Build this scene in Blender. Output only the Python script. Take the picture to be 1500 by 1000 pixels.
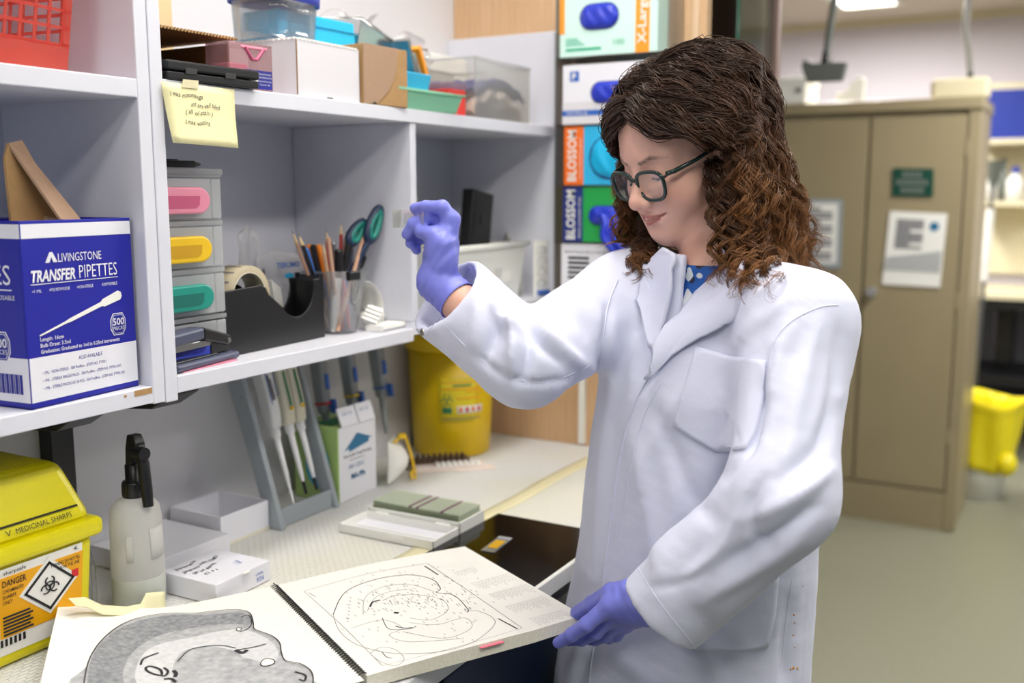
import bpy, bmesh, math, random, mathutils, mathutils.geometry
import numpy as np
from math import sin, cos, pi, radians, atan2, sqrt
from mathutils import Vector, Matrix
from mathutils.bvhtree import BVHTree

for o in list(bpy.data.objects): bpy.data.objects.remove(o)
SC = bpy.context.scene
COL = SC.collection

# ------------------------------------------------------------------ camera
FPX = 1485.0; CAMH = 1.50
PITCH = atan2(219, 1485); YAW = radians(29.4)
cF = np.array([cos(YAW)*cos(PITCH), sin(YAW)*cos(PITCH), -sin(PITCH)])
cR = np.array([sin(YAW), -cos(YAW), 0.0]); cU = np.cross(cR, cF)
cC = np.array([0.0, 0.0, CAMH])
cam_d = bpy.data.cameras.new('camera'); cam = bpy.data.objects.new('camera', cam_d); COL.objects.link(cam)
cam_d.sensor_width = 36; cam_d.lens = 36*FPX/1500; cam_d.clip_start = .05
cam.matrix_world = Matrix(((cR[0], cU[0], -cF[0], 0), (cR[1], cU[1], -cF[1], 0), (cR[2], cU[2], -cF[2], CAMH), (0, 0, 0, 1)))
cam_d.dof.use_dof = True; cam_d.dof.focus_distance = 1.37; cam_d.dof.aperture_fstop = 2.6
SC.camera = cam
# ------------------------------------------------------------------ view, world, room lights and two added ones
SC.view_settings.view_transform = 'Standard'; SC.view_settings.look = 'None'
SC.view_settings.gamma = 1; SC.view_settings.use_curve_mapping = False
SC.view_settings.exposure = -0.36
w = bpy.data.worlds.new('world'); SC.world = w; w.use_nodes = True
bg = w.node_tree.nodes['Background']; bg.inputs[0].default_value = (.70, .83, 1.0, 1); bg.inputs[1].default_value = .34
CEIL = 2.6
LAMPS = [(.35, -.30), (1.75, -.30), (-1.0, .30), (2.9, -1.5), (4.0, -.2), (5.57, 1.15), (5.6, -1.5), (1.25, .78)]   # room ceiling panels; third added to light her face, last to brighten bench wall
LAMP_W = [12, 6, 13, 14, 52, 85, 44, 7]
for (lx, ly), pw in zip(LAMPS, LAMP_W):
    ld = bpy.data.lights.new('ceiling_lamp_light', 'AREA'); ld.shape = 'RECTANGLE'; ld.size = 1.15; ld.size_y = .26
    ld.energy = pw; ld.color = (1.0, .98, .955)
    lo = bpy.data.objects.new('ceiling_lamp_light', ld); COL.objects.link(lo); lo.location = (lx, ly, CEIL-.075)

# ------------------------------------------------------------------ helpers
def ray(u, v): return cF + (u-750)/FPX*cR - (v-500)/FPX*cU
def atz(u, v, z): d = ray(u, v); return cC + d*(z-CAMH)/d[2]
def aty(u, v, y): d = ray(u, v); return cC + d*y/d[1]
def atx(u, v, x): d = ray(u, v); return cC + d*x/d[0]
def atd(u, v, dep): return cC + ray(u, v)*dep
def project(P):
    q = np.asarray(P) - cC; d = q@cF
    return 750 + FPX*(q@cR)/d, 500 - FPX*(q@cU)/d, d
def lin(h):
    h = h.lstrip('#'); c = [int(h[i:i+2], 16)/255 for i in (0, 2, 4)]
    return tuple(x/12.92 if x <= .04045 else ((x+.055)/1.055)**2.4 for x in c) + (1,)
MATS = {}
def mat(name, col, rough=.5, metal=0, var=0, vscale=30, bump=0, bscale=200, spec=.5, emit=0, sss=0, coat=0, sheen=0, stretch=None, col2=None):
    if name in MATS: return MATS[name]
    m = bpy.data.materials.new(name); m.use_nodes = True; MATS[name] = m
    nt = m.node_tree; b = nt.nodes['Principled BSDF']
    c = lin(col); b.inputs['Base Color'].default_value = c
    b.inputs['Roughness'].default_value = rough; b.inputs['Metallic'].default_value = metal
    b.inputs['Specular IOR Level'].default_value = spec
    if coat: b.inputs['Coat Weight'].default_value = coat; b.inputs['Coat Roughness'].default_value = .08
    if sheen: b.inputs['Sheen Weight'].default_value = sheen
    if sss:
        b.inputs['Subsurface Weight'].default_value = sss; b.inputs['Subsurface Radius'].default_value = (.012, .005, .003); b.inputs['Subsurface Scale'].default_value = .6
    if emit: b.inputs['Emission Color'].default_value = c; b.inputs['Emission Strength'].default_value = emit
    tc = nt.nodes.new('ShaderNodeTexCoord'); mp = nt.nodes.new('ShaderNodeMapping'); nt.links.new(tc.outputs['Object'], mp.inputs[0])
    if stretch: mp.inputs['Scale'].default_value = stretch
    if var or col2:
        n = nt.nodes.new('ShaderNodeTexNoise'); n.inputs['Scale'].default_value = vscale; n.inputs['Detail'].default_value = 5
        nt.links.new(mp.outputs[0], n.inputs['Vector'])
        mx = nt.nodes.new('ShaderNodeMix'); mx.data_type = 'RGBA'
        if col2: A, B = c, lin(col2)
        else: A, B = tuple(x*(1-var) for x in c[:3])+(1,), tuple(min(1, x*(1+var)) for x in c[:3])+(1,)
        mx.inputs['A'].default_value = A; mx.inputs['B'].default_value = B
        rp = nt.nodes.new('ShaderNodeMapRange'); rp.inputs['From Min'].default_value = .3; rp.inputs['From Max'].default_value = .7
        nt.links.new(n.outputs[0], rp.inputs[0]); nt.links.new(rp.outputs[0], mx.inputs['Factor']); nt.links.new(mx.outputs['Result'], b.inputs['Base Color'])
    if bump:
        n2 = nt.nodes.new('ShaderNodeTexNoise'); n2.inputs['Scale'].default_value = bscale; n2.inputs['Detail'].default_value = 3
        nt.links.new(mp.outputs[0], n2.inputs['Vector'])
        bp = nt.nodes.new('ShaderNodeBump'); bp.inputs['Strength'].default_value = bump; bp.inputs['Distance'].default_value = .002
        nt.links.new(n2.outputs[0], bp.inputs['Height']); nt.links.new(bp.outputs[0], b.inputs['Normal'])
    return m
def clear(name, col='ffffff', opacity=.15, gloss=.12, rough=.08):
    """thin clear plastic or glass sheet: mostly transparent, some reflection, a little haze"""
    if name in MATS: return MATS[name]
    m = bpy.data.materials.new(name); m.use_nodes = True; MATS[name] = m; nt = m.node_tree; nt.nodes.clear()
    out = nt.nodes.new('ShaderNodeOutputMaterial'); t = nt.nodes.new('ShaderNodeBsdfTransparent'); d = nt.nodes.new('ShaderNodeBsdfDiffuse'); tr = nt.nodes.new('ShaderNodeBsdfTranslucent')
    g = nt.nodes.new('ShaderNodeBsdfGlossy'); g.inputs['Roughness'].default_value = rough; c = lin(col)
    d.inputs[0].default_value = c; tr.inputs[0].default_value = c; t.inputs[0].default_value = tuple(.5+.5*x for x in c[:3])+(1,)
    a = nt.nodes.new('ShaderNodeMixShader'); b_ = nt.nodes.new('ShaderNodeMixShader'); e = nt.nodes.new('ShaderNodeMixShader')
    a.inputs[0].default_value = .5; nt.links.new(d.outputs[0], a.inputs[1]); nt.links.new(tr.outputs[0], a.inputs[2])
    b_.inputs[0].default_value = opacity; nt.links.new(t.outputs[0], b_.inputs[1]); nt.links.new(a.outputs[0], b_.inputs[2])
    fr = nt.nodes.new('ShaderNodeFresnel'); fr.inputs[0].default_value = 1.45
    ad = nt.nodes.new('ShaderNodeMath'); ad.operation = 'ADD'; ad.inputs[1].default_value = gloss*.3; nt.links.new(fr.outputs[0], ad.inputs[0])
    ml = nt.nodes.new('ShaderNodeMath'); ml.operation = 'MULTIPLY'; ml.inputs[1].default_value = min(1, gloss*5); nt.links.new(ad.outputs[0], ml.inputs[0])
    nt.links.new(ml.outputs[0], e.inputs[0]); nt.links.new(b_.outputs[0], e.inputs[1]); nt.links.new(g.outputs[0], e.inputs[2]); nt.links.new(e.outputs[0], out.inputs[0])
    return m

def tag(o, label=None, cat=None, group=None, kind=None):
    if label: o['label'] = label
    if cat: o['category'] = cat
    if group: o['group'] = group
    if kind: o['kind'] = kind
    return o
def thing(name, label, cat, loc=(0, 0, 0), rz=0, group=None, rot=None):
    o = bpy.data.objects.new(name, None); COL.objects.link(o); o.empty_display_size = .02
    o.location = tuple(loc); o.rotation_euler = rot if rot else (0, 0, rz)
    return tag(o, label, cat, group)
def mesh_obj(name, V, Fc, m, parent=None, smooth=False, label=None):
    me = bpy.data.meshes.new(name); me.from_pydata([tuple(v) for v in V], [], Fc); me.update()
    if smooth: me.polygons.foreach_set('use_smooth', [True]*len(me.polygons))
    return link(name, me, m, parent, label)
def link(name, me, m, parent=None, label=None):
    o = bpy.data.objects.new(name, me); COL.objects.link(o)
    if m and not me.materials: me.materials.append(MATS[m] if isinstance(m, str) else m)
    if parent: o.parent = parent
    if label: o['label'] = label
    return o
def basis(ax):
    ax = np.array(ax, float); ax /= np.linalg.norm(ax)
    t = np.array([0, 0, 1.]) if abs(ax[2]) < .9 else np.array([1., 0, 0])
    a = np.cross(t, ax); a /= np.linalg.norm(a); return a, np.cross(ax, a), ax
class MB:
    def __init__(s): s.V = []; s.F = []; s.S = []
    def add(s, V, F, smooth=False):
        n = len(s.V); s.V += [tuple(map(float, v)) for v in V]; s.F += [tuple(i+n for i in f) for f in F]; s.S += [smooth]*len(F); return s
    def box(s, lo, hi, rot=None, piv=None):
        (x0, y0, z0), (x1, y1, z1) = lo, hi
        V = np.array([(x0, y0, z0), (x1, y0, z0), (x1, y1, z0), (x0, y1, z0), (x0, y0, z1), (x1, y0, z1), (x1, y1, z1), (x0, y1, z1)], float)
        if rot is not None:
            p = np.array(piv if piv is not None else V.mean(0)); V = (V-p)@np.array(rot).T + p
        return s.add(V, [(0, 3, 2, 1), (4, 5, 6, 7), (0, 1, 5, 4), (1, 2, 6, 5), (2, 3, 7, 6), (3, 0, 4, 7)])
    def cbox(s, c, d, **k): c = np.array(c, float); d = np.array(d, float)/2; return s.box(c-d, c+d, **k)
    def frustum(s, lo, hi, z0, z1):
        """rectangular taper: lo=(x0,y0,x1,y1) at z0, hi at z1"""
        V = [(lo[0], lo[1], z0), (lo[2], lo[1], z0), (lo[2], lo[3], z0), (lo[0], lo[3], z0), (hi[0], hi[1], z1), (hi[2], hi[1], z1), (hi[2], hi[3], z1), (hi[0], hi[3], z1)]
        return s.add(V, [(0, 3, 2, 1), (4, 5, 6, 7), (0, 1, 5, 4), (1, 2, 6, 5), (2, 3, 7, 6), (3, 0, 4, 7)])
    def tube(s, P, r, n=10, caps=True, closed=False):
        P = np.array(P, float); m = len(P); r = np.broadcast_to(np.array(r, float), (m,))
        T = np.gradient(P, axis=0) if not closed else np.roll(P, -1, 0)-np.roll(P, 1, 0)
        a = None; V = []
        for i in range(m):
            t = T[i]/(np.linalg.norm(T[i])+1e-12)
            if a is None: a, b, _ = basis(t)
            else:
                a = a-t*(a@t); a /= np.linalg.norm(a)+1e-12
            b = np.cross(t, a)
            for k in range(n):
                th = 2*pi*k/n; V.append(P[i]+r[i]*(cos(th)*a+sin(th)*b))
        F = []
        for i in range(m if closed else m-1):
            j = (i+1) % m
            for k in range(n): F.append((i*n+k, i*n+(k+1) % n, j*n+(k+1) % n, j*n+k))
        s.add(V, F, True)
        if caps and not closed: s.add(V[:n], [tuple(range(n-1, -1, -1))]); s.add(V[-n:], [tuple(range(n))])
        return s
    def lathe(s, prof, c=(0, 0, 0), ax=(0, 0, 1), n=28, sy=1.0, a0=0, a1=2*pi):
        a, b, ax = basis(ax); c = np.array(c, float); full = abs(a1-a0-2*pi) < 1e-6; V = []; cols = n if full else n+1
        for (r, h) in prof:
            for k in range(cols): th = a0+(a1-a0)*k/n; V.append(c+r*cos(th)*a+r*sy*sin(th)*b+h*ax)
        F = []
        for i in range(len(prof)-1):
            for k in range(n): q = (k+1) % cols; F.append((i*cols+k, i*cols+q, (i+1)*cols+q, (i+1)*cols+k))
        return s.add(V, F, True)
    def cyl(s, p0, p1, r0, r1=None, n=16):
        r1 = r0 if r1 is None else r1; p0 = np.array(p0, float); d = np.array(p1, float)-p0; L = np.linalg.norm(d)
        return s.lathe([(0, 0), (r0, 0)], p0, d, n).lathe([(r0, 0), (r1, L)], p0, d, n).lathe([(r1, L), (0, L)], p0, d, n)
    def prism(s, poly, ex, ey, en, o, t):
        """polygon (2D) on axes ex,ey at o, extruded t along en"""
        ex, ey, en, o = [np.array(q, float) for q in (ex, ey, en, o)]; n = len(poly)
        A = [o+x*ex+y*ey for x, y in poly]; B = [p+en*t for p in A]
        sg = np.cross(ex, ey)@en; f0 = tuple(range(n-1, -1, -1)); f1 = tuple(range(n, 2*n))
        F = [f0, f1]+[(i, (i+1) % n, n+(i+1) % n, n+i) for i in range(n)]
        ar = sum(poly[i][0]*poly[(i+1) % n][1]-poly[(i+1) % n][0]*poly[i][1] for i in range(n))
        if ar*sg < 0: F = [f[::-1] for f in F]
        return s.add(A+B, F)
    def ball(s, c, r, n=14, m=9):
        r = np.broadcast_to(np.array(r, float), (3,)); V = []; F = []
        for i in range(m+1):
            ph = pi*i/m
            for k in range(n): th = 2*pi*k/n; V.append(np.array(c)+r*np.array([sin(ph)*cos(th), sin(ph)*sin(th), cos(ph)]))
        for i in range(m):
            for k in range(n): F.append((i*n+k, (i+1)*n+k, (i+1)*n+(k+1) % n, i*n+(k+1) % n))
        return s.add(V, F, True)
    def grid(s, fn, nu, nv, smooth=True):
        V = [fn(i/nu, j/nv) for j in range(nv+1) for i in range(nu+1)]
        F = [(j*(nu+1)+i, j*(nu+1)+i+1, (j+1)*(nu+1)+i+1, (j+1)*(nu+1)+i) for j in range(nv) for i in range(nu)]
        return s.add(V, F, smooth)
    def build(s, name, m, parent=None, label=None, bevel=0, seg=2, solid=0, sub=0):
        me = bpy.data.meshes.new(name); me.from_pydata(s.V, [], s.F)
        me.polygons.foreach_set('use_smooth', s.S); me.update()
        o = link(name, me, m, parent, label)
        if solid: md = o.modifiers.new('solid', 'SOLIDIFY'); md.thickness = solid; md.offset = 0
        if bevel: md = o.modifiers.new('bevel', 'BEVEL'); md.width = bevel; md.segments = seg; md.limit_method = 'ANGLE'; md.angle_limit = radians(40)
        if sub: md = o.modifiers.new('sub', 'SUBSURF'); md.levels = sub; md.render_levels = sub
        return o
def struct(o, label=None): o['kind'] = 'structure'; return o
def bx(name, lo, hi, m, parent=None, bevel=.0015, **k): return MB().box(lo, hi).build(name, m, parent, bevel=bevel, **k)
TXC = {}
def text(s, o, ex, ey, h, m, parent, w=None, name='lettering', shear=0, bold=0, align='L', jitter=0):
    """lettering as a thin flat mesh: baseline start o, text direction ex, up direction ey, cap height h, width w"""
    cu = bpy.data.curves.new('t', 'FONT'); cu.body = s; cu.size = 1; cu.resolution_u = 2; cu.shear = shear; cu.offset = bold; cu.fill_mode = 'FRONT'
    to = bpy.data.objects.new('t', cu); me = bpy.data.meshes.new_from_object(to); bpy.data.objects.remove(to)
    n = len(me.vertices)
    if not n: return None
    co = np.empty(n*3); me.vertices.foreach_get('co', co); co = co.reshape(-1, 3)
    co[:, 0] -= co[:, 0].min(); W = co[:, 0].max(); sy = h/.70; sx = (w/W) if w else sy
    co[:, 0] *= sx; co[:, 1] *= sy
    if align == 'C': co[:, 0] -= W*sx/2
    if jitter: co[:, 1] += jitter*h*np.sin(co[:, 0]/h*1.3)*.5; co[:, 0] += jitter*h*np.sin(co[:, 0]/h*2.1+1)*.3
    ex, ey, o = [np.array(q, float) for q in (ex, ey, o)]; ex /= np.linalg.norm(ex); ey /= np.linalg.norm(ey)
    P = o+co[:, :1]*ex+co[:, 1:2]*ey; me.vertices.foreach_set('co', P.ravel()); me.update()
    me.materials.clear()
    return link(name, me, m, parent)
def copy_tree(o, parent=None):
    c = o.copy(); COL.objects.link(c); c.parent = parent
    for ch in list(o.children): copy_tree(ch, c)
    return c
X_, Y_, Z_ = (1, 0, 0), (0, 1, 0), (0, 0, 1)
def Rz(a): return np.array([[cos(a), -sin(a), 0], [sin(a), cos(a), 0], [0, 0, 1]])
def Rx(a): return np.array([[1, 0, 0], [0, cos(a), -sin(a)], [0, sin(a), cos(a)]])
def Ry(a): return np.array([[cos(a), 0, sin(a)], [0, 1, 0], [-sin(a), 0, cos(a)]])
# ------------------------------------------------------------------ materials
mat('wall_paint', 'dcdbe0', .7, bump=.05, bscale=90); mat('wall_far', 'd6d0d8', .8)
mat('ceiling_paint', 'cfc4b4', .9, var=.03, vscale=60); mat('shelf_white', 'd9dae4', .38, var=.015, vscale=12)
mat('floor_vinyl', '8b8b78', .42, col2='7d7d6c', vscale=140); mat('bench_white', 'd8d9dc', .45)
mat('navy', '10233f', .35); mat('wood_veneer', 'd4b18c', .45, col2='c6a078', vscale=26, stretch=(1, 6, .25)); mat('wood_edge', 'd8bb9c', .5)
mat('dark_brown', '3c2a20', .5); mat('frame_brown', '8a7068', .4); mat('locker', '978a6c', .42, var=.03, vscale=5); mat('locker_dark', '5b523f', .6)
mat('black_plastic', '121316', .35); mat('black_gloss', '080707', .10, spec=.14); mat('white_plastic', 'ebebe6', .35); mat('white_paper', 'ecebe6', .75)
mat('cream_tape', 'e3d7a4', .6); mat('tape_old', 'dcd4ae', .55); mat('chrome', 'c8c8c8', .18, 1); mat('steel', '9a9c9e', .3, 1)
mat('yellow_sharps', 'e0d400', .32, sss=0); mat('yellow_bucket', 'dcb800', .35); mat('yellow_bag', 'e0cf10', .4); mat('yellow_label', 'e6d020', .5)
mat('orange_label', 'eda900', .5); mat('ink', '15151a', .6); mat('ink_blue', '2f62b8', .6); mat('ink_grey', '77777c', .7); mat('red_ink', 'd0242c', .6)
mat('card_brown', 'ac875a', .8, var=.06, vscale=60); mat('card_dark', '8a6536', .85, var=.08, vscale=30); mat('card_buff', 'a98a72', .85, var=.03, vscale=200)
mat('card_white', 'd8d6dc', .7); mat('blue_box', '1b1f9a', .4); mat('blue_deep', '17208c', .4); mat('box_white', 'e4e4ec', .5)
mat('pink', 'eb92ac', .4); mat('pink_dark', 'c85a80', .45); mat('yellow_handle', 'eec21c', .4); mat('yellow_handle_dark', 'c89a10', .45); mat('teal', '1b8f80', .4); mat('teal_dark', '0f6a60', .45); mat('blue_handle', '3a4cc0', .4)
mat('slate', '4a4f66', .4); mat('tape_cream', 'cdc7b2', .5); mat('tape_tan', 'b7ab90', .6)
mat('pencil_wood', 'c79c82', .6); mat('pencil_tan', 'dcb896', .6); mat('pencil_red', 'c22a28', .4); mat('pencil_black', '1a1a1c', .4); mat('pencil_raw', 'e2c69a', .7); mat('lead', '2c2c2e', .5)
mat('scissor_teal', '0f7f74', .45); mat('scissor_navy', '1a2c4c', .45); mat('pen_blue', '2a6fc8', .35); mat('pen_orange', 'ef8a20', .4)
mat('mint', '8fd0ae', .4); mat('cyan', '30a9d8', .4); mat('cyan_bright', '12b4e6', .5); mat('red_box', 'd23a34', .4); mat('sheet_white', 'efeee9', .8)
mat('grey_stand', '9aa2a8', .4); mat('pipette_white', 'e8e8ea', .35); mat('pipette_cream', 'ddd9c6', .4); mat('pipette_grey', '8c9296', .4); mat('green_carton', 'a9c87a', .5); mat('green_dark', '2d7a50', .6); mat('arrow_blue', '1f6c96', .5)
mat('glove_blue', '2438c0', .38); mat('orange_box', 'f0701e', .45); mat('navy_box', '23347c', .45); mat('green_box', '1fa04a', .45); mat('sky_box', '2fb4e6', .45); mat('mint_box', 'cfeee6', .45); mat('orange_strip', 'f59a22', .5); mat('green_line', '35b48c', .5)
mat('sign_green', '0c4436', .35); mat('blue_panel', '0b2a8e', .5); mat('grey_plastic', '6e746e', .5); mat('beige_plastic', 'd6cdae', .5); mat('hose_grey', '7c7a74', .5)
mat('post_it', 'ece6b4', .8); mat('paper_torn', 'e8e2b8', .85); mat('gauze', 'e4d6ce', .9); mat('brown_comb', '5a4434', .7); mat('slide_green', 'a3ae93', .3); mat('slide_edge', 'ccd5c0', .3); mat('purple', '84406c', .5)
mat('page', 'eeece6', .85, var=.012, vscale=30); mat('page_edge', 'e0dccc', .9, var=.08, vscale=300); mat('tab_pink', 'f07a92', .6); mat('print_grey', '8f8f92', .9); mat('print_dark', '2c2c30', .85)
mat('lamp_glow', 'fffaf0', .5, emit=14)
clear('clear_plastic', 'f4f6f8', .11, .10); clear('frosted', 'f4f6f8', .48, .08, .25); mat('knob_satin', 'b4b5b6', .42, .6); clear('frosted_tub', 'f6f5f0', .13, .07, .3); clear('bag_milky', 'fafafc', .5, .10, .3); clear('bag', 'fafafc', .30, .10, .3); clear('glass', 'dfeee6', .03, .14, .02); clear('glass_green', '2c6a50', .8, .2)
clear('bottle_pe', 'f8f8f6', .80, .08, .3); mat('bottle_liquid', 'b9bdb6', .3); clear('red_clear', 'ff8070', .5, .1, .25); clear('acrylic', 'ffffff', .05, .16, .05); clear('pink_clear', 'fde8ea', .10, .10, .1); clear('slide_glass', 'f4f6f8', .22, .08, .03)

def stain_paper():
    m = mat('bench_liner', 'dcdad2', .7); nt = m.node_tree; b = nt.nodes['Principled BSDF']
    tc = nt.nodes['Texture Coordinate']; vo = nt.nodes.new('ShaderNodeTexBrick'); vo.inputs['Scale'].default_value = 62
    vo.inputs['Color1'].default_value = (1, 1, 1, 1); vo.inputs['Color2'].default_value = (.8, .8, .8, 1); vo.inputs['Mortar'].default_value = (0, 0, 0, 1); vo.inputs['Mortar Size'].default_value = .06; vo.inputs['Mortar Smooth'].default_value = 1; vo.inputs['Brick Width'].default_value = .9; vo.inputs['Row Height'].default_value = .45
    nt.links.new(tc.outputs['Object'], vo.inputs['Vector'])
    bp = nt.nodes.new('ShaderNodeBump'); bp.inputs['Strength'].default_value = .8; bp.inputs['Distance'].default_value = .002
    nt.links.new(vo.outputs['Color'], bp.inputs['Height']); nt.links.new(bp.outputs[0], b.inputs['Normal'])
    n = nt.nodes.new('ShaderNodeTexNoise'); n.inputs['Scale'].default_value = 3; nt.links.new(tc.outputs['Object'], n.inputs['Vector'])
    mx = nt.nodes.new('ShaderNodeMix'); mx.data_type = 'RGBA'; mx.inputs['A'].default_value = lin('e0e0e0'); mx.inputs['B'].default_value = lin('dedccf')
    rp = nt.nodes.new('ShaderNodeMapRange'); rp.inputs['From Min'].default_value = .4; rp.inputs['From Max'].default_value = .65; nt.links.new(n.outputs[0], rp.inputs[0]); nt.links.new(rp.outputs[0], mx.inputs['Factor']); nt.links.new(mx.outputs['Result'], b.inputs['Base Color'])
stain_paper()
# ------------------------------------------------------------------ the room
YW = 1.375; ZB = .90; XF = 7.05
struct(bx('floor', (-3.5, -4.2, -.04), (XF, 3.2, 0), 'floor_vinyl', bevel=0))
struct(bx('ceiling', (-3.5, -4.2, CEIL), (XF, 3.2, CEIL+.05), 'ceiling_paint', bevel=0))
struct(bx('wall_left', (-3.5, YW, 0), (2.6, YW+.1, CEIL), 'wall_paint', bevel=0))
struct(bx('wall_far', (XF, -4.2, 0), (XF+.1, 3.2, CEIL), 'wall_far', bevel=0))
struct(bx('wall_side', (2.6, 3.1, 0), (XF, 3.2, CEIL), 'wall_far', bevel=0))
struct(MB().box((XF-.02, -4.2, CEIL-.045), (XF, 3.1, CEIL)).build('trim_1', 'beige_plastic'))
struct(MB().box((XF-.015, -4.2, 0), (XF, 3.1, .1)).build('baseboard_far', 'ink_grey'))
for i, (lx, ly) in enumerate(LAMPS):
    nm = ['above the aisle left of the woman', 'nearest above the woman', 'added at the left end of the aisle to light her face', 'over the aisle to the right', 'above the locker front', 'glowing at the top edge above the tall locker', 'over the far right aisle', 'added above the shelf units to brighten the bench wall'][i]
    t = thing('ceiling_light', 'white rectangular ceiling light panel '+nm, 'ceiling light', (lx, ly, CEIL-.068), group='ceiling lights')
    fr = MB()
    for a, b in (((-.62, -.17, 0), (.62, -.14, .068)), ((-.62, .14, 0), (.62, .17, .068)), ((-.62, -.14, 0), (-.59, .14, .068)), ((.59, -.14, 0), (.62, .14, .068))): fr.box(a, b)
    fr.build('frame', 'white_plastic', t); bx('diffuser', (-.59, -.14, .012), (.59, .14, .02), 'lamp_glow', t, bevel=0)
# wooden end panel with the glass screen beyond it
t = thing('end_panel', 'tall light wood veneer end panel behind the glove boxes', 'panel', (2.15, 0, 0))
bx('board', (0, .735, 0), (.03, YW, CEIL-.005), 'wood_veneer', t); bx('edge_strip', (-.004, .752, .9), (0, .765, 2.5), 'wood_edge', t, bevel=0)
bx('cover_strip', (-.012, 1.008, ZB+.004), (0, 1.024, 1.22), 'white_plastic', t)
t = thing('cabinet_side', 'dark brown board behind the edge of the wood panel', 'panel', (2.45, 0, 0)); bx('board', (0, .71, .9), (.025, YW, 2.59), 'dark_brown', t); bx('shelf', (-.26, .76, 2.3), (0, YW-.003, 2.325), 'dark_brown', t)
bx('plinth_board', (-.26, .76, 0), (0, YW-.003, .9), 'dark_brown', t)
t = thing('glass_screen', 'upright green-edged glass screen with brown metal frame post', 'glass screen', (2.2, .682, 0))
bx('pane', (.004, -.002, .86), (.272, .003, 2.585), 'glass', t, bevel=0); bx('pane_edge', (0, -.004, .86), (.004, .005, 2.585), 'glass_green', t, bevel=0)
bx('post', (.272, -.012, 0), (.305, .02, 2.585), 'frame_brown', t); bx('bottom_rail', (0, -.012, .83), (.272, .016, .86), 'frame_brown', t); bx('lower_panel', (0, -.006, 0), (.272, .008, .83), 'dark_brown', t)

# bench
YB = .694
t = thing('lab_bench', 'long lab bench with white top and navy fronts below', 'bench', (0, 0, 0))
bx('worktop', (-.6, YB, ZB-.034), (2.149, YW-.002, ZB-.002), 'bench_white', t, bevel=.002)
bx('carcass', (-.6, YB+.03, .1), (2.149, YW-.004, ZB-.036), 'navy', t)
bx('toe_kick', (-.6, YB+.08, 0), (2.149, YW-.02, .1), 'black_plastic', t)
for k in range(5):
    x0 = -.55+k*.54
    d = bx('drawer_front', (x0, YB+.012, .68), (x0+.53, YB+.03, .855), 'navy', t, bevel=.003)
    d = bx('door', (x0, YB+.012, .12), (x0+.53, YB+.03, .67), 'navy', t, bevel=.003)
# bench liner paper (one sheet at the wall, one in front) and the yellowed tape between
o = bx('bench_liner', (-.5, .94, ZB-.0018), (2.146, YW-.004, ZB-.0004), 'bench_liner', bevel=0); tag(o, 'white embossed absorbent bench paper along the wall', 'bench paper')
o = bx('bench_liner', (1.59, YB+.004, ZB-.0018), (2.146, .935, ZB-.0004), 'bench_liner', bevel=0); tag(o, 'white embossed bench paper beyond the black glossy mat', 'bench paper')
o = MB().grid(lambda a, b: (-.3+a*2.44, .925+b*.036+.003*sin(a*37), ZB+.0004+.0003*sin(a*90+b*5)), 80, 3).build('masking_tape', 'tape_old', solid=.0003); tag(o, 'yellowed masking tape strip holding the bench paper down', 'tape')
# black glossy panel with white front edge and the glass slide lying on it
t = thing('bench_mat', 'black glossy bench mat with white front edge, beside the slide box', 'mat', (1.2, .70, ZB))
bx('top', (0, -.0065, -.0003), (.383, .222, .005), 'black_gloss', t, bevel=.001); bx('front_edge', (0, -.0145, -.022), (.383, -.0065, .0055), 'white_plastic', t, bevel=.001); bx('lip', (0, -.0145, -.036), (.383, -.0065, -.022), 'black_plastic', t, bevel=0)
p = atz(728, 797, ZB+.006); t = thing('microscope_slide', 'glass microscope slide with yellow section lying on the black glossy mat', 'slide', p, radians(6))
bx('glass_plate', (-.038, -.0125, 0), (.038, .0125, .001), 'slide_glass', t, bevel=0); bx('section', (-.022, -.009, .001), (.018, .009, .0013), 'yellow_handle_dark', t, bevel=0); bx('frosted_end', (.027, -.0125, .001), (.038, .0125, .0012), 'frosted', t, bevel=0)

# ------------------------------------------------------------------ shelf units
YS = 1.085; M = 'shelf_white'
t = thing('shelf_unit', 'white laminate wall shelf unit holding the red basket and blue carton', 'shelf unit', (0, 0, 0))
bx('side_panel', (.936, YS, 1.215), (.9565, YW-.001, 2.5), M, t); bx('bottom_shelf', (-.3, YS, 1.217), (.936, YW-.001, 1.240), M, t); bx('middle_shelf', (-.3, YS, 1.621), (.936, YW-.001, 1.645), M, t)
bx('top_shelf', (-.3, YS, 2.05), (.936, YW-.001, 2.072), M, t); bx('back_panel', (-.3, YW-.007, 1.24), (.936, YW-.001, 2.5), M, t, bevel=0)
bx('chipped_edge', (.905, YS-.0006, 1.231), (.934, YS, 1.239), 'card_brown', t, bevel=0); bx('edge_chip', (.888, YS-.0006, 1.233), (.892, YS, 1.236), 'card_brown', t, bevel=0)
t = thing('shelf_unit', 'white laminate wall shelf unit with two open compartments above the bench', 'shelf unit', (0, 0, 0))
bx('side_panel', (.958, YS, 1.213), (.979, YW-.001, 2.5), M, t); bx('bottom_shelf', (.979, YS, 1.223), (1.551, YW-.001, 1.247), M, t); bx('bottom_shelf', (1.551, YS, 1.234), (2.124, YW-.001, 1.258), M, t)
bx('top_shelf', (.979, YS, 1.625), (2.124, YW-.001, 1.649), M, t); bx('divider', (1.551, YS+.002, 1.2585), (1.569, YW-.008, 1.6245), M, t); bx('side_panel', (2.124, YS, 1.225), (2.145, YW-.001, 1.862), M, t)
bx('back_panel', (.979, YW-.007, 1.247), (2.124, YW-.001, 1.625), M, t, bevel=0)
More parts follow.
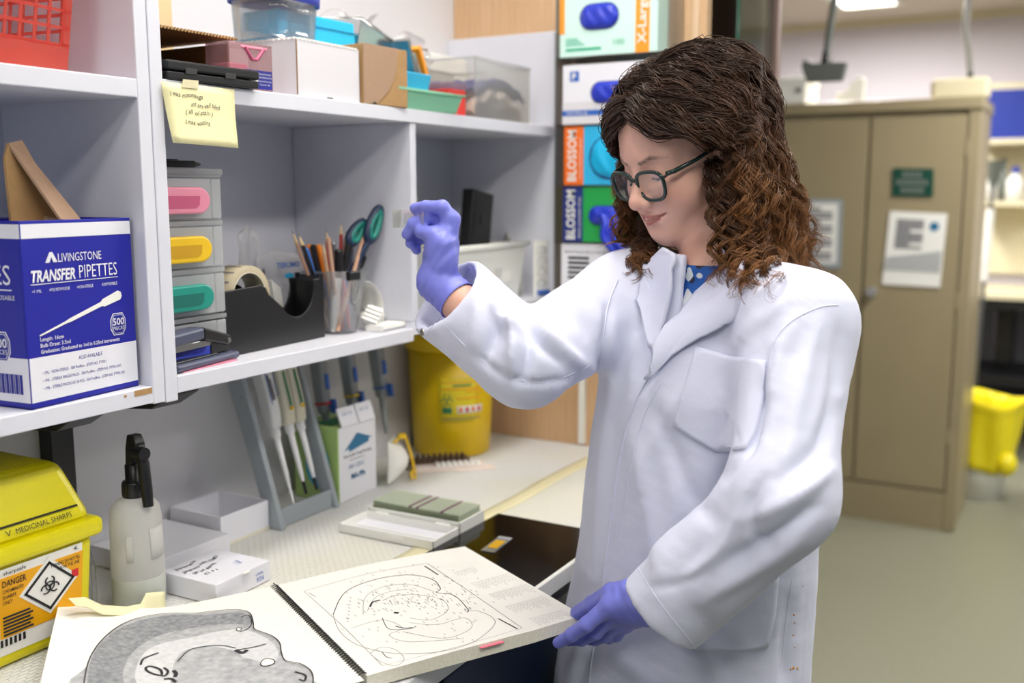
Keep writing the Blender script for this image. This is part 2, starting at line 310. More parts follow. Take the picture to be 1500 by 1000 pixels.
for (x, sy) in ((.885, 1), (1.045, 1)):
    t = thing('shelf_bracket', 'black shelf bracket end under the '+('left shelf unit above the sharps container' if x < .95 else 'joint of the two shelf units'), 'bracket', (x, 0, 0), group='shelf brackets')
    MB().prism([(YS+.06, 1.205), (YS+.10, 1.182), (YW-.004, 1.165), (YW-.004, 1.2135 if x < .95 else 1.2225), (YS+.06, 1.2135 if x < .95 else 1.2225)], Y_, Z_, X_, (-.03, 0, 0), .06).build('arm', 'black_plastic', t, bevel=.003)
    bx('rail', (.078, YW-.03, ZB), (.118, YW-.001, 1.2135), 'black_plastic', t) if x < .95 else None
# ------------------------------------------------------------------ tall locker and its surroundings
XL = 4.74; y0 = .417
def ly_(u, v): return atx(u, v, XL)
t = thing('locker', 'tall beige steel double door locker with notices on it', 'locker', (XL, 0, 0))
ysp = ly_(1264, 400)[1]; yl = 1.56
bx('carcass', (.022, y0, 0), (.5, yl, 1.865), 'locker', t, bevel=.004); bx('top_rim', (-.012, y0-.008, 1.845), (.5, yl+.008, 1.895), 'locker', t, bevel=.006)
bx('plinth', (.004, y0+.012, 0), (.022, yl-.012, .175), 'locker', t); bx('frame_stile', (0, y0, .01), (.022, y0+.045, 1.845), 'locker', t)
dr = bx('door', (.003, y0+.052, .185), (.021, ysp-.006, 1.825), 'locker', t, bevel=.003)
MB().cyl((0.003, ysp-.045, 1.06), (-.012, ysp-.045, 1.06), .02, .02, 20).cyl((-.012, ysp-.045, 1.06), (-.035, ysp-.045, 1.06), .014, .022, 20).build('knob', 'knob_satin', dr)
bx('door', (.003, ysp+.006, .185), (.021, yl-.05, 1.825), 'locker', t, bevel=.003)
for z in (.4, 1.0, 1.65): MB().cyl((.004, y0+.048, z), (.004, y0+.048, z+.07), .006).build('hinge', 'locker', t)
def sheet_on_locker(corners, name, label, cat, m, off=.004):
    P = [ly_(*c) for c in corners]; x = XL-off
    t = thing(name, label, cat, (x, P[0][1], P[0][2]))
    q = [(p[1]-P[0][1], p[2]-P[0][2]) for p in P]
    MB().prism(q, Y_, Z_, X_, (0, 0, 0), .0025).build('sheet', m, t); return t, q
def bil(q, a, b): q = np.array(q); return (q[0]*(1-a)+q[1]*a)*(1-b)+(q[3]*(1-a)+q[2]*a)*b
t, q = sheet_on_locker([(1308, 246), (1368, 247), (1367, 288), (1307, 287)], 'locker_sign', 'small dark green sign on the locker door above the paper notice', 'sign', 'sign_green')
for k, (a0, a1, b) in enumerate(((.25, .75, .22), (.1, .9, .5), (.22, .8, .78))):
    for j in range(6 if k == 1 else 4):
        n = 6 if k == 1 else 4; A = bil(q, a0+(a1-a0)*j/n, b); B = bil(q, a0+(a1-a0)*(j+.7)/n, b); hh = .012
        MB().prism([(A[0], A[1]-hh), (B[0], B[1]-hh), (B[0], B[1]+hh), (A[0], A[1]+hh)], Y_, Z_, X_, (-.0008, 0, 0), .0006).build('lettering', 'grey_plastic', t)
t, q = sheet_on_locker([(1304, 309), (1388, 313), (1377, 421), (1292, 416)], 'paper_notice', 'white paper notice in plastic sleeve hanging on the right locker door', 'paper', 'white_paper')
for k in range(9):
    b = .12+k*.045; A = bil(q, .14, b); B = bil(q, .62 if k % 4 != 3 else .4, b); MB().prism([(A[0], A[1]-.006), (B[0], B[1]-.006), (B[0], B[1]+.006), (A[0], A[1]+.006)], Y_, Z_, X_, (-.0008, 0, 0), .0006).build('lettering', 'ink_grey', t)
A = bil(q, .8, .18); MB().cyl((-.001, A[0], A[1]), (0, A[0], A[1]), .02).build('emblem', 'arrow_blue', t)
A = bil(q, 0, 0)*.5+bil(q, 1, 0)*.5; MB().prism([tuple(bil(q, .03, .62)), tuple(bil(q, .98, .5)), tuple(bil(q, .97, .8)), tuple(bil(q, -.02, .8))], Y_, Z_, X_, (-.003, 0, 0), .002).build('plastic_sleeve', 'clear_plastic', t)
t, q = sheet_on_locker([(1165, 291), (1235, 292), (1232, 393), (1162, 392)], 'paper_notice', 'grey-bordered paper notice on the left locker door beside her hair', 'paper', 'grey_stand')
MB().prism([tuple(bil(q, .06, .06)), tuple(bil(q, .9, .06)), tuple(bil(q, .9, .93)), tuple(bil(q, .06, .93))], Y_, Z_, X_, (-.0012, 0, 0), .001).build('page', 'white_paper', t)
for k in range(12):
    b = .14+k*.065; A = bil(q, .18, b); B = bil(q, .8 if k % 3 else .55, b); MB().prism([(A[0], A[1]-.007), (B[0], B[1]-.007), (B[0], B[1]+.007), (A[0], A[1]+.007)], Y_, Z_, X_, (-.002, 0, 0), .0006).build('lettering', 'ink_grey', t)
# on the locker top
zt = 1.8955
p = atx(1408, 137, 4.85); t = thing('power_unit', 'cream power outlet box with hanging cable on the locker top', 'power box', (4.86, p[1], zt))
bx('case', (-.07, -.11, 0), (.07, .11, .085), 'beige_plastic', t, bevel=.012); bx('end_cap', (-.06, .108, .012), (.06, .118, .072), 'tape_tan', t, bevel=.008)
MB().cyl((0, -.03, .083), (0, -.03, .12), .014, .012).build('gland', 'black_plastic', t)
MB().tube([(0, -.03, .11), (.0, -.02, .2), (0, .0, .3), (.0, -.005, .45), (0, -.01, CEIL-zt-.004)], .014, 10).build('cable', 'hose_grey', t)
p = atx(1248, 145, 4.86); t = thing('paper_wedge', 'folded white paper standing on the locker top', 'paper', (4.86, p[1], zt))
MB().prism([(.07, 0), (.068, .05), (.03, .055), (-.01, .11), (-.04, .12), (-.055, .10), (-.05, 0)], Y_, Z_, X_, (-.02, 0, 0), .04).build('sheet', 'white_paper', t, bevel=.004)
p = atx(1165, 150, 4.86); t = thing('carton', 'white carton on the locker top behind the screen post', 'carton', (4.86, p[1], zt)); bx('body', (-.12, -.075, 0), (.12, .16, .11), 'sheet_white', t, bevel=.004); bx('lid', (-.125, -.08, .085), (.125, .165, .122), 'sheet_white', t, bevel=.004); bx('hand_hole', (-.1255, -.055, .05), (-.119, -.03, .07), 'grey_plastic', t)
# hanging bracket from the ceiling
a = atx(1222, 6, 4.3); b = atx(1210, 92, 4.3); dirv = (a-b)/np.linalg.norm(a-b); top = b+dirv*((CEIL-.002-b[2])/dirv[2])
t = thing('hanging_arm', 'grey tilted service arm hanging from the ceiling with a small bracket', 'ceiling arm', tuple(b))
MB().cyl((0, 0, .03), tuple(top-b), .015, .015).build('pole', 'grey_plastic', t); MB().cyl((0, 0, 0), (0, 0, .06), .022, .012).build('collar', 'black_plastic', t)
MB().prism([(-.07, -.075), (.07, -.075), (.085, -.005), (.05, .0), (-.05, 0), (-.085, .02), (-.095, -.01)], (0, -1, 0), Z_, X_, (-.02, 0, 0), .04).build('bracket', 'grey_plastic', t, bevel=.004)

# far right: wall cupboard, shelf, bench with clutter
def fw(u, v, x=6.7): return atx(u, v, x)
a = fw(1443, 132); b = fw(1560, 203)
t = thing('wall_cupboard', 'royal blue wall cupboard panel beyond the locker', 'cupboard', (6.7, 0, 0)); bx('door', (0, b[1], b[2]), (.02, a[1], a[2]), 'blue_panel', t, bevel=.004); bx('carcass', (.02, b[1], b[2]), (.34, a[1]+.01, a[2]+.04), 'beige_plastic', t)
a = fw(1436, 204); b = fw(1560, 296)
t = thing('wall_shelf', 'pale wall shelf with two levels beyond the locker', 'shelf', (6.7, 0, 0)); bx('upper_board', (-.02, b[1], a[2]-.03), (.34, a[1], a[2]), 'beige_plastic', t); bx('lower_board', (-.02, b[1], b[2]-.025), (.34, a[1], b[2]+.005), 'beige_plastic', t); bx('back', (.3, b[1], 1.0), (.345, a[1]+.1, a[2]-.03), 'beige_plastic', t, bevel=0)
zs = b[2]+.0055
for i, (u, m, w, h, lab) in enumerate(((1447, 'sheet_white', .09, .2, 'white bottle'), (1466, 'grey_plastic', .05, .25, 'dark funnel-topped flask'), (1484, 'sheet_white', .1, .2, 'white jar'))):
    p = fw(u, 290); t = thing('bottle', lab+' on the far shelf beyond the locker', 'bottle', (6.8, p[1], zs)); MB().lathe([(0, 0), (w/2, 0), (w/2, h*.6), (w*.2, h*.78), (w*.2, h*.9), (0, h*.9)]).build('body', m, t); MB().lathe([(w*.24, h*.82), (w*.24, h), (0, h)]).build('cap', 'blue_panel' if i != 1 else 'black_plastic', t)
a = fw(1425, 398); t = thing('side_bench', 'dark bench far behind the locker with cream front edge', 'bench', (6.3, 0, 0))
bx('worktop', (0, -1.2, .90), (.72, a[1]+.12, .93), 'beige_plastic', t); bx('apron', (.01, -1.2, .84), (.72, a[1]+.12, .90), 'black_plastic', t); bx('back_board', (.68, -1.2, .1), (.70, a[1]+.1, .84), 'ink_grey', t); bx('lower_shelf', (.05, -1.2, .42), (.68, a[1]+.1, .45), 'black_plastic', t)
for y in (a[1]+.08, -.2, -1.1): bx('leg', (.03, y-.03, 0), (.09, y+.03, .84), 'black_plastic', t)
p = fw(1478, 405, 6.55); t = thing('motor_unit', 'black bench motor hanging under the dark side bench', 'equipment', (6.55, p[1], .62)); bx('body', (-.05, -.055, -.12), (.05, .055, .215), 'black_plastic', t, bevel=.02); bx('rib', (-.056, -.05, -.05), (-.05, .05, .0), 'black_plastic', t)
p = atz(1440, 593, 0); t = thing('storage_crate', 'black storage crate with red label under the side bench', 'crate', (6.35, .47, .04)); MB().frustum((-.15, -.2, .15, .2), (-.17, -.23, .17, .23), 0, .30).build('body', 'black_plastic', t, bevel=.01); bx('label', (-.168, -.02, .235), (-.15, .16, .275), 'red_ink', t); bx('rim', (-.18, -.24, .30), (.18, .24, .325), 'black_plastic', t, bevel=.008); bx('foot', (-.15, -.2, -.04), (.15, .2, 0), 'black_plastic', t)
p = atz(1420, 733, 0); t = thing('waste_bin', 'white bin with yellow bag hanging over it beside the locker', 'bin', (p[0]+.12, p[1]-.03, 0))
MB().lathe([(0, 0), (.11, 0), (.14, .42), (.13, .42), (.10, .01)]).build('body', 'white_plastic', t)
MB().grid(lambda a, b: ((.180+.010*sin(a*2*pi*5+b*3)+.006*sin(a*2*pi*11)-.035*(1-b)+.012*(b > .9))*cos(2*pi*a), (.180+.010*sin(a*2*pi*5+b*3)+.006*sin(a*2*pi*11)-.035*(1-b)+.012*(b > .9))*sin(2*pi*a), .16+b*.34+.015*sin(a*2*pi*3)), 60, 10).build('bag', 'yellow_bag', t, solid=.002)
MB().ball((-.1, -.12, .2), (.06, .05, .06)).build('bag_fold', 'yellow_bag', t)
a = atx(1455, 262, 5.9); b = atx(1434, 520, 5.9)
t = thing('mop_pole', 'slim grey pole with pale grip leaning beside the locker', 'pole', (5.9, b[1]+.02, 0)); tp = (0, a[1]-b[1]-.02, a[2])
P = lambda s: tuple(np.array(tp)*s)
MB().cyl((0, 0, 0), P(1), .011).build('shaft', 'steel', t); MB().cyl(P(.72), P(.9), .02).build('grip', 'sheet_white', t); MB().cyl(P(.66), P(.72), .018).build('clamp', 'sheet_white', t); MB().cyl(P(.97), P(1.06), .012, .06).build('head', 'grey_plastic', t)
# ------------------------------------------------------------------ left shelf unit contents
ZL = 1.2403
t = thing('pipette_carton', 'blue and white transfer pipettes carton with opened cardboard flap', 'carton', (.757, 1.089, ZL), radians(5.2))
W, D, Hh = .173, .17, .226
def open_carton(t, W, D, H, m, inner, th=.003):
    b = MB(); b.box((0, 0, 0), (W, D, th)); b.box((0, 0, 0), (W, th, H)); b.box((0, D-th, 0), (W, D, H)); b.box((0, th, 0), (th, D-th, H)); b.box((W-th, th, 0), (W, D-th, H)); return b.build('body', m, t, bevel=.0008)
open_carton(t, W, D, Hh, 'blue_box', 'card_brown')
e = .0004
def panel(t, x0, x1, z0, z1, m, y=-e, name='print_panel', th=.0006): return bx(name, (x0, y, z0), (x1, y+th, z1), m, t, bevel=0)
panel(t, .001, W-.001, .205, .222, 'box_white'); panel(t, .001, W-.001, .008, .062, 'box_white')
bx('print_panel', (-e, .001, .205), (.0002, D, .222), 'box_white', t, bevel=0); bx('print_panel', (-e, .001, .008), (.0002, D, .062), 'box_white', t, bevel=0)
yt = -.0008
text('LIVINGSTONE', (.052, yt, .175), X_, Z_, .0105, 'box_white', t, w=.068)
MB().prism([(0, 0), (.007, .0125), (.011, .0125), (.018, 0), (.012, 0), (.009, .007), (.006, 0)], X_, Z_, (0, -1, 0), (.033, -.0003, .175), .0005).build('logo_mark', 'box_white', t)
text('TRANSFER', (.011, yt, .153), X_, Z_, .0135, 'box_white', t, w=.066, shear=.2, bold=.03); text('PIPETTES', (.083, yt, .153), X_, Z_, .0165, 'box_white', t, w=.062, bold=-.005)
panel(t, .010, .146, .1495, .1503, 'box_white', yt)
for s, x, w in (('•1 ML', .011, .014), ('•POLYETHYLENE', .036, .031), ('•NON-STERILE', .078, .026), ('•DISPOSABLE', .118, .026)): text(s, (x, yt, .140), X_, Z_, .0038, 'box_white', t, w=w)
A = np.array([.018, 0, .088]); B = np.array([.15, 0, .127]); dd = (B-A)/np.linalg.norm(B-A); nn = np.array([-dd[2], 0, dd[0]])
def q2(s, r): p = A+(B-A)*s+nn*r; return (p[0], p[2])
MB().prism([q2(0, -.0008), q2(.3, -.0014), q2(.36, -.0022), q2(.74, -.0028), q2(.77, -.005), q2(.97, -.0062), q2(1, -.003), q2(1, .003), q2(.97, .0062), q2(.77, .005), q2(.74, .0028), q2(.36, .0022), q2(.3, .0014), q2(0, .0008)], X_, Z_, (0, -1, 0), (0, -.0003, 0), .0006).build('pipette_picture', 'white_paper', t)
def badge(t, c, ex, n, s=1.0):
    P = [(-.013, -.006), (-.008, -.0145), (.008, -.0145), (.013, -.006), (.013, .006), (.008, .0145), (-.008, .0145), (-.013, .006)]
    for k, (sc, m) in enumerate(((1, 'box_white'), (.92, 'blue_deep'), (.84, 'box_white'), (.80, 'blue_deep'))): MB().prism([(x*sc*s, z*sc*s) for x, z in P], ex, Z_, n, np.array(c)+np.array(n)*(.0003+.0002*k), .0004).build('badge', m, t)
    c2 = np.array(c)+np.array(n)*.0016
    text('500', c2-np.array(ex)*.0095*s+np.array([0, 0, -.001*s]), ex, Z_, .009*s, 'box_white', t, w=.019*s, bold=.02); text('PIECES', c2-np.array(ex)*.0095*s+np.array([0, 0, -.0075*s]), ex, Z_, .0045*s, 'box_white', t, w=.019*s)
badge(t, (.142, 0, .088), X_, (0, -1, 0)); badge(t, (0, .045, .075), (0, -1, 0), (-1, 0, 0), 1.25)
for s, z, w in (('Length: 16cm', .081, .035), ('Bulb Draw: 3.5ml', .0735, .045), ('Graduation: Graduated to 1ml in 0.25ml increments', .066, .125)): text(s, (.018, yt, z), X_, Z_, .0046, 'box_white', t, w=w, bold=.01)
text('ALSO AVAILABLE', (.074, yt, .051), X_, Z_, .0048, 'blue_deep', t, w=.038)
for s, z, w in (('• 1ML - NON-STERILE - 500 Pcs/Box - (ITEM NO. PTP01)', .0405, .10), ('• 1ML - STERILE SINGLE PACK - 500 Pcs/Box - (ITEM NO. PTP01-01P)', .031, .125), ('• 1ML - STERILE PACKS OF 20 PCS - 500 Pcs/Box - (ITEM NO. PTP01-20)', .0215, .13)): text(s, (.018, yt, z), X_, Z_, .0036, 'blue_deep', t, w=w)
text('PIPETTES', (-.0008, .145, .15), (0, -1, 0), Z_, .024, 'box_white', t, w=.125); text('•DISPOSABLE', (-.0008, .06, .132), (0, -1, 0), Z_, .0055, 'box_white', t, w=.045); bx('print_panel', (-.0008, .02, .143), (0, .16, .1444), 'box_white', t, bevel=0)
for k in range(18): bx('barcode', (-.0009, .012+k*.0026, .018), (-.0002, .0133+k*.0026+(.0008 if k % 3 == 0 else 0), .042), 'blue_deep', t, bevel=0)
# inner flaps and the torn upright flap
bx('flap', (.003, D-.06, Hh-.004), (W-.003, D-.003, Hh), 'blue_box', t, bevel=0)
def flap(a, b):   # bent flap standing at the back of the opening
    p0 = np.array([.05, .075, Hh-.015])*(1-a)+np.array([.125, .045, Hh-.012])*a
    h = .12*(1-a)+.06*a
    return p0+np.array([-.012*b, .03*b*b, h*b])
MB().prism([(.045, .215), (.115, .212), (.118, .235), (.085, .295), (.068, .322), (.048, .318), (.042, .30)], X_, Z_, Y_, (-.005, .06, 0), .004).build('flap', 'card_brown', t)
MB().add([(.063, .061, .3225), (.043, .061, .318), (.082, .025, .225), (.12, .03, .222), (.112, .061, .235), (.080, .061, .295)], [(0, 5, 4, 3, 2, 1)]).build('flap', 'card_buff', t, solid=.003)
MB().grid(lambda a, b: (.06+a*.06, .032+b*.028, Hh-.008+.012*sin(a*9+b*3)*b), 10, 4).build('torn_edge', 'card_buff', t, solid=.002)

# red basket on the middle shelf
t = thing('plastic_basket', 'translucent red plastic basket with square holes on upper left shelf', 'basket', (.655, 1.11, 1.6456), radians(8))
bw, bd, bh, fl = .22, .2, .18, .03
def wall_holes(mb, P0, ex, W, ez_tilt, nx, nz):
    ex = np.array(ex, float); ez = np.array(ez_tilt, float); n = np.cross(ex, ez); n /= np.linalg.norm(n)
    def q(x, z, k): return np.array(P0)+ex*x+ez*z+n*k*.002
    def bar(x0, x1, z0, z1):
        V = [q(x, z, k) for k in (0, 1) for x, z in ((x0, z0), (x1, z0), (x1, z1), (x0, z1))]
        mb.add(V, [(0, 3, 2, 1), (4, 5, 6, 7), (0, 1, 5, 4), (1, 2, 6, 5), (2, 3, 7, 6), (3, 0, 4, 7)])
    z0 = .036; s = .0205
    bar(0, W, 0, z0)
    for i in range(nz+1): bar(0, W, z0+i*s-.002, z0+i*s+.002)
    for j in range(nx+1): bar(.012+j*(W-.024)/nx-.002, .012+j*(W-.024)/nx+.002, z0, z0+nz*s)
    bar(0, .012, z0, z0+nz*s); bar(W-.012, W, z0, z0+nz*s); bar(0, W, z0+nz*s, z0+nz*s+.03)
sp = .14
b = MB(); wall_holes(b, (0, 0, 0), X_, bw, (sp*.25, -sp, 1), 9, 7); wall_holes(b, (bw, 0, 0), Y_, bd, (sp, 0, 1), 8, 7); wall_holes(b, (bw, bd, 0), (-1, 0, 0), bw, (0, sp, 1), 9, 7); wall_holes(b, (0, bd, 0), (0, -1, 0), bd, (-sp, 0, 1), 8, 7)
b.build('walls', 'red_clear', t); bx('base', (0, 0, 0), (bw, bd, .003), 'red_clear', t)
MB().tube([(-.03, -.03, .212), (bw+.03, -.03, .212), (bw+.03, bd+.03, .212), (-.03, bd+.03, .212)], .006, 8, closed=True).build('rim', 'red_clear', t)
for k in range(7):
    q = thing('plastic_bag', 'clear plastic packet filling the red basket', 'bag', (.655+.015*(k % 3)-.03*(k//3), 1.15+.05*(k//3), 1.654), radians(-20+13*k), group='packets in the red basket')
    MB().grid(lambda a, b: ((a-.5)*.09, .008*sin(5*a+k)*sin(4*b+k), b*.12+.004*sin(a*9+k)), 8, 8).build('film', 'bag', q, solid=.003)

# ------------------------------------------------------------------ right unit: top shelf
ZT = 1.6495
t = thing('open_carton', 'open brown carton with dark inside behind the black tray', 'carton', (.985, 1.145, ZT), radians(-2))
b = MB(); b.box((0, 0, 0), (.172, .16, .003)); b.box((0, .157, 0), (.172, .16, .075)); b.box((0, 0, 0), (.003, .16, .075)); b.box((.169, 0, 0), (.172, .16, .07)); b.build('body', 'card_dark', t)
bx('top_flap', (-.006, -.012, .075), (.18, .16, .078), 'card_dark', t)
b = MB()
for k in range(30): b.box((-.005+k*.006, -.0125, .0745), (-.002+k*.006, -.011, .0785))
b.build('corrugated_edge', 'card_brown', t)
t = thing('black_tray', 'flat black plastic case on the front of the top shelf', 'case', (.985, 1.083, ZT), radians(-3))
bx('base', (0, 0, 0), (.165, .06, .011), 'black_plastic', t, bevel=.002); bx('lid', (-.001, -.001, .0125), (.166, .061, .026), 'black_plastic', t, bevel=.003); bx('latch', (.03, -.0015, .009), (.05, 0, .017), 'lead', t); bx('latch', (.1, -.0015, .009), (.12, 0, .017), 'lead', t)
t = thing('film_box', 'clear pinkish plastic box with blue label beside the black case', 'box', (1.118, 1.102, ZT), radians(-6))
b = MB(); b.box((0, 0, 0), (.082, .002, .068)); b.box((0, .05, 0), (.082, .052, .068)); b.box((0, 0, 0), (.002, .052, .068)); b.box((.08, 0, 0), (.082, .052, .068)); b.box((0, 0, .066), (.082, .052, .068)); b.build('case', 'pink_clear', t)
bx('label', (.028, -.001, .003), (.08, 0, .030), 'blue_deep', t, bevel=0); MB().lathe([(0, 0), (.012, 0)], (.041, -.0012, .015), (0, -1, 0), 24, sy=.75).build('label_oval', 'white_paper', t); text('dal', (.0335, -.0016, .011), X_, Z_, .008, 'ink', t, w=.015, shear=.3)
for k, (s, w) in enumerate((('Disposable Mounting Base', .023), ('RE-ORDER # 27110', .024), ('Electron Microscopy', .023), ('Tissue No. 100', .02))): text(s, (.055, -.0014, .024-k*.0052), X_, Z_, .0026, 'white_paper', t, w=w)
MB().tube([(.03, -.001, .062), (.043, -.001, .045), (.052, -.001, .045), (.066, -.001, .062)], .0025, 6).build('clip', 'pink_dark', t); bx('bar', (.022, -.002, .060), (.072, 0, .064), 'pink', t, bevel=.001); bx('filling', (.003, .006, .003), (.04, .045, .038), 'pink', t)
t = thing('cardboard_box', 'white corrugated box with scalloped lid edge on the top shelf', 'box', (1.256, 1.092, ZT), radians(.5))
bx('body', (-.002, 0, 0), (.157, .19, .088), 'card_white', t, bevel=.001)
b = MB()
for k in range(16): b.box((.004+k*.0094, -.001, .0865), (.0095+k*.0094, .004, .0895))
for k in range(18): b.box((-.004, .004+k*.0103, .0865), (.002, .0095+k*.0103, .0895))
b.build('lid_tabs', 'white_paper', t); bx('slot', (.07, -.0006, .001), (.084, .001, .003), 'ink', t, bevel=0); bx('edge_seam', (-.0026, -.0006, .002), (-.0012, .001, .086), 'card_dark', t, bevel=0)
t = thing('cardboard_box', 'brown cardboard box with rounded tuck flap beside the white box', 'box', (1.418, 1.089, ZT), radians(-4))
bx('body', (0, 0, 0), (.118, .19, .1), 'card_brown', t, bevel=.001)
P = [(.0, .0), (.035, .002)]+[(.018+.072*sin(a), .1-.095*cos(a)) for a in np.linspace(.35, pi/2, 12)]+[(.0895, .1), (0, .1)]
MB().prism(P, X_, Z_, (0, -1, 0), (0, 0, 0), .002).build('tuck_flap', 'card_buff', t); bx('slot', (.022, -.0022, .001), (.03, 0, .004), 'ink', t, bevel=0)
# clear container with blue sponge box on top of the white box
zt = ZT+.0905
t = thing('clear_container', 'clear plastic container with blue lid on top of the white box', 'container', (1.245, 1.125, zt), radians(3))
b = MB(); n = 40
def cc(a, z): w, d = .058+.004*z/.07, .05+.004*z/.07; th = 2*pi*a; p = 4; c_, s_ = cos(th), sin(th); k = (abs(c_)**p+abs(s_)**p)**(-1/p); return (.06+w*k*c_, .05+d*k*s_, z)
b.grid(lambda a, q: cc(a, q*.062), n, 4); b.build('body', 'clear_plastic', t, solid=.0016); b = MB(); b.grid(lambda a, q: tuple(np.array([.06, .05, .0005])*(1-q)+np.array(cc(a, .0005))*q), n, 1); b.build('base', 'clear_plastic', t)
b = MB(); b.grid(lambda a, q: tuple((np.array(cc(a, .06+q*.02))-np.array([.06, .05, 0]))*np.array([1.08, 1.08, 1])+np.array([.06, .05, 0])), n, 2); b.grid(lambda a, q: tuple((np.array(cc(a, .08))-np.array([.06, .05, 0]))*np.array([1.08*q, 1.08*q, 1])+np.array([.06, .05, 0])), n, 1); b.build('lid', 'blue_handle', t, solid=.0014)
t = thing('blue_block', 'bright cyan box on top of the white box', 'box', (1.29, 1.16, zt), radians(-3)); MB().frustum((0, 0, .19, .09), (.003, .003, .188, .088), 0, .054).build('body', 'cyan_bright', t, bevel=.003); bx('lid_line', (.003, -.0004, .036), (.186, .003, .0366), 'cyan', t, bevel=0)
t = thing('yellow_sheet', 'folded yellowish paper lying behind the cyan box', 'paper', (1.41, 1.20, ZT+.1), radians(20)); MB().grid(lambda a, b: (a*.09, b*.06, .004+.012*sin(a*3+b*2)*a), 8, 6).build('sheet', 'paper_torn', t, solid=.001)
# tall pale cartons at the left back
t = thing('tall_carton', 'pale yellow wooden-looking carton at the back of the top shelf', 'carton', (1.155, 1.315, ZT+.0), 0); bx('body', (0, 0, 0), (.055, .05, .3), 'pencil_raw', t)
for k in range(4): bx('slat', (-.0, -.003, .03+k*.07), (.055, 0, .092+k*.07), 'pencil_raw', t, bevel=.002)
# trays and tangle
t = thing('metal_tray', 'shiny steel instrument tray tilted behind the brown box', 'tray', (1.565, 1.17, ZT+.10), rot=(radians(4), radians(12), radians(8)))
b = MB(); b.box((-.07, 0, 0), (.09, .14, .002)); b.box((-.07, 0, 0), (.09, .002, .045)); b.box((-.07, .138, 0), (.09, .14, .045)); b.box((.088, 0, 0), (.09, .14, .045)); b.box((-.07, 0, 0), (-.068, .14, .045)); b.build('pan', 'chrome', t, bevel=.001)
MB().tube([(-.07, 0, .045), (.09, 0, .045), (.09, .14, .045), (-.07, .14, .045)], .003, 8, closed=True).build('rim', 'chrome', t)
t = thing('steel_rack', 'tangle of bent steel wire racks leaning behind the cyan tray', 'wire rack', (1.64, 1.155, ZT+.085), radians(10))
R_ = random.Random(4); 
for k in range(9):
    x, y, z = R_.uniform(0, .15), R_.uniform(0, .08), R_.uniform(-.03, .05); a = R_.uniform(0, 3); w, h = .02, R_.uniform(.02, .05)
    P = [np.array([x, y, z])+cos(a)*np.array([px_, 0, pz])+sin(a)*np.array([0, px_, pz*.8]) for px_, pz in ((-w, 0), (w, 0), (w, h), (-w, h))]
    MB().tube(P, .0022, 6, closed=True).build('wire_loop', 'chrome', t)
for (x, z, rz_, m) in ((.0, .02, 30, 'steel'), (.03, .0, 40, 'chrome'), (.055, .015, 36, 'orange_strip')): MB().box((x, -.01, z-.04), (x+.012, .08, z+.035), rot=Ry(radians(-rz_))).build('clip_plate', m, t)
t = thing('stacking_tray', 'cyan plastic tray stacked on the green tray', 'tray', (1.522, 1.10, ZT+.037), radians(2)); MB().frustum((0, 0, .115, .12), (-.004, -.004, .122, .124), 0, .032).build('body', 'cyan', t, bevel=.003)
t = thing('stacking_tray', 'mint green plastic tray at the front of the top shelf', 'tray', (1.515, 1.085, ZT), radians(-3)); 
b = MB(); b.frustum((.01, .01, .19, .14), (0, 0, .2, .15), 0, .034); b.build('body', 'mint', t, bevel=.003); MB().tube([(-.002, -.002, .034), (.203, -.002, .034), (.203, .152, .034), (-.002, .152, .034)], .0025, 6, closed=True).build('rim', 'mint', t)
t = thing('tip_box', 'red plastic box with pale lid behind the green tray', 'box', (1.742, 1.125, ZT), radians(-2)); bx('body', (0, 0, 0), (.06, .12, .055), 'red_box', t, bevel=.003); bx('lid', (-.002, -.002, .055), (.062, .122, .066), 'pink_clear', t, bevel=.003)
t = thing('storage_tub', 'clear plastic tub with blue gloves and gauze inside', 'tub', (1.80, 1.10, ZT), radians(1))
b = MB(); V = np.array
b.box((0, 0, 0), (.24, .2, .002)); b.box((0, 0, 0), (.24, .002, .12)); b.box((0, .198, 0), (.24, .2, .12)); b.box((0, 0, 0), (.002, .2, .12)); b.box((.238, 0, 0), (.24, .2, .12)); b.build('walls', 'frosted_tub', t); MB().tube([(0, 0, .12), (.24, 0, .12), (.24, .2, .12), (0, .2, .12)], .003, 6, closed=True).build('rim', 'frosted', t)
b = MB(); b.grid(lambda a, q: (.008+a*.224, .008+q*.18, .008+.045*sin(pi*min(1, a*1.1))**.5+.008*sin(a*23+q*9)+.006*sin(q*31)), 30, 16); b.build('gauze', 'gauze', t, solid=.004)
b = MB(); b.grid(lambda a, q: (.012+a*.215, .006+q*.18, .05+.03*sin(pi*a)+.006*sin(a*31+q*11)+.005*sin(q*25)), 30, 14); b.build('glove_bundle', 'navy_box', t, solid=.004)
for k, (x, y, z, w, h, a) in enumerate(((1.64, 1.30, .1, .12, .12, -25), (1.74, 1.25, .09, .16, .11, 8), (1.70, 1.345, .12, .12, .1, 4), (1.80, 1.26, .125, .16, .05, 5))):
    t = thing('plastic_bag', ['crumpled clear bag standing upright behind the steel tray', 'clear bag with dark parts lying above the wire racks', 'folded clear bag leaning on the wall behind the racks', 'flat clear bag resting on top of the storage tub'][k], 'bag', (x, y, ZT+z-.03), radians(a))
    MB().grid(lambda a_, b_: ((a_-.5)*w+.01*sin(b_*7+k), .03*sin(3*a_+k)*sin(5*b_+2*k)+.008*sin(17*a_*b_+k), b_*h+.012*sin(a_*8+k*2)), 14, 12, smooth=(k != 2)).build('film', 'bag', t, solid=.0012)
    if k == 1: MB().ball((0, -.02, .045), (.05, .012, .012)).build('contents', 'brown_comb', t)
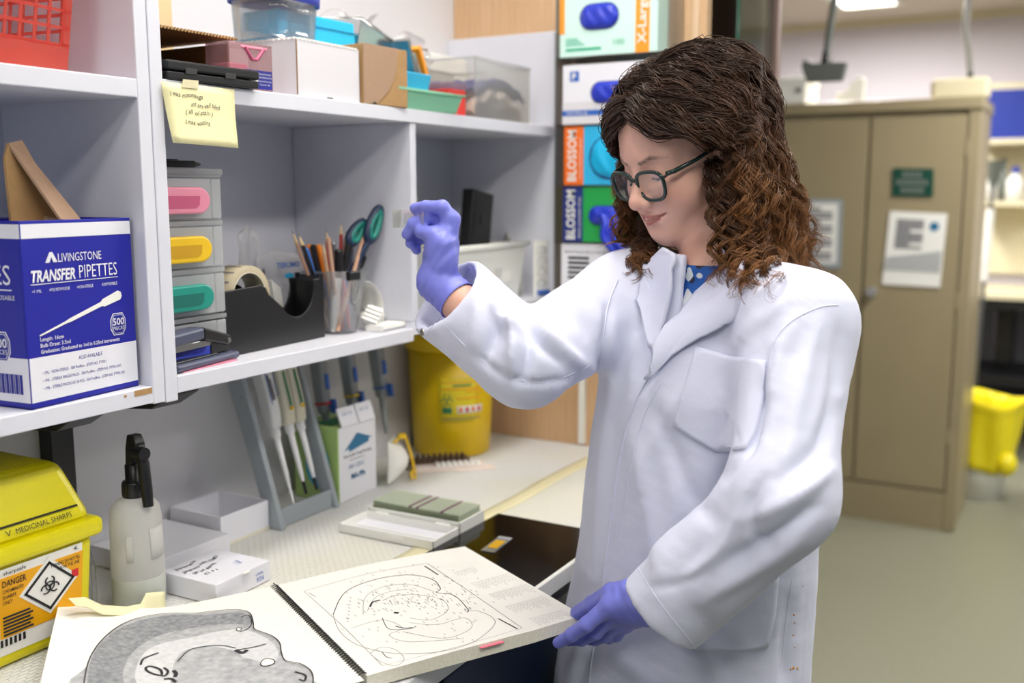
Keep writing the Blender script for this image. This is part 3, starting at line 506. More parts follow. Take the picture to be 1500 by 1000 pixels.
t = thing('white_case', 'white plastic panel standing at the back right of the top shelf', 'panel', (1.90, 1.305, ZT), 0); bx('body', (0, 0, 0), (.2, .06, .16), 'sheet_white', t, bevel=.006); bx('lid_seam', (-.0004, -.0004, .12), (.2, .0, .1215), 'ink_grey', t, bevel=0)
# sticky note taped to the shelf edge
t = thing('sticky_note', 'pale yellow handwritten note taped to the top shelf edge', 'note', (0, 0, 0))
C4 = [aty(u, v, YS-.004) for u, v in ((236, 119), (343, 131), (346, 217), (249, 209))]
def note(a, b): p = (C4[0]*(1-a)+C4[1]*a)*(1-b)+(C4[3]*(1-a)+C4[2]*a)*b; return p+np.array([0, -.006*b*b-.002*sin(a*4)*b, 0])
MB().grid(note, 8, 8).build('sheet', 'post_it', t, solid=.0004)
ex = (C4[1]-C4[0]); ey = C4[0]-C4[3]
for s, a, b, w in (('I was mountings', .08, .22, .058), ('and are well failed', .34, .37, .054), ('( all of stain )', .25, .50, .050), ('I was waiting', .22, .67, .046)):
    text(s, note(a, b)+np.array([0, -.0012, 0]), ex, ey, .0062, 'print_dark', t, w=w, shear=.25, jitter=.35)
C5 = [aty(u, v, YS-.0055) for u, v in ((268, 116), (291, 118), (290, 130), (266, 128))]; MB().add(C5, [(0, 1, 2, 3)]).build('tape', 'tape_old', t, solid=.0003)

# ------------------------------------------------------------------ right unit: left compartment
ZS = 1.2475
t = thing('drawer_tower', 'four-drawer clear plastic tower with pink, yellow and teal handles', 'drawer unit', (.984, 1.135, ZS), radians(1))
dw, dh, ddp = .145, .0668, .20
for k in range(4):
    z = k*(dh+.0035)
    b = MB(); b.box((0, 0, z+dh-.004), (dw, ddp, z+dh+.003)); b.box((0, .004, z), (.003, ddp, z+dh)); b.box((dw-.003, .004, z), (dw, ddp, z+dh)); b.box((0, ddp-.003, z), (dw, ddp, z+dh)); b.build('frame', 'frosted', t, bevel=.001)
    b = MB(); b.box((.004, -.002, z+.003), (dw-.024, .001, z+dh-.006)); b.box((.004, 0, z+.002), (dw-.004, ddp-.01, z+.004)); b.box((dw-.0225, -.002, z+.003), (dw-.004, .001, z+dh-.006)); dr = b.build('drawer', 'frosted', t, bevel=.001)
    if k == 0: m1, m2 = 'blue_handle', 'blue_deep'
    else: m1, m2 = (('teal', 'teal_dark'), ('yellow_handle', 'yellow_handle_dark'), ('pink', 'pink_dark'))[k-1]
    cz = z+dh*.5-.004; hw = .088; hx = .020; r = .0190
    def pill(r): return [(hx-.016, -r), (hx+hw-r*1.1, -r)]+[(hx+hw-r*1.1+r*1.1*sin(a), -r*cos(a)) for a in np.linspace(.3, pi-.3, 8)]+[(hx+hw-r*1.1, r), (hx-.016, r)]
    h = MB().prism(pill(r), X_, Z_, (0, -1, 0), (0, -.002, cz), .012).build('handle', m1, dr, bevel=.003)
    MB().prism([(hx-.008, -.0115), (hx+hw*.66, -.0115), (hx+hw*.74, -.007), (hx+hw*.76, .0065), (hx-.008, .0065)], X_, Z_, (0, -1, 0), (0, -.0125, cz), .002).build('recess', m2, t)
bx('top_cover', (-.001, -.003, 4*(dh+.0035)-.0035), (dw+.001, ddp, 4*(dh+.0035)+.005), 'frosted', t, bevel=.002)
for k in range(3): bx('stored_card', (.012+k*.03, .03, .008+k*(dh+.0035)), (.09+k*.01, .15, .03+k*(dh+.0035)), ['blue_handle', 'sheet_white', 'card_white'][k], t)
p = ZS+4*(dh+.0035)+.006
t = thing('marker_pen', 'black pen lying on top of the drawer tower', 'pen', (1.0, 1.15, p), radians(-12)); MB().cyl((0, 0, .005), (.075, 0, .005), .005, .005).cyl((.075, 0, .005), (.085, 0, .005), .004, .002).build('barrel', 'black_plastic', t); bx('pocket_clip', (.01, -.0015, .0102), (.05, .0015, .0115), 'black_plastic', t)
t = thing('torn_label', 'torn scrap of white paper stuck at the drawer tower edge', 'paper', (.99, 1.128, ZS+.200)); MB().prism([(0, 0), (.026, .004), (.014, .018), (0, .022)], X_, Z_, (0, -1, 0), (0, 0, 0), .0006).build('sheet', 'sheet_white', t)
# stapler
t = thing('stapler', 'slate and black stapler on the shelf below the drawers', 'stapler', (.988, 1.115, ZS+.001), radians(10))
bx('base', (-.004, -.022, 0), (.145, .022, .011), 'slate', t, bevel=.004); bx('anvil', (.0, -.014, .011), (.10, .014, .014), 'black_plastic', t)
bx('magazine', (.0, -.009, .026), (.1, .009, .036), 'steel', t, bevel=.001)
MB().prism([(-.006, .035), (.07, .038), (.07, .056), (-.006, .053)], X_, Z_, Y_, (0, -.015, 0), .03).build('top_cover', 'slate', t, bevel=.004); MB().prism([(.07, .036), (.125, .022), (.138, .024), (.136, .036), (.07, .056)], X_, Z_, Y_, (0, -.014, 0), .028).build('rear_arm', 'black_plastic', t, bevel=.003)
MB().cyl((.129, -.0152, .029), (.129, .0152, .029), .004).build('pin', 'steel', t); bx('post', (.09, -.01, .012), (.135, .01, .03), 'black_plastic', t)
t = thing('pink_card', 'thin pink card under the stapler', 'card', (1.0, 1.0955, ZS), radians(6)); bx('sheet', (0, 0, 0), (.12, .055, .0008), 'pink', t, bevel=0)
# tape dispenser with tape roll
t = thing('tape_dispenser', 'large black tape dispenser in front of the plastic bags', 'tape dispenser', (1.128, 1.14, ZS), radians(3.5))
Ld = .252; P = [(0, 0), (Ld, 0), (Ld, .112), (Ld-.012, .113), (Ld-.012, .104), (Ld-.03, .104)]+[(Ld-.075+.048*cos(a), .094-.05*sin(a)) for a in np.linspace(.05, pi*.80, 14)]+[(.105, .088), (.098, .1), (.085, .105), (.004, .102), (0, .098)]
b = MB(); b.prism(P, X_, Z_, Y_, (0, 0, 0), .004); b.prism(P, X_, Z_, Y_, (0, .05, 0), .004); b.prism([(0, 0), (Ld, 0), (Ld, .02), (0, .02)], X_, Z_, Y_, (0, .004, 0), .046); b.prism([(0, .02), (.004, .02), (.004, .1), (0, .1)], X_, Z_, Y_, (0, .004, 0), .046); b.prism([(Ld-.02, .02), (Ld, .02), (Ld, .11), (Ld-.02, .1)], X_, Z_, Y_, (0, .004, 0), .046)
b.build('body', 'black_plastic', t, bevel=.0012); b = MB()
for k in range(14): b.add([(Ld-.001, .006+k*.003, .111), (Ld-.001, .009+k*.003, .111), (Ld+.004, .0075+k*.003, .117)], [(0, 1, 2), (2, 1, 0)])
b.build('cutter', 'steel', t)
t2 = thing('tape_roll', 'cream adhesive tape roll with printed core in the black dispenser', 'tape', (1.192, 1.171, ZS+.087), radians(3.5))
MB().lathe([(.040, -.02), (.05, -.02), (.05, .02), (.040, .02), (.040, -.02)], (0, 0, 0), Y_, 40).build('tape_layers', 'tape_tan', t2); MB().lathe([(.0385, -.0205), (.040, -.0205), (.040, .0205), (.0385, .0205), (.0385, -.0205)], (0, 0, 0), Y_, 40).build('core', 'tape_cream', t2)
for k in range(7):
    a = radians(60+k*22); c_ = np.array([cos(a), 0, sin(a)]); tx = np.array([sin(a), 0, -cos(a)]); q0 = np.array([c_[0]*.0504, 0, c_[2]*.0504]); MB().add([q0+np.array([0, -.016, 0])-tx*.0015, q0+np.array([0, .014, 0])-tx*.0015, q0+np.array([0, .014, 0])+tx*.0015, q0+np.array([0, -.016, 0])+tx*.0015], [(0, 1, 2, 3)]).build('lettering', 'ink_grey', t2)
# bags with syringes
for k, (x, y, w, h, a, lab) in enumerate(((1.305, 1.275, .09, .20, 6, 'tall clear plastic bag behind the tape roll'), (1.385, 1.27, .13, .155, -4, 'clear bag with blue printed syringe wrappers behind the tape dispenser'))):
    t = thing('plastic_bag', lab, 'bag', (x, y, ZS), radians(a))
    MB().grid(lambda a_, b_: ((a_-.5)*w*(1-.35*b_*(1-k)), .016*sin(pi*a_)*sin(pi*min(1, b_+.1))+.004*sin(13*a_+7*b_)-.02, b_*h*(1-.25*abs(a_-.4)*(b_ > .6))), 14, 14).build('film', 'bag_milky', t, solid=.001)
    for j in range(3): MB().cyl((-.03+.03*j, -.004, .004), (-.02+.028*j, 0, .105-.02*j), .006, .006).build('syringe', 'sheet_white', t)
    if k: 
        text('TERUMO', (-.035, -.0395, .120), X_, Z_, .009, 'ink_blue', t, w=.055, bold=.03); MB().ball((-.005, -.039, .105), (.012, .001, .005)).build('print_mark', 'cyan', t); MB().ball((.008, -.040, .094), (.013, .001, .005)).build('print_mark', 'cyan', t)
    else: text('sterile', (-.03, -.0365, .05), X_, Z_, .007, 'ink_blue', t, w=.04)
t = thing('label_stack', 'leaning stack of small white cards beside the tape roll', 'cards', (1.335, 1.215, ZS), radians(8))
for k in range(4): MB().box((k*.006, 0, 0), (k*.006+.003, .05, .105-.006*k), rot=Ry(radians(-14)), piv=(0, 0, 0)).build('card', 'white_paper', t)
t = thing('cork_block', 'small beige block beside the drawer tower', 'block', (1.146, 1.25, ZS)); bx('body', (0, 0, 0), (.03, .03, .115), 'tape_cream', t, bevel=.002); bx('groove', (-.0004, -.0004, .07), (.0304, .03, .072), 'tape_tan', t, bevel=0)
# pencil cup
cx, cy = 1.440, 1.174
t = thing('pencil_cup', 'clear tapered plastic pencil cup with a black clip on the rim', 'cup', (cx, cy, ZS))
MB().lathe([(0, .0005), (.034, .0005), (.056, .112), (.0575, .114), (.055, .114), (.033, .003), (0, .003)], n=36, sy=.9).build('body', 'clear_plastic', t)
bx('binder_clip', (-.035, -.056, .098), (-.003, -.047, .114), 'black_plastic', t, bevel=.002)
MB().tube([(-.03, -.055, .1), (-.027, -.052, .075), (-.022, -.049, .06), (-.017, -.048, .055), (-.012, -.049, .06), (-.008, -.052, .075), (-.006, -.055, .1)], .0009, 6).build('clip_wire', 'steel', t)
def pencil(px0, px1, mbody, label, tip=True, r=.0036, clear_tip='pencil_raw', d0=None, cat='pencil', nm='pencil'):
    """base point and tip point given in local cup coordinates"""
    p0 = np.array(px0); p1 = np.array(px1); L = np.linalg.norm(p1-p0); d = (p1-p0)/L
    t = thing(nm, label, cat, (cx+p0[0], cy+p0[1], ZS+p0[2])); a = d*(L-.022)
    MB().cyl((0, 0, 0), a if tip else d*L, r, n=6).build('shaft', mbody, t)
    if tip: MB().cyl(a, d*(L-.005), r, .0011, 6).build('cone', clear_tip, t); MB().cyl(d*(L-.005), d*L, .0011, .0003, 6).build('lead', 'lead', t)
    return t
def cupdir(u, v, y): p = aty(u, v, y); return (p[0]-cx, p[1]-cy, p[2]-ZS)
for (u, v, y, m, lab, fx) in ((428, 338, 1.19, 'pencil_wood', 'brown wooden pencil, leftmost in the pencil cup', -.02), (437, 342, 1.18, 'pencil_black', 'black pencil with red side, second from left in the cup', -.012), (478, 336, 1.20, 'pencil_red', 'red pencil leaning right behind the wooden ones', .0), (500, 326, 1.195, 'pencil_red', 'bright red pencil standing highest in the cup', .01), (507, 338, 1.21, 'pencil_wood', 'brown pencil beside the highest red pencil', .014), (472, 353, 1.18, 'pencil_tan', 'pale unpainted pencil in the middle of the cup', -.002)):
    q = cupdir(u, v, y); pencil((fx, (q[1])*.3, .005), q, m, lab)
q = cupdir(533, 345, 1.16); t = pencil((-.028, -.02, .006), q, 'pencil_wood', 'long brown pencil leaning diagonally across the cup, blunt end up', tip=False, r=.0042)
q = cupdir(481, 348, 1.165); pencil((-.01, -.01, .006), q, 'pencil_wood', 'brown pencil with dark end leaning left of the marker', tip=False, r=.004)
q = cupdir(541, 360, 1.20); pencil((.0, .0, .006), q, 'pencil_black', 'dark pencil with red stripe leaning far right behind the scissors', tip=False, r=.0036)
for (u, v, y, m, lab, r) in ((447, 363, 1.185, 'pen_blue', 'blue capped pen at the left of the cup', .006), (458, 358, 1.20, 'pencil_black', 'black pen behind the blue capped pen', .006), (496, 365, 1.17, 'black_plastic', 'thick black marker in the middle of the cup', .0085), (452, 358, 1.215, 'pen_orange', 'orange pen top at the back of the cup', .007), (466, 358, 1.21, 'pen_orange', 'orange pen behind the pale pencil', .006), (488, 354, 1.19, 'steel', 'silver pen clip side up beside the black marker', .004), (512, 362, 1.185, 'slate', 'dark slate marker leaning right of the black one', .008)):
    q = np.array(cupdir(u, v, y)); base = np.array([q[0]*.35, q[1]*.3, .006]); t = thing('pen', lab, 'pen', (cx+base[0], cy+base[1], ZS+base[2])); d = q-base; L = np.linalg.norm(d); d /= L
    MB().cyl((0, 0, 0), d*(L*.62), r*.9, n=12).build('barrel', 'clear_plastic' if m == 'pen_blue' else m, t); MB().cyl(d*(L*.62), d*(L-.004), r, r*.95, n=12).cyl(d*(L-.004), d*L, r*.95, r*.6, n=12).build('cap', m, t)
# scissors
t = thing('scissors', 'scissors with teal and navy handles standing in the pencil cup', 'scissors', (cx+.005, cy+.005, ZS+.008))
base = np.array([cx+.005, cy+.005, ZS+.008])
def loop(u0, v0, u1, v1, wpx, y, name):
    """handle loop between two picture-plane end points at distance y: outer navy ring, teal inner lining"""
    A = aty(u0, v0, y)-base; B = aty(u1, v1, y)-base; c = (A+B)/2; h = (B-A)/2; L = np.linalg.norm(h); ez = h/L; ex = np.cross((0, -1, .2), ez); ex /= np.linalg.norm(ex); wd = wpx*1.0
    P = [c+ez*L*cos(a)+ex*wd*sin(a)*(1-.25*cos(a)) for a in np.linspace(0, 2*pi, 28)[:-1]]
    MB().tube(P, .0072, 8, closed=True).build(name, 'scissor_navy', t); P2 = [c+(p-c)*.80+np.array([0, -.002, 0]) for p in P]; MB().tube(P2, .0062, 8, closed=True).build('lining', 'scissor_teal', t)
    return A
A = loop(540, 352, 556, 305, .0115, 1.150, 'handle_ring'); B = loop(512, 355, 533, 325, .010, 1.168, 'handle_ring')
MB().tube([A, A*.6+np.array([0, 0, .02]), (.003, 0, .05)], [.006, .007, .006], 8).build('handle_shank', 'scissor_navy', t); MB().tube([B, B*.6+np.array([0, 0, .02]), (-.002, .0, .05)], [.006, .007, .006], 8).build('handle_shank', 'black_plastic', t)
for s in (-1, 1): MB().prism([(0, .06), (.008, .06), (.004*s+.003, .0), (0, 0)], X_, Z_, Y_, (0, s*.001, 0), .0014).build('blade', 'steel', t)
for k, (dx, dy, m) in enumerate(((-.006, -.012, 'pencil_red'), (.014, -.01, 'pen_blue'), (.008, -.018, 'pencil_red'), (.0, .012, 'pen_blue'))):
    t = thing('pen_refill', ['short red stick seen through the cup front', 'blue pen seen low in the cup', 'red stick at the right inside the cup', 'blue pen at the back inside the cup'][k], 'pen', (cx+dx, cy+dy, ZS+.006)); MB().cyl((0, 0, 0), (.012-.01*k, .004, .085), .0035, n=8).cyl((.012-.01*k, .004, .085), (.0125-.01*k, .0042, .09), .0025, .001, 8).build('barrel', m, t)
t = thing('paper_roll', 'rolled white tissue standing inside the pencil cup', 'paper', (cx-.022, cy-.008, ZS+.004)); MB().tube([(0, 0, 0), (.004, 0, .04), (.01, 0, .085)], [.008, .009, .007], 12).build('roll', 'white_paper', t); MB().tube([(.0095, -.001, .08), (.012, 0, .095)], [.0072, .0078], 10).build('loose_end', 'sheet_white', t)
# booklet, slide packs, folded paper behind the cup
t = thing('folded_leaflet', 'white printed leaflet curling up against the divider', 'leaflet', (1.488, 1.150, ZS+.0265), 0)
def leaf(a, b): 
    th = a*pi*.5; return (.002+.056*sin(th), b*.075, .001+.062*cos(th)+.008*sin(th)*0)
MB().grid(lambda a, b: leaf(a, b), 18, 6).build('sheet', 'sheet_white', t, solid=.0008)
for k in range(7): MB().grid(lambda a, b: tuple(np.array(leaf(.30+k*.06+.012*b, .2+.6*a))+np.array([-.0004, -.0012, .0010])), 6, 1).build('lettering', 'ink_grey', t)
t = thing('slide_pack', 'thick white slide pack leaning under the leaflet', 'box', (1.476, 1.100, ZS), radians(2)); bx('tray', (0, 0, 0), (.072, .040, .012), 'sheet_white', t, bevel=.001); bx('film', (.0, -.0004, .002), (.072, 0, .004), 'slate', t, bevel=0); bx('label', (.01, .008, .012), (.05, .032, .0124), 'white_paper', t, bevel=0)
t = thing('slide_pack', 'white printed carton behind the flat slide pack', 'box', (1.510, 1.150, ZS), 0); bx('body', (-.01, 0, 0), (.038, .06, .026), 'sheet_white', t, bevel=.001)
text('KnO   KnO', (.002, -.0006, .006), X_, Z_, .006, 'ink', t, w=.04, bold=.03)
t = thing('foil_pack', 'silver foil strip leaning beside the pencil cup', 'pack', (1.500, 1.125, ZS+.0225), rot=(radians(25), radians(-35), radians(10))); bx('sheet', (-.025, 0, 0), (.02, .03, .004), 'chrome', t)
for k in range(4): bx('blister', (-.022+.01*k, -.001, .004), (-.015+.01*k, .031, .007), 'sheet_white', t)

# ------------------------------------------------------------------ right compartment
ZR = 1.2585
t = thing('storage_bin', 'white plastic bin with yellow-tagged label in the right compartment', 'bin', (0, 0, 0))
A = np.array([1.745, 1.14]); B = np.array([2.055, 1.135]); dp = .15
b = MB(); h = .115; th = .003
def bin_shell(x0, x1, y0, y1, z0, z1, t, fl=.014):
    b = MB(); b.frustum((x0+fl, y0+fl, x1-fl, y1-fl), (x0, y0, x1, y1), z0, z1); V, F = b.V, b.F; F = [f for i, f in enumerate(F) if i != 1]
    m = MB(); m.add(V, F); return m
bin_shell(1.72, 2.06, 1.125, 1.30, ZR+.0005, ZR+.125, .003).build('shell', 'white_plastic', t, solid=.003)
MB().tube([(1.715, 1.12, ZR+.125), (2.065, 1.12, ZR+.125), (2.065, 1.305, ZR+.125), (1.715, 1.305, ZR+.125)], .006, 8, closed=True).build('rim', 'white_plastic', t)
lp = [aty(u, v, 1.131) for u, v in ((716, 396), (722, 395), (721, 416), (715, 417))]; MB().add([p+np.array([0, 0, 0]) for p in lp], [(0, 1, 2, 3)]).build('label_tag', 'orange_label', t, solid=.0006)
lp = [aty(u, v, 1.131) for u, v in ((723, 394), (748, 387), (748, 411), (722, 416))]; MB().add(lp, [(0, 1, 2, 3)]).build('label', 'white_paper', t, solid=.0006)
for k in range(3): p = lp[0]*(1-.25*(k+.6))+lp[3]*.25*(k+.6); text('LPX-20 ', p+np.array([.005, -.0012, 0]), lp[1]-lp[0], Z_, .0055, 'ink_grey', t, w=.03)
t = thing('black_holder', 'black plastic holder with two screws standing in the white bin', 'holder', (1.905, 1.19, ZR+.03), rot=(radians(0), radians(9), radians(0)))
bx('plate', (0, 0, 0), (.09, .03, .222), 'black_plastic', t, bevel=.003)
for z in (.07, .16): MB().cyl((.045, 0, z), (.045, -.003, z), .01).build('screw', 'lead', t)
bx('recess', (.012, -.001, .02), (.063, 0, .2), 'pencil_black', t)
t = thing('sample_jar', 'small jar with yellow lid behind the white bin', 'jar', (1.765, 1.325, ZR)); MB().lathe([(0, 0), (.022, 0), (.022, .225), (.018, .23), (0, .23)]).build('body', 'bottle_pe', t); MB().lathe([(.0235, .232), (.0235, .26), (.021, .263), (0, .263)]).build('lid', 'yellow_handle', t)
t = thing('plastic_bag', 'tied clear bag standing in the white bin behind the black holder', 'bag', (1.80, 1.26, ZR+.02), 0); MB().grid(lambda a, b: ((a-.5)*.13*(1-.75*b**3), .02*sin(3*a+1)*sin(4*b)+.006*sin(15*a+b*9), b*.22+.01*sin(a*9)), 14, 14).build('film', 'bag', t, solid=.0012); MB().grid(lambda a, b: ((a-.5)*.1, .012+.01*sin(9*a), b*.14), 8, 8).build('contents', 'gauze', t, solid=.004)
t = thing('paper_stack', 'grey-white papers curling up behind the bin at the shelf end', 'papers', (2.07, 1.21, ZR), radians(-30))
for k in range(3): MB().grid(lambda a, b: (.02+k*.012+.05*b*b*(a-.3), .1*a-.05, b*(.15-.015*k)), 8, 8).build('sheet', 'white_paper', t, solid=.001)
t = thing('blister_pack', 'clear blister pack standing at the shelf end beside the bin', 'pack', (2.072, 1.105, ZR), radians(-20)); bx('backing', (0, .006, 0), (.045, .008, .13), 'sheet_white', t); b = MB()
for k in range(4): b.ball((.022, .004, .03+.026*k), (.016, .008, .010))
b.build('blisters', 'clear_plastic', t); bx('blue_tip', (.01, -.002, .004), (.045, .006, .014), 'ink_blue', t)

# ------------------------------------------------------------------ glove boxes in a clear holder on the wood panel
XG = 2.07
t = thing('glove_holder', 'clear acrylic rack holding a column of glove boxes', 'rack', (2.149, 0, 0))
for z in (1.262, 1.385, 1.512, 1.645, 1.79): bx('ledge', (-.085, .79, z), (-.001, 1.05, z+.003), 'acrylic', t, bevel=0)
bx('side', (-.085, 1.05, 1.255), (-.001, 1.053, 1.92), 'acrylic', t, bevel=0); bx('side', (-.085, .787, 1.255), (-.001, .79, 1.92), 'acrylic', t, bevel=0); bx('back', (-.004, .79, 1.255), (-.001, 1.05, 1.92), 'acrylic', t, bevel=0)
def glove_box(zb, h, m, label, ya=1.045, yb=.815, dep=.075):
    t = thing('glove_box', label, 'glove box', (2.145, ya, zb), group='glove boxes in the rack'); w = ya-yb
    bx('carton', (-dep, -w, 0), (0, 0, h), m, t, bevel=.001); return t, w, -dep
def fp(t, x, y0, y1, z0, z1, m, name='print_panel'): return bx(name, (x-.0006, -y1, z0), (x+.0004, -y0, z1), m, t, bevel=0)
def glove_opening(t, x, yc, zc, ry, rz, m='glove_blue'):
    def pill(k): r = rz*k; w = ry-rz+r*0; return [(-(yc)+sx*w+r*cos(a), zc+r*sin(a)) for sx, aa in ((1, np.linspace(-pi/2, pi/2, 9)), (-1, np.linspace(pi/2, 1.5*pi, 9))) for a in aa]
    MB().prism(pill(1.08), Y_, Z_, (-1, 0, 0), (x-.0002, 0, 0), .0008).build('opening_edge', 'navy_box', t)
    MB().grid(lambda a, b: (x-.0012-.010*(max(0, 1-abs(2*b-1)**3)*max(0, 1-abs(2*a-1)**4))**.5-.002*sin(a*19+b*7)*sin(b*pi), -(yc+(2*a-1)*(ry-rz*(1-sqrt(max(0, 1-(2*b-1)**2))))), zc+(2*b-1)*rz), 20, 12).build('glove', m, t)
# 1 X-Large
t, w, x = glove_box(1.7935, .13, 'mint_box', 'mint and white glove box marked X-Large at the top of the rack')
fp(t, x, .18, .212, .0, .13, 'orange_strip'); fp(t, x, 0, .012, .05, .13, 'orange_strip'); text('X-Large', (x-.0012, -.204, .018), Z_, (0, 1, 0), .019, 'white_paper', t, w=.10, bold=.02); glove_opening(t, x, .095, .082, .045, .026); fp(t, x, .015, .10, .012, .018, 'green_line'); text('100', (x-.0012, -.13, .02), (0, -1, 0), Z_, .012, 'green_line', t, w=.025)
for k in range(3): fp(t, x, .015, .06-.008*k, .024+k*.006, .027+k*.006, 'green_line')
# 2 white
t, w, x = glove_box(1.6485, .128, 'box_white', 'white and blue nitrile glove box second from the top of the rack', 1.037)
fp(t, x, .0, .23, .0, .048, 'card_white'); fp(t, x-.0006, 0, .23, .018, .030, 'ink_blue'); fp(t, x, .018, .04, .092, .114, 'ink_blue', 'logo_panel'); text('P', (x-.0012, -.024, .096), (0, -1, 0), Z_, .014, 'white_paper', t, w=.009, bold=.03); text('NITRILE', (x-.0018, -.012, .021), (0, -1, 0), Z_, .006, 'white_paper', t, w=.05); glove_opening(t, x, .12, .066, .05, .022); fp(t, x, .2, .23, .11, .128, 'orange_strip')
# 3 BLOSSOM orange
t, w, x = glove_box(1.5155, .128, 'sky_box', 'orange and sky blue BLOSSOM glove box in the middle of the rack', 1.032)
fp(t, x, 0, .048, 0, .128, 'orange_box'); text('BLOSSOM', (x-.0012, -.030, .008), Z_, (0, 1, 0), .021, 'white_paper', t, w=.112, bold=.02); text('nitrile examination gloves', (x-.0012, -.042, .012), Z_, (0, 1, 0), .005, 'white_paper', t, w=.09); glove_opening(t, x, .12, .06, .055, .045, 'cyan_bright')
# 4 BLOSSOM navy
t, w, x = glove_box(1.3885, .122, 'green_box', 'navy and green BLOSSOM glove box with blue gloves spilling out', 1.034)
fp(t, x, 0, .050, 0, .122, 'navy_box'); text('BLOSSOM', (x-.0012, -.030, .006), Z_, (0, 1, 0), .021, 'white_paper', t, w=.110, bold=.02); text('latex powder-free', (x-.0012, -.044, .01), Z_, (0, 1, 0), .006, 'white_paper', t, w=.09); glove_opening(t, x, .12, .06, .055, .02)
MB().grid(lambda a, b: (x-.02-.012*sin(b*3)-.006*sin(a*11), -(.12+.035*b+(a-.5)*.045+.006*sin(b*9)), .065-.10*b), 10, 16).build('spilling_glove', 'glove_blue', t, solid=.006)
# 5 white with lines
t, w, x = glove_box(1.2655, .118, 'box_white', 'white glove box with dark text bars at the bottom of the rack', 1.038)
text('Handi Foam Glove Nitrile 360', (x-.0012, -.01, .098), (0, -1, 0), Z_, .006, 'ink', t, w=.12)
for k in range(5): fp(t, x, .018, .07, .040+k*.011, .046+k*.011, 'ink')
MB().cyl((x, -.09, .05), (x-.001, -.09, .05), .022).build('emblem', 'arrow_blue', t); MB().cyl((x, -.035, .015), (x-.001, -.035, .015), .02).build('emblem', 'sky_box', t)
# ------------------------------------------------------------------ on the bench: sharps container
t = thing('sharps_container', 'yellow medicinal sharps container with biohazard label at far left', 'sharps container', (.778, 1.245, ZB)); t.scale = (1.04, 1.0, .93)
hw, hd = .098, .095
MB().frustum((-hw+.008, -hd+.008, hw-.008, hd-.008), (-hw, -hd, hw, hd), 0, .15).build('body', 'yellow_sharps', t, bevel=.012, seg=3)
bx('rim', (-hw-.01, -hd-.01, .148), (hw+.01, hd+.01, .176), 'yellow_sharps', t, bevel=.009, seg=3)
MB().frustum((-hw-.002, -hd-.002, hw+.002, hd+.002), (-hw+.012, -hd+.03, hw-.022, hd-.02), .174, .262).build('lid', 'yellow_sharps', t, bevel=.014, seg=3)
MB().prism([(-.10, .255), (-.015, .255), (-.025, .275), (-.05, .30), (-.10, .31)], X_, Z_, Y_, (0, -.05, 0), .09).build('lid_flap', 'yellow_sharps', t, bevel=.01, seg=3)
# slanted lid lettering
ln = np.array([0, -.28, .95]); text('MEDICINAL SHARPS', (-.012, -hd-.001, .186), X_, (0, .30, .95), .0075, 'ink', t, w=.078); text('V', (-.026, -hd-.001, .186), X_, (0, .30, .95), .008, 'ink', t, w=.008); MB().box((-.04, -hd+.0035, .1975), (.078, -hd+.007, .199)).build('lid_line', 'ink', t)
sl = np.array([0, -.053, 1]);
def fy(z): return -hd+.008-.008*z/.15-.0007
def lab(P, m, name='label', off=0): MB().add([(x, fy(z)-off, z) for x, z in P], [tuple(range(len(P)))]).build(name, m, t, solid=.0008)
lab([(-.042, .02), (.074, .02), (.078, .143), (-.042, .143)], 'white_paper'); lab([(-.040, .045), (.074, .045), (.078, .131), (-.040, .131)], 'orange_label', off=.0008)
c0 = (.028, .097); s_ = .042
lab([(c0[0], c0[1]-s_), (c0[0]+s_, c0[1]), (c0[0], c0[1]+s_), (c0[0]-s_, c0[1])], 'white_paper', 'hazard_diamond', .0016)
for k in range(4):
    q = [(0, -1), (1, 0), (0, 1), (-1, 0)]; A, B = np.array(q[k])*.036, np.array(q[(k+1) % 4])*.036; n = -(A+B)/2/np.linalg.norm((A+B)/2)*.0032
    lab([tuple(np.array(c0)+A), tuple(np.array(c0)+B), tuple(np.array(c0)+B+n), tuple(np.array(c0)+A+n)], 'ink', 'diamond_border', .0025)
for k in range(3):
    a = pi/2+k*2*pi/3; cc_ = np.array(c0)+np.array([cos(a), sin(a)])*.0072; P = [np.array([cc_[0]+.0062*cos(q), fy(cc_[1])-.0028, cc_[1]+.0062*sin(q)]) for q in np.linspace(a+.5, a+2*pi-.5, 14)]; MB().tube(P, .0010, 5).build('biohazard_mark', 'ink', t)
MB().tube([np.array([c0[0]+.006*cos(q), fy(c0[1])-.0028, c0[1]+.006*sin(q)]) for q in np.linspace(0, 2*pi, 16)[:-1]], .0008, 5, closed=True).build('biohazard_mark', 'ink', t)
for s, x, z, h, w in (('DANGER', -.036, .118, .009, .032), ('CONTAMINATED', -.036, .109, .005, .028), ('SHARPS', -.036, .101, .005, .018), ('ONLY', -.036, .093, .005, .013), ('WARNING: DO NOT FILL', .030, .122, .005, .043), ('ABOVE THE LINE', .040, .115, .005, .032), ('sharpsafe', -.034, .135, .005, .03), ('4L', .064, .136, .005, .007)): text(s, (x, fy(z)-.0022, z), X_, (0, -.053, 1), h, 'ink', t, w=w, bold=.01)
lab([(.06, .096), (.070, .096), (.070, .107), (.06, .107)], 'red_ink', 'label_mark', .0018)
for k in range(6): lab([(-.036, .048+k*.005), (.004-.004*(k % 2), .048+k*.005), (.004-.004*(k % 2), .0505+k*.005), (-.036, .0505+k*.005)], 'print_dark', 'lettering', .0016)
for k in range(8): lab([(-.052+k*.006, .033), (-.049+k*.006, .033), (-.049+k*.006, .043), (-.052+k*.006, .043)], 'ink', 'lettering', .0010)
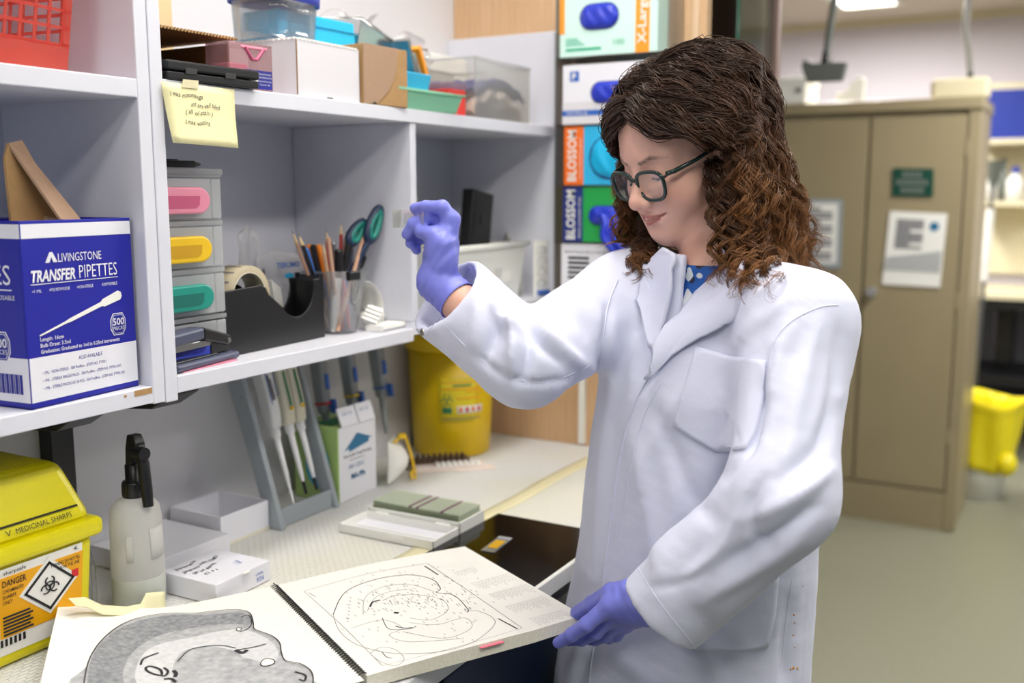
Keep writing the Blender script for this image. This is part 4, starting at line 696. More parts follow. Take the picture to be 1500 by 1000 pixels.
# spray bottle
t = thing('spray_bottle', 'translucent white spray bottle with black trigger head', 'spray bottle', (.972, 1.178, ZB), radians(-52))
MB().lathe([(0, 0), (.034, 0), (.037, .004), (.0375, .05), (.0365, .13), (.034, .148), (.026, .158), (.014, .163), (.0125, .17)], n=36).build('body', 'bottle_pe', t)
MB().lathe([(.0368, .003), (.0379, .006), (.0379, .046), (.0372, .047)], n=36).build('liquid_level', 'bottle_liquid', t)
MB().lathe([(.0155, .163), (.0165, .165), (.0165, .183), (.0155, .186), (.011, .187), (.011, .21), (.008, .213), (0, .213)]).build('collar', 'black_plastic', t); b = MB()
for k in range(18): a = 2*pi*k/18; b.box((.016*cos(a)-.0008, .016*sin(a)-.0008, .166), (.016*cos(a)+.0008, .016*sin(a)+.0008, .182))
b.build('collar_ribs', 'black_plastic', t)
MB().prism([(-.006, .205), (-.004, .235), (.002, .256), (.016, .257), (.024, .245), (.022, .228), (.006, .215), (.006, .205)], (0.7, -.7, 0), Z_, (.7, .7, 0), (-.006, -.006, 0), .016).build('head', 'black_plastic', t, bevel=.002)
MB().tube([(.014, -.012, .24), (.02, -.022, .215), (.023, -.026, .18), (.025, -.029, .155)], [.007, .0085, .0085, .0075], 10).build('trigger', 'black_plastic', t); MB().cyl((.024, -.03, .232), (.006, -.012, .232), .0095, .0095).build('pivot_cap', 'black_plastic', t)
for (a0, a1, z0, z1) in ((-1.75, -1.5, .075, .115), (-.85, -.1, .075, .122)): MB().grid(lambda a, b: (.0384*cos(a0+(a1-a0)*a), .0384*sin(a0+(a1-a0)*a), z0+(z1-z0)*b), 8, 2).build('old_label', 'tape_old' if a1 < -1.9 else 'bottle_pe', t, solid=.0005)
# clear plastic holder left of the bottle
p = atz(155, 872, ZB); t = thing('plastic_clip_stand', 'small clear plastic stand between sharps bin and spray bottle', 'stand', (.925, 1.235, ZB), radians(-10)); MB().tube([(-.018, 0, 0), (-.02, 0, .06), (-.012, 0, .085), (.006, 0, .085), (.012, 0, .06), (.012, .0, 0)], .004, 8).build('arch', 'clear_plastic', t); MB().tube([(-.004, -.02, 0), (-.004, -.01, .05), (-.004, .01, .08)], .0035, 8).build('strut', 'clear_plastic', t)
# boxes
t = thing('freezer_box', 'white handwritten cardboard freezer box lid in front of the spray bottle', 'box', (1.017, 1.069, ZB), radians(1)); bx('lid', (0, 0, .001), (.115, .112, .033), 'box_white', t, bevel=.0012); bx('inner_edge', (.002, .002, 0), (.113, .11, .002), 'card_dark', t, bevel=0)
hx, hy = np.array([.72, .69, 0]), np.array([-.69, .72, 0]); hx, hy = np.array([1., -.12, 0]), np.array([.12, 1., 0])
hx, hy = np.array([0.05, 1., 0]), np.array([-1., .05, 0]); hx, hy = np.array([1., .1, 0.]), np.array([-.1, 1., 0.])
for s, x, y, w in (('Rapamycin', .012, .090, .045), ('10mg/ml in 100% DMSO', .010, .072, .082), ('500 µl aliquots', .014, .055, .052), ('9.2.11', .022, .039, .025)): text(s, (x, y, .0334), hx, hy, .0075, 'ink', t, w=w, shear=.25, jitter=.6, bold=.008)
text('PAS6', (.088, .03, .0334), (.1, 1, 0), (-1, .1, 0), .006, 'ink_blue', t, w=.015); text('box no.', (.079, .03, .0334), (.1, 1, 0), (-1, .1, 0), .003, 'ink_blue', t, w=.013)
text('9/54', (.084, -.0008, .007), X_, Z_, .008, 'ink_blue', t, w=.016); text('LABEL', (.083, -.0008, .018), X_, Z_, .004, 'ink_blue', t, w=.017)
MB().ball((.062, -.001, .031), (.008, .003, .003)).build('torn_patch', 'white_paper', t)
t = thing('freezer_box', 'plain white cardboard box lid lying flat behind the handwritten one', 'box', (1.04, 1.215, ZB)); bx('lid', (0, 0, 0), (.152, .155, .034), 'box_white', t, bevel=.0012); bx('seam', (-.0003, .01, .002), (0, .14, .0028), 'card_buff', t, bevel=0)
t = thing('freezer_box', 'empty open white cardboard box beside the pipette stand', 'box', (1.2, 1.243, ZB))
b = MB(); b.box((0, 0, 0), (.116, .122, .003)); b.box((0, 0, 0), (.116, .003, .054)); b.box((0, .119, 0), (.116, .122, .054)); b.box((0, .003, 0), (.003, .119, .054)); b.box((.113, .003, 0), (.116, .119, .054)); b.build('body', 'box_white', t, bevel=.0006)
MB().box((.0032, .0032, .003), (.1128, .1188, .0035)).build('base_lining', 'card_white', t); bx('base_band', (-.0006, -.0006, 0), (.1166, .0, .006), 'page_edge', t, bevel=0)
# pipette stand
t = thing('pipette_stand', 'grey plastic pipette stand holding three white pipettes', 'pipette stand', (1.318, 1.215, ZB))
def plate(x): return MB().prism([(0, 0), (.03, 0), (.135, .30), (.105, .318), (.095, .312)], Y_, Z_, X_, (x, 0, 0), .012)
s1 = plate(0).build('side_plate', 'grey_stand', t, bevel=.002); plate(.152).build('side_plate', 'grey_stand', t, bevel=.002)
for z in (.235, .285): MB().cyl((-.001, .085+(z-.235)*.35, z), (.0, .085+(z-.235)*.35, z), .004).build('screw', 'steel', s1)
MB().box((.012, .01, .0), (.152, .018, .035)).build('cross_bar', 'grey_stand', t, bevel=.002); MB().box((.012, .112, .285), (.152, .135, .297)).build('hanger_rail', 'black_plastic', t)
def pipette(loc, m, label, tipm, kind, rz=0, tilt=0.30):
    t = thing('pipette', label, 'pipette', loc, group='pipettes on the stand' if kind else 'grey pipettes under the shelf', rot=(tilt, 0, rz))
    if kind:
        MB().prism([(-.018, .0), (.016, 0), (.014, -.09), (.010, -.12), (-.008, -.12), (-.014, -.09)], Y_, Z_, X_, (-.013, 0, 0), .026).build('handle', m, t, bevel=.006, seg=3); MB().box((-.012, -.024, -.012), (.012, .02, .004)).build('finger_rest', m, t, bevel=.003)
        MB().cyl((0, .002, -.118), (0, .002, -.135), .0095, .009).build('collar', 'pipette_white', t); MB().cyl((0, .002, -.135), (0, .002, -.21), .0062, .0045).cyl((0, .002, -.21), (0, .002, -.235), .0045, .0022).build('shaft', 'pipette_white', t)
        if tipm: MB().cyl((0, .002, -.228), (0, .002, -.252), .0034, .0026).build('tip_end', tipm, t)
        else: MB().cyl((0, .002, -.235), (0, .002, -.265), .0035, .0012).build('tip', 'pipette_white', t)
        MB().cyl((0, 0, 0), (0, 0, .02), .008).build('plunger', 'pipette_white', t)
    else:
        MB().prism([(-.017, .01), (.016, .01), (.014, -.085), (.010, -.11), (-.008, -.11), (-.013, -.085)], Y_, Z_, X_, (-.012, 0, 0), .024).build('handle', 'pipette_grey', t, bevel=.006, seg=3)
        MB().box((-.0128, -.0172, -.09), (.0128, .012, -.086)).build('colour_ring', m, t); bx('ejector', (.004, -.024, -.11), (.012, -.012, -.082), 'ink_blue', t, bevel=.001)
        MB().cyl((0, .0, -.11), (0, .002, -.19), .008, .004).build('shaft', 'pipette_grey', t); bx('volume_window', (-.005, -.019, -.06), (.004, -.0165, -.03), 'ink_blue', t, bevel=0); MB().cyl((0, 0, .01), (0, 0, .03), .008).build('plunger', 'black_plastic', t)
    return t
for k, (x, tm, m, lab_) in enumerate(((.050, None, 'pipette_white', 'white pipette with blue-framed label, leftmost on the grey stand'), (.088, 'black_plastic', 'pipette_cream', 'cream pipette in the middle of the grey stand'), (.118, 'black_plastic', 'pipette_cream', 'cream pipette at the right of the grey stand'))):
    q = pipette((1.318+x, 1.215+.088, ZB+.285), m, lab_, tm, 1, tilt=-.29)
    if k == 0:
        for a, b_ in (((-.010, -.0188, -.012), (-.009, -.0178, -.075)), ((.010, -.0188, -.012), (.011, -.0178, -.06)), ((-.010, -.0188, -.013), (.011, -.0178, -.012)), ((.0, -.0188, -.061), (.011, -.0178, -.06))): bx('label_border', (a[0], a[1], min(a[2], b_[2])), (b_[0], b_[1], max(a[2], b_[2])), 'ink_blue', q, bevel=0)
        [bx('lettering', (-.007+.005*k_, -.0192, -.068), (-.0045+.005*k_, -.0182, -.02-.008*k_), 'ink_grey' if k_ else 'ink', q, bevel=0) for k_ in range(2)]
    else: MB().box((-.002, -.0195, -.085), (.001, -.0165, -.02)).build('scale_strip', 'green_dark', q); MB().ball((-.001, -.018, -.09), .004).build('button', 'yellow_handle', q); bx('top_hook', (-.012, -.026, .004), (.012, .0, .010), 'yellow_handle', q)
for k, (x, m, lab_) in enumerate(((1.545, 'red_ink', 'grey pipette with red ring hanging under the shelf'), (1.635, 'yellow_handle', 'grey pipette with yellow ring hanging under the shelf'), (1.735, 'ink_blue', 'grey pipette with blue ring hanging under the shelf'))):
    pipette((x, 1.315, ZB+.27), m, lab_, None, 0, tilt=-.14)
t = thing('pipette_rail', 'black rail under the shelf holding the grey pipettes', 'rail', (1.50, 1.30, 1.195)); bx('bar', (-.02, .02, 0), (.27, .045, .018), 'black_plastic', t); bx('hook', (-.045, .0, -.02), (-.015, .04, .01), 'black_plastic', t, bevel=.004)
bx('fixing', (0, .02, .018), (.02, .045, .0278), 'black_plastic', t)
# tissue carton green/white
t = thing('tissue_carton', 'green and white carton with blue arrow and lifted flap', 'carton', (1.494, 1.228, ZB)); W, D, H = .12, .11, .148
bx('body', (0, 0, 0), (W, D, H), 'green_carton', t, bevel=.001); bx('front_panel', (.003, -.0008, .001), (W-.001, 0, H), 'box_white', t, bevel=0)
MB().box((.012, -.004, H), (.062, .0, H+.038), rot=Rx(-.35), piv=(.0, 0, H)).build('flap', 'box_white', t); MB().box((.066, -.004, H), (W-.004, .0, H+.038), rot=Rx(-.35), piv=(.0, 0, H)).build('flap', 'box_white', t)
MB().prism([(.02, .100), (.06, .130), (.108, .112), (.096, .112), (.096, .105), (.034, .096), (.034, .103)], X_, Z_, (0, -1, 0), (0, -.0008, 0), .0006).build('arrow', 'arrow_blue', t)
text('Mask Earlfit Tongal Paradise', (.016, -.0016, .086), X_, Z_, .006, 'ink', t, w=.088); text('anti-dust respirator', (.034, -.0016, .078), X_, Z_, .004, 'ink_grey', t, w=.05); text('XK CDC', (.03, -.0016, .062), X_, Z_, .008, 'arrow_blue', t, w=.05); text('MA-99s', (.038, -.0016, .04), X_, Z_, .011, 'arrow_blue', t, w=.045, bold=.03)
for k in range(2): text('LVR 7-27', (.02+.052*k, .002, H+.022), X_, (0, .34, .94), .006, 'arrow_blue', t, w=.03)
MB().lathe([(0, 0), (.03, 0)], (-.0006, .05, .07), (-1, 0, 0), 24, sy=1.5).build('side_picture', 'sky_box', t); bx('side_print', (-.0008, .03, .03), (0, .05, .045), 'arrow_blue', t, bevel=0); bx('top_slot', (.02, .03, H), (.1, .07, H+.0006), 'green_dark', t, bevel=0)
# respirator mask
t = thing('respirator_mask', 'white cup respirator mask with yellow straps beside the carton', 'mask', (1.672, 1.245, ZB+.002), radians(25))
MB().grid(lambda a, b: (.042*sin(a*pi-pi/2)*1.0*(1-.15*b)*(1-b*b*.2), -.01-.035*cos((a-.5)*pi)*sin(b*pi*.9+.25), .002+b*.085), 20, 14).build('cup', 'white_paper', t, solid=.003)
MB().tube([(-.02, -.02, .085), (-.01, -.035, .095), (.01, -.04, .088), (.026, -.045, .06), (.034, -.05, .03), (.03, -.055, .008), (.005, -.06, .004), (-.012, -.056, .007), (0, -.052, .014), (.03, -.055, .014), (.046, -.045, .006)], .0032, 7).build('strap', 'yellow_handle', t); MB().ball((-.004, -.035, .095), (.014, .01, .006)).build('strap_knot', 'yellow_handle', t)
# yellow bucket
t = thing('clinical_bucket', 'round yellow clinical waste bucket with hazard label under the shelf', 'bucket', (1.962, 1.268, ZB))
MB().lathe([(0, 0), (.085, 0), (.089, .004), (.103, .262), (.0, .262)], n=48, sy=.98).build('body', 'yellow_bucket', t); MB().lathe([(.103, .245), (.109, .247), (.110, .285), (.106, .29), (.0, .292)], n=48, sy=.98).build('lid', 'yellow_bucket', t)
ang = atan2(-.8, -.62); 
def blab(a0, a1, z0, z1, m, off, name='label', n=14):
    MB().grid(lambda a, b: ((.0892+(z0+(z1-z0)*b)*.0541+off)*cos(ang+a0+(a1-a0)*a), (.0892+(z0+(z1-z0)*b)*.0541+off)*.98*sin(ang+a0+(a1-a0)*a), z0+(z1-z0)*b), n, 3).build(name, m, t, solid=.0005)
blab(-.62, .52, .085, .185, 'yellow_label', .0006)
for k, (a0, a1, z, m, hh) in enumerate(((-.55, .45, .176, 'orange_label', .003), (-.3, .15, .168, 'green_dark', .004), (-.55, .45, .160, 'orange_label', .004), (0, .45, .153, 'orange_label', .003), (-.2, .4, .138, 'orange_label', .004), (-.55, .45, .092, 'ink_grey', .002))): blab(a0, a1, z, z+hh, m, .0014, 'lettering')
blab(-.2, .47, .105, .122, 'white_paper', .0014, 'pictogram_strip')
for k in range(4): blab(-.15+k*.16, -.07+k*.16, .108, .119, 'red_ink' if k % 2 else 'orange_box', .002, 'pictogram', 3)
for k in range(3):
    a = pi/2+k*2*pi/3; P = []
    for q in np.linspace(a+.5, a+2*pi-.5, 12): aa = ang-.44+(.008*cos(a)+.007*cos(q))/.1; z = .137+.008*sin(a)+.007*sin(q); rr = .0892+z*.0541+.002; P.append((rr*cos(aa), rr*.98*sin(aa), z))
    MB().tube(P, .0012, 5).build('biohazard_mark', 'green_dark', t)
blab(-.55, -.32, .106, .120, 'green_dark', .002, 'pictogram', 4)
# comb rack in front of bucket
t = thing('comb_rack', 'brown and white plastic comb racks lying in front of the bucket', 'rack', (1.775, 1.215, ZB), radians(-46))
bx('base', (-.03, -.02, .0), (.13, .02, .012), 'gauze', t); bx('strip', (-.06, .005, .012), (.10, .035, .020), 'brown_comb', t)
for k in range(12): bx('tooth', (-.055+k*.0125, .0, .020), (-.049+k*.0125, .03, .03), 'brown_comb', t)
for k in range(8): bx('tooth', (.02+k*.0125, -.022, .010), (.028+k*.0125, -.002, .019), 'white_paper', t)
bx('card', (.06, -.03, .0), (.15, .012, .003), 'gauze', t)
# slide box
t = thing('slide_box', 'open white slide box packed with greenish glass slides', 'slide box', (1.366, .922, ZB), radians(1))
def tray(x0, x1, y0, y1, h, name):
    b = MB(); b.box((x0, y0, 0), (x1, y1, .003)); b.box((x0, y0, 0), (x1, y0+.003, h)); b.box((x0, y1-.003, 0), (x1, y1, h)); b.box((x0, y0, 0), (x0+.003, y1, h)); b.box((x1-.003, y0, 0), (x1, y1, h)); return b.build(name, 'white_plastic', t, bevel=.001)
tray(0, .083, 0, .2, .017, 'lid'); bx('lid_lining', (.004, .004, .003), (.079, .196, .0036), 'box_white', t, bevel=0); bx('lid_rib', (.038, .004, .0036), (.043, .196, .006), 'white_plastic', t); tray(.086, .172, 0, .2, .024, 'base')
bx('latch', (-.002, .06, .006), (0, .09, .014), 'white_plastic', t); bx('hinge', (.081, .02, .012), (.088, .05, .018), 'white_plastic', t); bx('hinge', (.081, .15, .012), (.088, .18, .018), 'white_plastic', t)
me = None
for k in range(36):
    y = .008+k*.0053; m = 'purple' if k in (7, 17, 20) else 'slide_green'
    s = thing('microscope_slide', ('glass slide with purple end standing in the slide box' if m == 'purple' else 'greenish glass slide standing upright in the slide box'), 'slide', (1.366+.0925, .922+y, ZB+.004), radians(1), group='purple-ended slides in the slide box' if m == 'purple' else 'green slides in the slide box')
    bx('plate', (0, 0, 0), (.074, .0013, .028+.003*random.Random(k).random()), 'slide_glass' if False else 'slide_green', s, bevel=0)
    bx('end_mark', (.0, -.0001, .0282 if m != 'purple' else .028), (.074, .0014, .0315), m if m == 'purple' else 'slide_edge', s, bevel=0)
# torn paper at bottle foot (stuck on the book top edge)
# ------------------------------------------------------------------ spiral atlas
ZP = .918
S0 = atz(401, 858, ZP); T0 = atz(681, 800, ZP); e1 = (T0-S0); PW = np.linalg.norm(e1); e1 /= PW; e2 = np.array([e1[1], -e1[0], 0.]);   # e1: spiral -> outer edge; e2: head -> foot of the page
BR = atz(861, 903, ZP); PH = (BR-T0)@e2
t = thing('spiral_atlas', 'open spiral-bound brain atlas held by her gloved hand', 'book', (0, 0, 0))
def rp(a, b): return S0+e1*PW*a+e2*PH*b
def zr(a, b): return .004*sin(pi*min(1, a*1.0))*(1-b)+.0
b = MB(); nu, nv = 24, 16
def rtop(a, b): p = rp(.012+.988*a, b).copy(); p[2] = ZP+.0035*sin(pi*a)*(1-.5*b)+.004*max(0, a-.75)*4*b; return p
def rbot(a, b): p = rp(.012+.988*a, b).copy(); p = p+e1*.004*a*0; p[2] = ZB+.0015+.004*max(0, a-.75)*4*b*.9; return p
b = MB(); b.grid(rtop, nu, nv); b.build('right_page', 'page', t)
b = MB()
for f0, f1 in ((lambda s: rtop(s, 1), lambda s: rbot(s, 1)), (lambda s: rtop(1, 1-s), lambda s: rbot(1, 1-s)), (lambda s: rtop(1-s, 0), lambda s: rbot(1-s, 0)), (lambda s: rtop(0, s), lambda s: rbot(0, s))): b.grid(lambda s, q, f0=f0, f1=f1: tuple(f0(s)*(1-q)+f1(s)*q), 16, 1)
b.grid(lambda a, b_: rbot(b_, a), 6, 6); b.build('page_block', 'page_edge', t)
p = rtop(.62, 1.0); tb = MB(); q = atz(725, 955, ZP); sa = ((q-S0)@e1)/PW; tb.prism([(0, 0), (.035, 0), (.035, .012), (0, .012)], e1, -e2, Z_, rtop(sa-.03, 1.0)+e2*.005+np.array([0, 0, -.004]), .0008); tb.build('page_tab', 'tab_pink', t)
# left page leaf: flat near the spiral, curling up against the sharps container
LW = PW*1.0; PTL = atz(88, 876, .955); PBL = atz(42, 1075, .95)
def lp_(a, b): 
    A0 = S0-e1*.004+e2*PH*1.03*b; B0 = PTL*(1-b)+PBL*b; p = A0*(1-a)+B0*a; c = max(0, a-.45)/.55
    p[2] = ZP+.0005-.004*sin(pi*a)+(B0[2]-ZP)*c**1.8; return p
b = MB(); b.grid(lambda a, b_: lp_(a, b_), 40, 20); b.build('left_page', 'page', t)
b = MB(); b.grid(lambda a, b_: tuple(np.array(lp_(a, b_))+np.array([0, 0, -.0012-(.013*(1-a)**1.5)])), 40, 20); b.build('lower_leaves', 'page_edge', t)
b = MB(); NR = 54
for k in range(NR):
    c = S0+e2*(PH*(.004+k*.992/NR)); c = c+np.array([0, 0, -.006]); r = .0085
    P = [c+e1*r*cos(a)+np.array([0, 0, r*sin(a)])+e2*(a/(2*pi)*PH/NR) for a in np.linspace(-.6, pi+.6, 11)]; b.tube(P, .0008, 5)
b.build('spiral', 'black_plastic', t); MB().tube([S0+e2*PH*s+np.array([0, 0, .0046]) for s in np.linspace(0, .999, 4)], .0009, 5).build('spiral_spine', 'black_plastic', t)
# drawings on the pages: thin ink ribbons following the page surface
Vs = [tuple(rtop(i/40, j/30)) for j in range(31) for i in range(41)]; Fs = [(j*41+i, j*41+i+1, (j+1)*41+i+1, (j+1)*41+i) for j in range(30) for i in range(40)]
Vl = [tuple(lp_(i/60, j/30)) for j in range(31) for i in range(61)]; Fl = [(j*61+i, j*61+i+1, (j+1)*61+i+1, (j+1)*61+i) for j in range(30) for i in range(60)]
bvR = BVHTree.FromPolygons([Vector(v) for v in Vs], Fs); bvL = BVHTree.FromPolygons([Vector(v) for v in Vl], Fl)
def hit(bv, u, v):
    h = bv.ray_cast(Vector(cC), Vector(ray(u, v)).normalized()); return None if h[0] is None else np.array(h[0])
def smooth_path(P, closed=False, n=6):
    P = np.array(P, float); out = []; m = len(P); idx = range(m if closed else m-1)
    for i in idx:
        p0, p1, p2, p3 = [P[(i+k) % m] if closed else P[min(max(i+k, 0), m-1)] for k in (-1, 0, 1, 2)]
        for s in np.linspace(0, 1, n, endpoint=False): out.append(.5*((2*p1)+(-p0+p2)*s+(2*p0-5*p1+4*p2-p3)*s*s+(-p0+3*p1-3*p2+p3)*s**3))
    if not closed: out.append(P[-1])
    return np.array(out)
def ink(bv, P, m, wd=.0005, closed=False, n=6, mb=None, sm=True):
    wd = wd*1.25
    Q = smooth_path(P, closed, n) if sm else np.array(P, float)
    W_ = [hit(bv, u, v) for u, v in Q]; W_ = [q for q in W_ if q is not None]
    if len(W_) < 2: return
    W_ = np.array(W_)+np.array([0, 0, .0004 if bv is bvR else .0014])
    if closed: W_ = np.vstack([W_, W_[:1]])
    T = np.gradient(W_, axis=0); N = np.cross(T, (0, 0, 1)); N /= np.linalg.norm(N, axis=1)[:, None]+1e-9
    V = np.empty((2*len(W_), 3)); V[0::2] = W_-N*wd; V[1::2] = W_+N*wd
    mb.add(V, [(2*i, 2*i+2, 2*i+3, 2*i+1) for i in range(len(W_)-1)])
R_ = random.Random(7); lg = MB(); dk = MB()
# right page line drawing
ink(bvR, [(488, 900), (505, 868), (545, 850), (595, 842), (632, 848), (645, 862), (640, 868), (665, 872), (685, 892), (684, 897)], 'x', .0005, mb=dk)
ink(bvR, [(488, 900), (496, 922), (515, 940), (540, 950), (580, 957), (640, 955), (690, 942), (722, 918), (722, 905), (700, 895), (680, 895)], 'x', .00035, mb=lg)
ink(bvR, [(532, 900), (535, 875), (560, 860), (600, 856), (640, 868)], 'x', .0003, mb=lg); ink(bvR, [(538, 895), (550, 875), (575, 866), (610, 862)], 'x', .0003, mb=lg); ink(bvR, [(560, 880), (580, 872), (620, 872), (650, 880), (655, 895), (630, 908), (600, 905)], 'x', .0003, mb=lg); ink(bvR, [(600, 912), (640, 915), (680, 905), (690, 920), (650, 935), (590, 925)], 'x', .0003, mb=lg); ink(bvR, [(515, 920), (560, 908), (590, 920), (570, 930), (600, 940), (680, 935)], 'x', .0003, mb=lg)
ink(bvR, [(560, 905), (566, 918), (575, 922), (600, 921), (610, 917)], 'x', .0004, mb=dk); ink(bvR, [(542, 889), (546, 882), (557, 879)], 'x', .0012, mb=dk); ink(bvR, [(577, 897), (584, 898)], 'x', .0022, mb=dk, n=3); ink(bvR, [(579, 917), (592, 920), (604, 919)], 'x', .0007, mb=dk)
ink(bvR, [(445, 866), (540, 840), (626, 825)], 'x', .0003, mb=lg); ink(bvR, [(626, 825), (690, 868), (765, 920)], 'x', .0004, mb=lg); ink(bvR, [(445, 866), (500, 915), (560, 975)], 'x', .0003, mb=lg); ink(bvR, [(560, 975), (660, 950), (765, 920)], 'x', .0002, mb=lg)
ink(bvR, [(545, 955), (560, 948), (580, 952), (592, 965), (580, 975), (560, 970), (545, 960)], 'x', .0003, mb=lg, closed=True); ink(bvR, [(560, 955), (566, 962), (574, 964)], 'x', .0004, mb=dk)
for k in range(190):   # small annotation marks
    u = R_.gauss(612, 45); v = 870+R_.gauss(0, 16)+(u-612)*.05; L = R_.uniform(2, 5); a = R_.uniform(.4, .9); ink(bvR, [(u, v), (u+L*cos(a), v+L*sin(a))], 'x', .00028, mb=lg, sm=False)
for k in range(60):
    u = R_.uniform(500, 700); v = R_.uniform(862, 940); ink(bvR, [(u, v), (u+3, v+2)], 'x', .0003, mb=lg, sm=False)
for k in range(8): ink(bvR, [(512-k*.6, 875+k*5), (515-k*.6, 876+k*5)], 'x', .0005, mb=lg, sm=False)
# text columns near the outer edge (lines run along the page's long side)
for (u0, v0, n, L) in ((664, 836, 9, 24), (690, 852, 17, 22), (716, 868, 17, 22), (740, 886, 17, 22), (775, 904, 15, 20)):
    for k in range(n):
        u = u0+k*3.3; v = v0-k*.9+2; l = L*(.6+.4*R_.random())
        if n == 9: l *= .6
        for s in range(4): ink(bvR, [(u+l*s/4, v+l*.55*s/4), (u+l*(s+.75)/4, v+l*.55*(s+.75)/4)], 'x', .00021, mb=lg, sm=False)
ink(bvR, [(622, 829), (642, 842)], 'x', .0009, mb=dk, sm=False); ink(bvR, [(730, 906), (758, 921)], 'x', .0008, mb=dk, sm=False); ink(bvR, [(452, 868), (462, 874)], 'x', .0005, mb=lg, sm=False)
lg.build('line_drawing', 'print_grey', t); dk.build('line_drawing', 'print_dark', t)
# left page: stained brain section
out = [(122, 1010), (128, 975), (140, 950), (160, 928), (185, 912), (215, 903), (250, 899), (285, 899), (320, 895), (350, 894), (366, 899), (371, 912), (372, 921), (380, 925), (400, 933), (410, 943), (412, 955), (418, 968), (440, 973), (455, 983), (459, 997), (455, 1010)]
def patch(bv, poly, m, name, off=.0003):
    Q = smooth_path(poly, True, 4); W_ = [hit(bv, u, min(v, 1060)) for u, v in Q]; W_ = [q for q in W_ if q is not None]
    if len(W_) < 3: return None
    n = len(Q); pts = [Vector((float(u), float(v))) for u, v in Q]; lo, hi = Q.min(0), Q.max(0)
    pts += [Vector((float(u), float(v))) for u in np.arange(lo[0]+5, hi[0], 11) for v in np.arange(lo[1]+4, hi[1], 8)]
    vo, _, fo_, *_r = mathutils.geometry.delaunay_2d_cdt(pts, [(i, (i+1) % n) for i in range(n)], [], 1, 1e-4)
    V = []
    for p in vo:
        h_ = hit(bv, p[0], min(p[1], 1060)); V.append((h_ if h_ is not None else W_[0])+np.array([0, 0, off]))
    F = [tuple(f) for f in fo_]; F = [f if np.cross(V[f[1]]-V[f[0]], V[f[2]]-V[f[0]])[2] > 0 else f[::-1] for f in F]
    return mesh_obj(name, V, F, m, t, True)
def tissue(name, c1, c2, sc):
    m = mat(name, c1, .85, col2=c2, vscale=sc); return name
tissue('tissue_mid', '9b9ca0', 'bfc0c3', 90); tissue('tissue_dark', '77797e', '9fa1a5', 140); tissue('tissue_light', 'c6c7ca', 'd9d9da', 120)
patch(bvL, out, 'tissue_mid', 'section_print', .0003)
patch(bvL, [(128, 1000), (134, 965), (155, 935), (190, 914), (240, 902), (300, 901), (350, 897), (366, 905), (364, 915), (330, 914), (280, 920), (230, 932), (195, 955), (180, 985), (178, 1010), (128, 1010)], 'tissue_dark', 'section_print', .0005)
patch(bvL, [(200, 1000), (205, 965), (230, 945), (275, 935), (320, 925), (355, 922), (385, 932), (402, 945), (408, 960), (395, 972), (350, 962), (300, 960), (265, 975), (240, 1010)], 'tissue_light', 'section_print', .0006)
patch(bvL, [(255, 990), (262, 960), (290, 948), (330, 950), (355, 962), (350, 985), (300, 1005)], 'tissue_mid', 'section_print', .0007)
patch(bvL, [(385, 985), (420, 975), (445, 983), (455, 997), (440, 1008), (390, 1008)], 'tissue_mid', 'section_print', .0007)
patch(bvL, [(382, 972), (388, 966), (400, 967), (402, 972), (392, 976), (384, 976)], 'page', 'section_print', .0009); patch(bvL, [(346, 923), (350, 920), (354, 922), (350, 925)], 'page', 'section_print', .0009)
dk = MB()
ink(bvL, out, 'x', .0006, mb=dk); ink(bvL, [(206, 975), (210, 966), (224, 960), (232, 957)], 'x', .0011, mb=dk); ink(bvL, [(215, 978), (222, 977), (235, 982), (236, 990), (222, 987), (214, 982)], 'x', .0013, mb=dk, closed=True); ink(bvL, [(240, 979), (246, 984), (243, 990), (237, 991)], 'x', .0013, mb=dk); ink(bvL, [(240, 996), (250, 995), (258, 1000)], 'x', .0016, mb=dk); ink(bvL, [(254, 983), (258, 988), (256, 992)], 'x', .002, mb=dk); ink(bvL, [(345, 953), (355, 957), (362, 953)], 'x', .0022, mb=dk); ink(bvL, [(346, 953), (370, 949), (390, 944)], 'x', .0007, mb=dk); ink(bvL, [(432, 985), (447, 990), (446, 998), (438, 996)], 'x', .0012, mb=dk); ink(bvL, [(260, 970), (280, 952), (320, 946), (345, 950)], 'x', .0006, mb=dk)
ink(bvL, [(382, 972), (388, 966), (400, 967), (402, 972), (392, 976), (384, 976)], 'x', .0005, mb=dk, closed=True); ink(bvL, [(346, 923), (350, 920), (354, 922), (350, 925)], 'x', .0005, mb=dk, closed=True); ink(bvL, [(352, 905), (364, 902), (369, 912), (364, 921), (352, 926)], 'x', .0006, mb=dk)
dk.build('section_outline', 'print_dark', t)
# torn yellowish paper behind the book, standing in front of the bottle
t = thing('torn_paper', 'torn pale yellow sticky paper lying between the bottle and the atlas', 'paper', (0, 0, 0))
T = [[(100, 876), (124, 874), (150, 886), (185, 888), (206, 884), (214, 868), (241, 866)], [(112, 888), (130, 890), (150, 900), (185, 902), (206, 900), (222, 900), (244, 899)]]
def tp_(a, b):
    i = min(int(a*6), 5); s = a*6-i; p = (np.array(T[0][i])*(1-s)+np.array(T[0][i+1])*s)*(1-b)+(np.array(T[1][i])*(1-s)+np.array(T[1][i+1])*s)*b
    return aty(p[0], p[1], 1.128-.012*b+.004*sin(a*9))
MB().grid(tp_, 24, 5).build('sheet', 'paper_torn', t, solid=.0006)
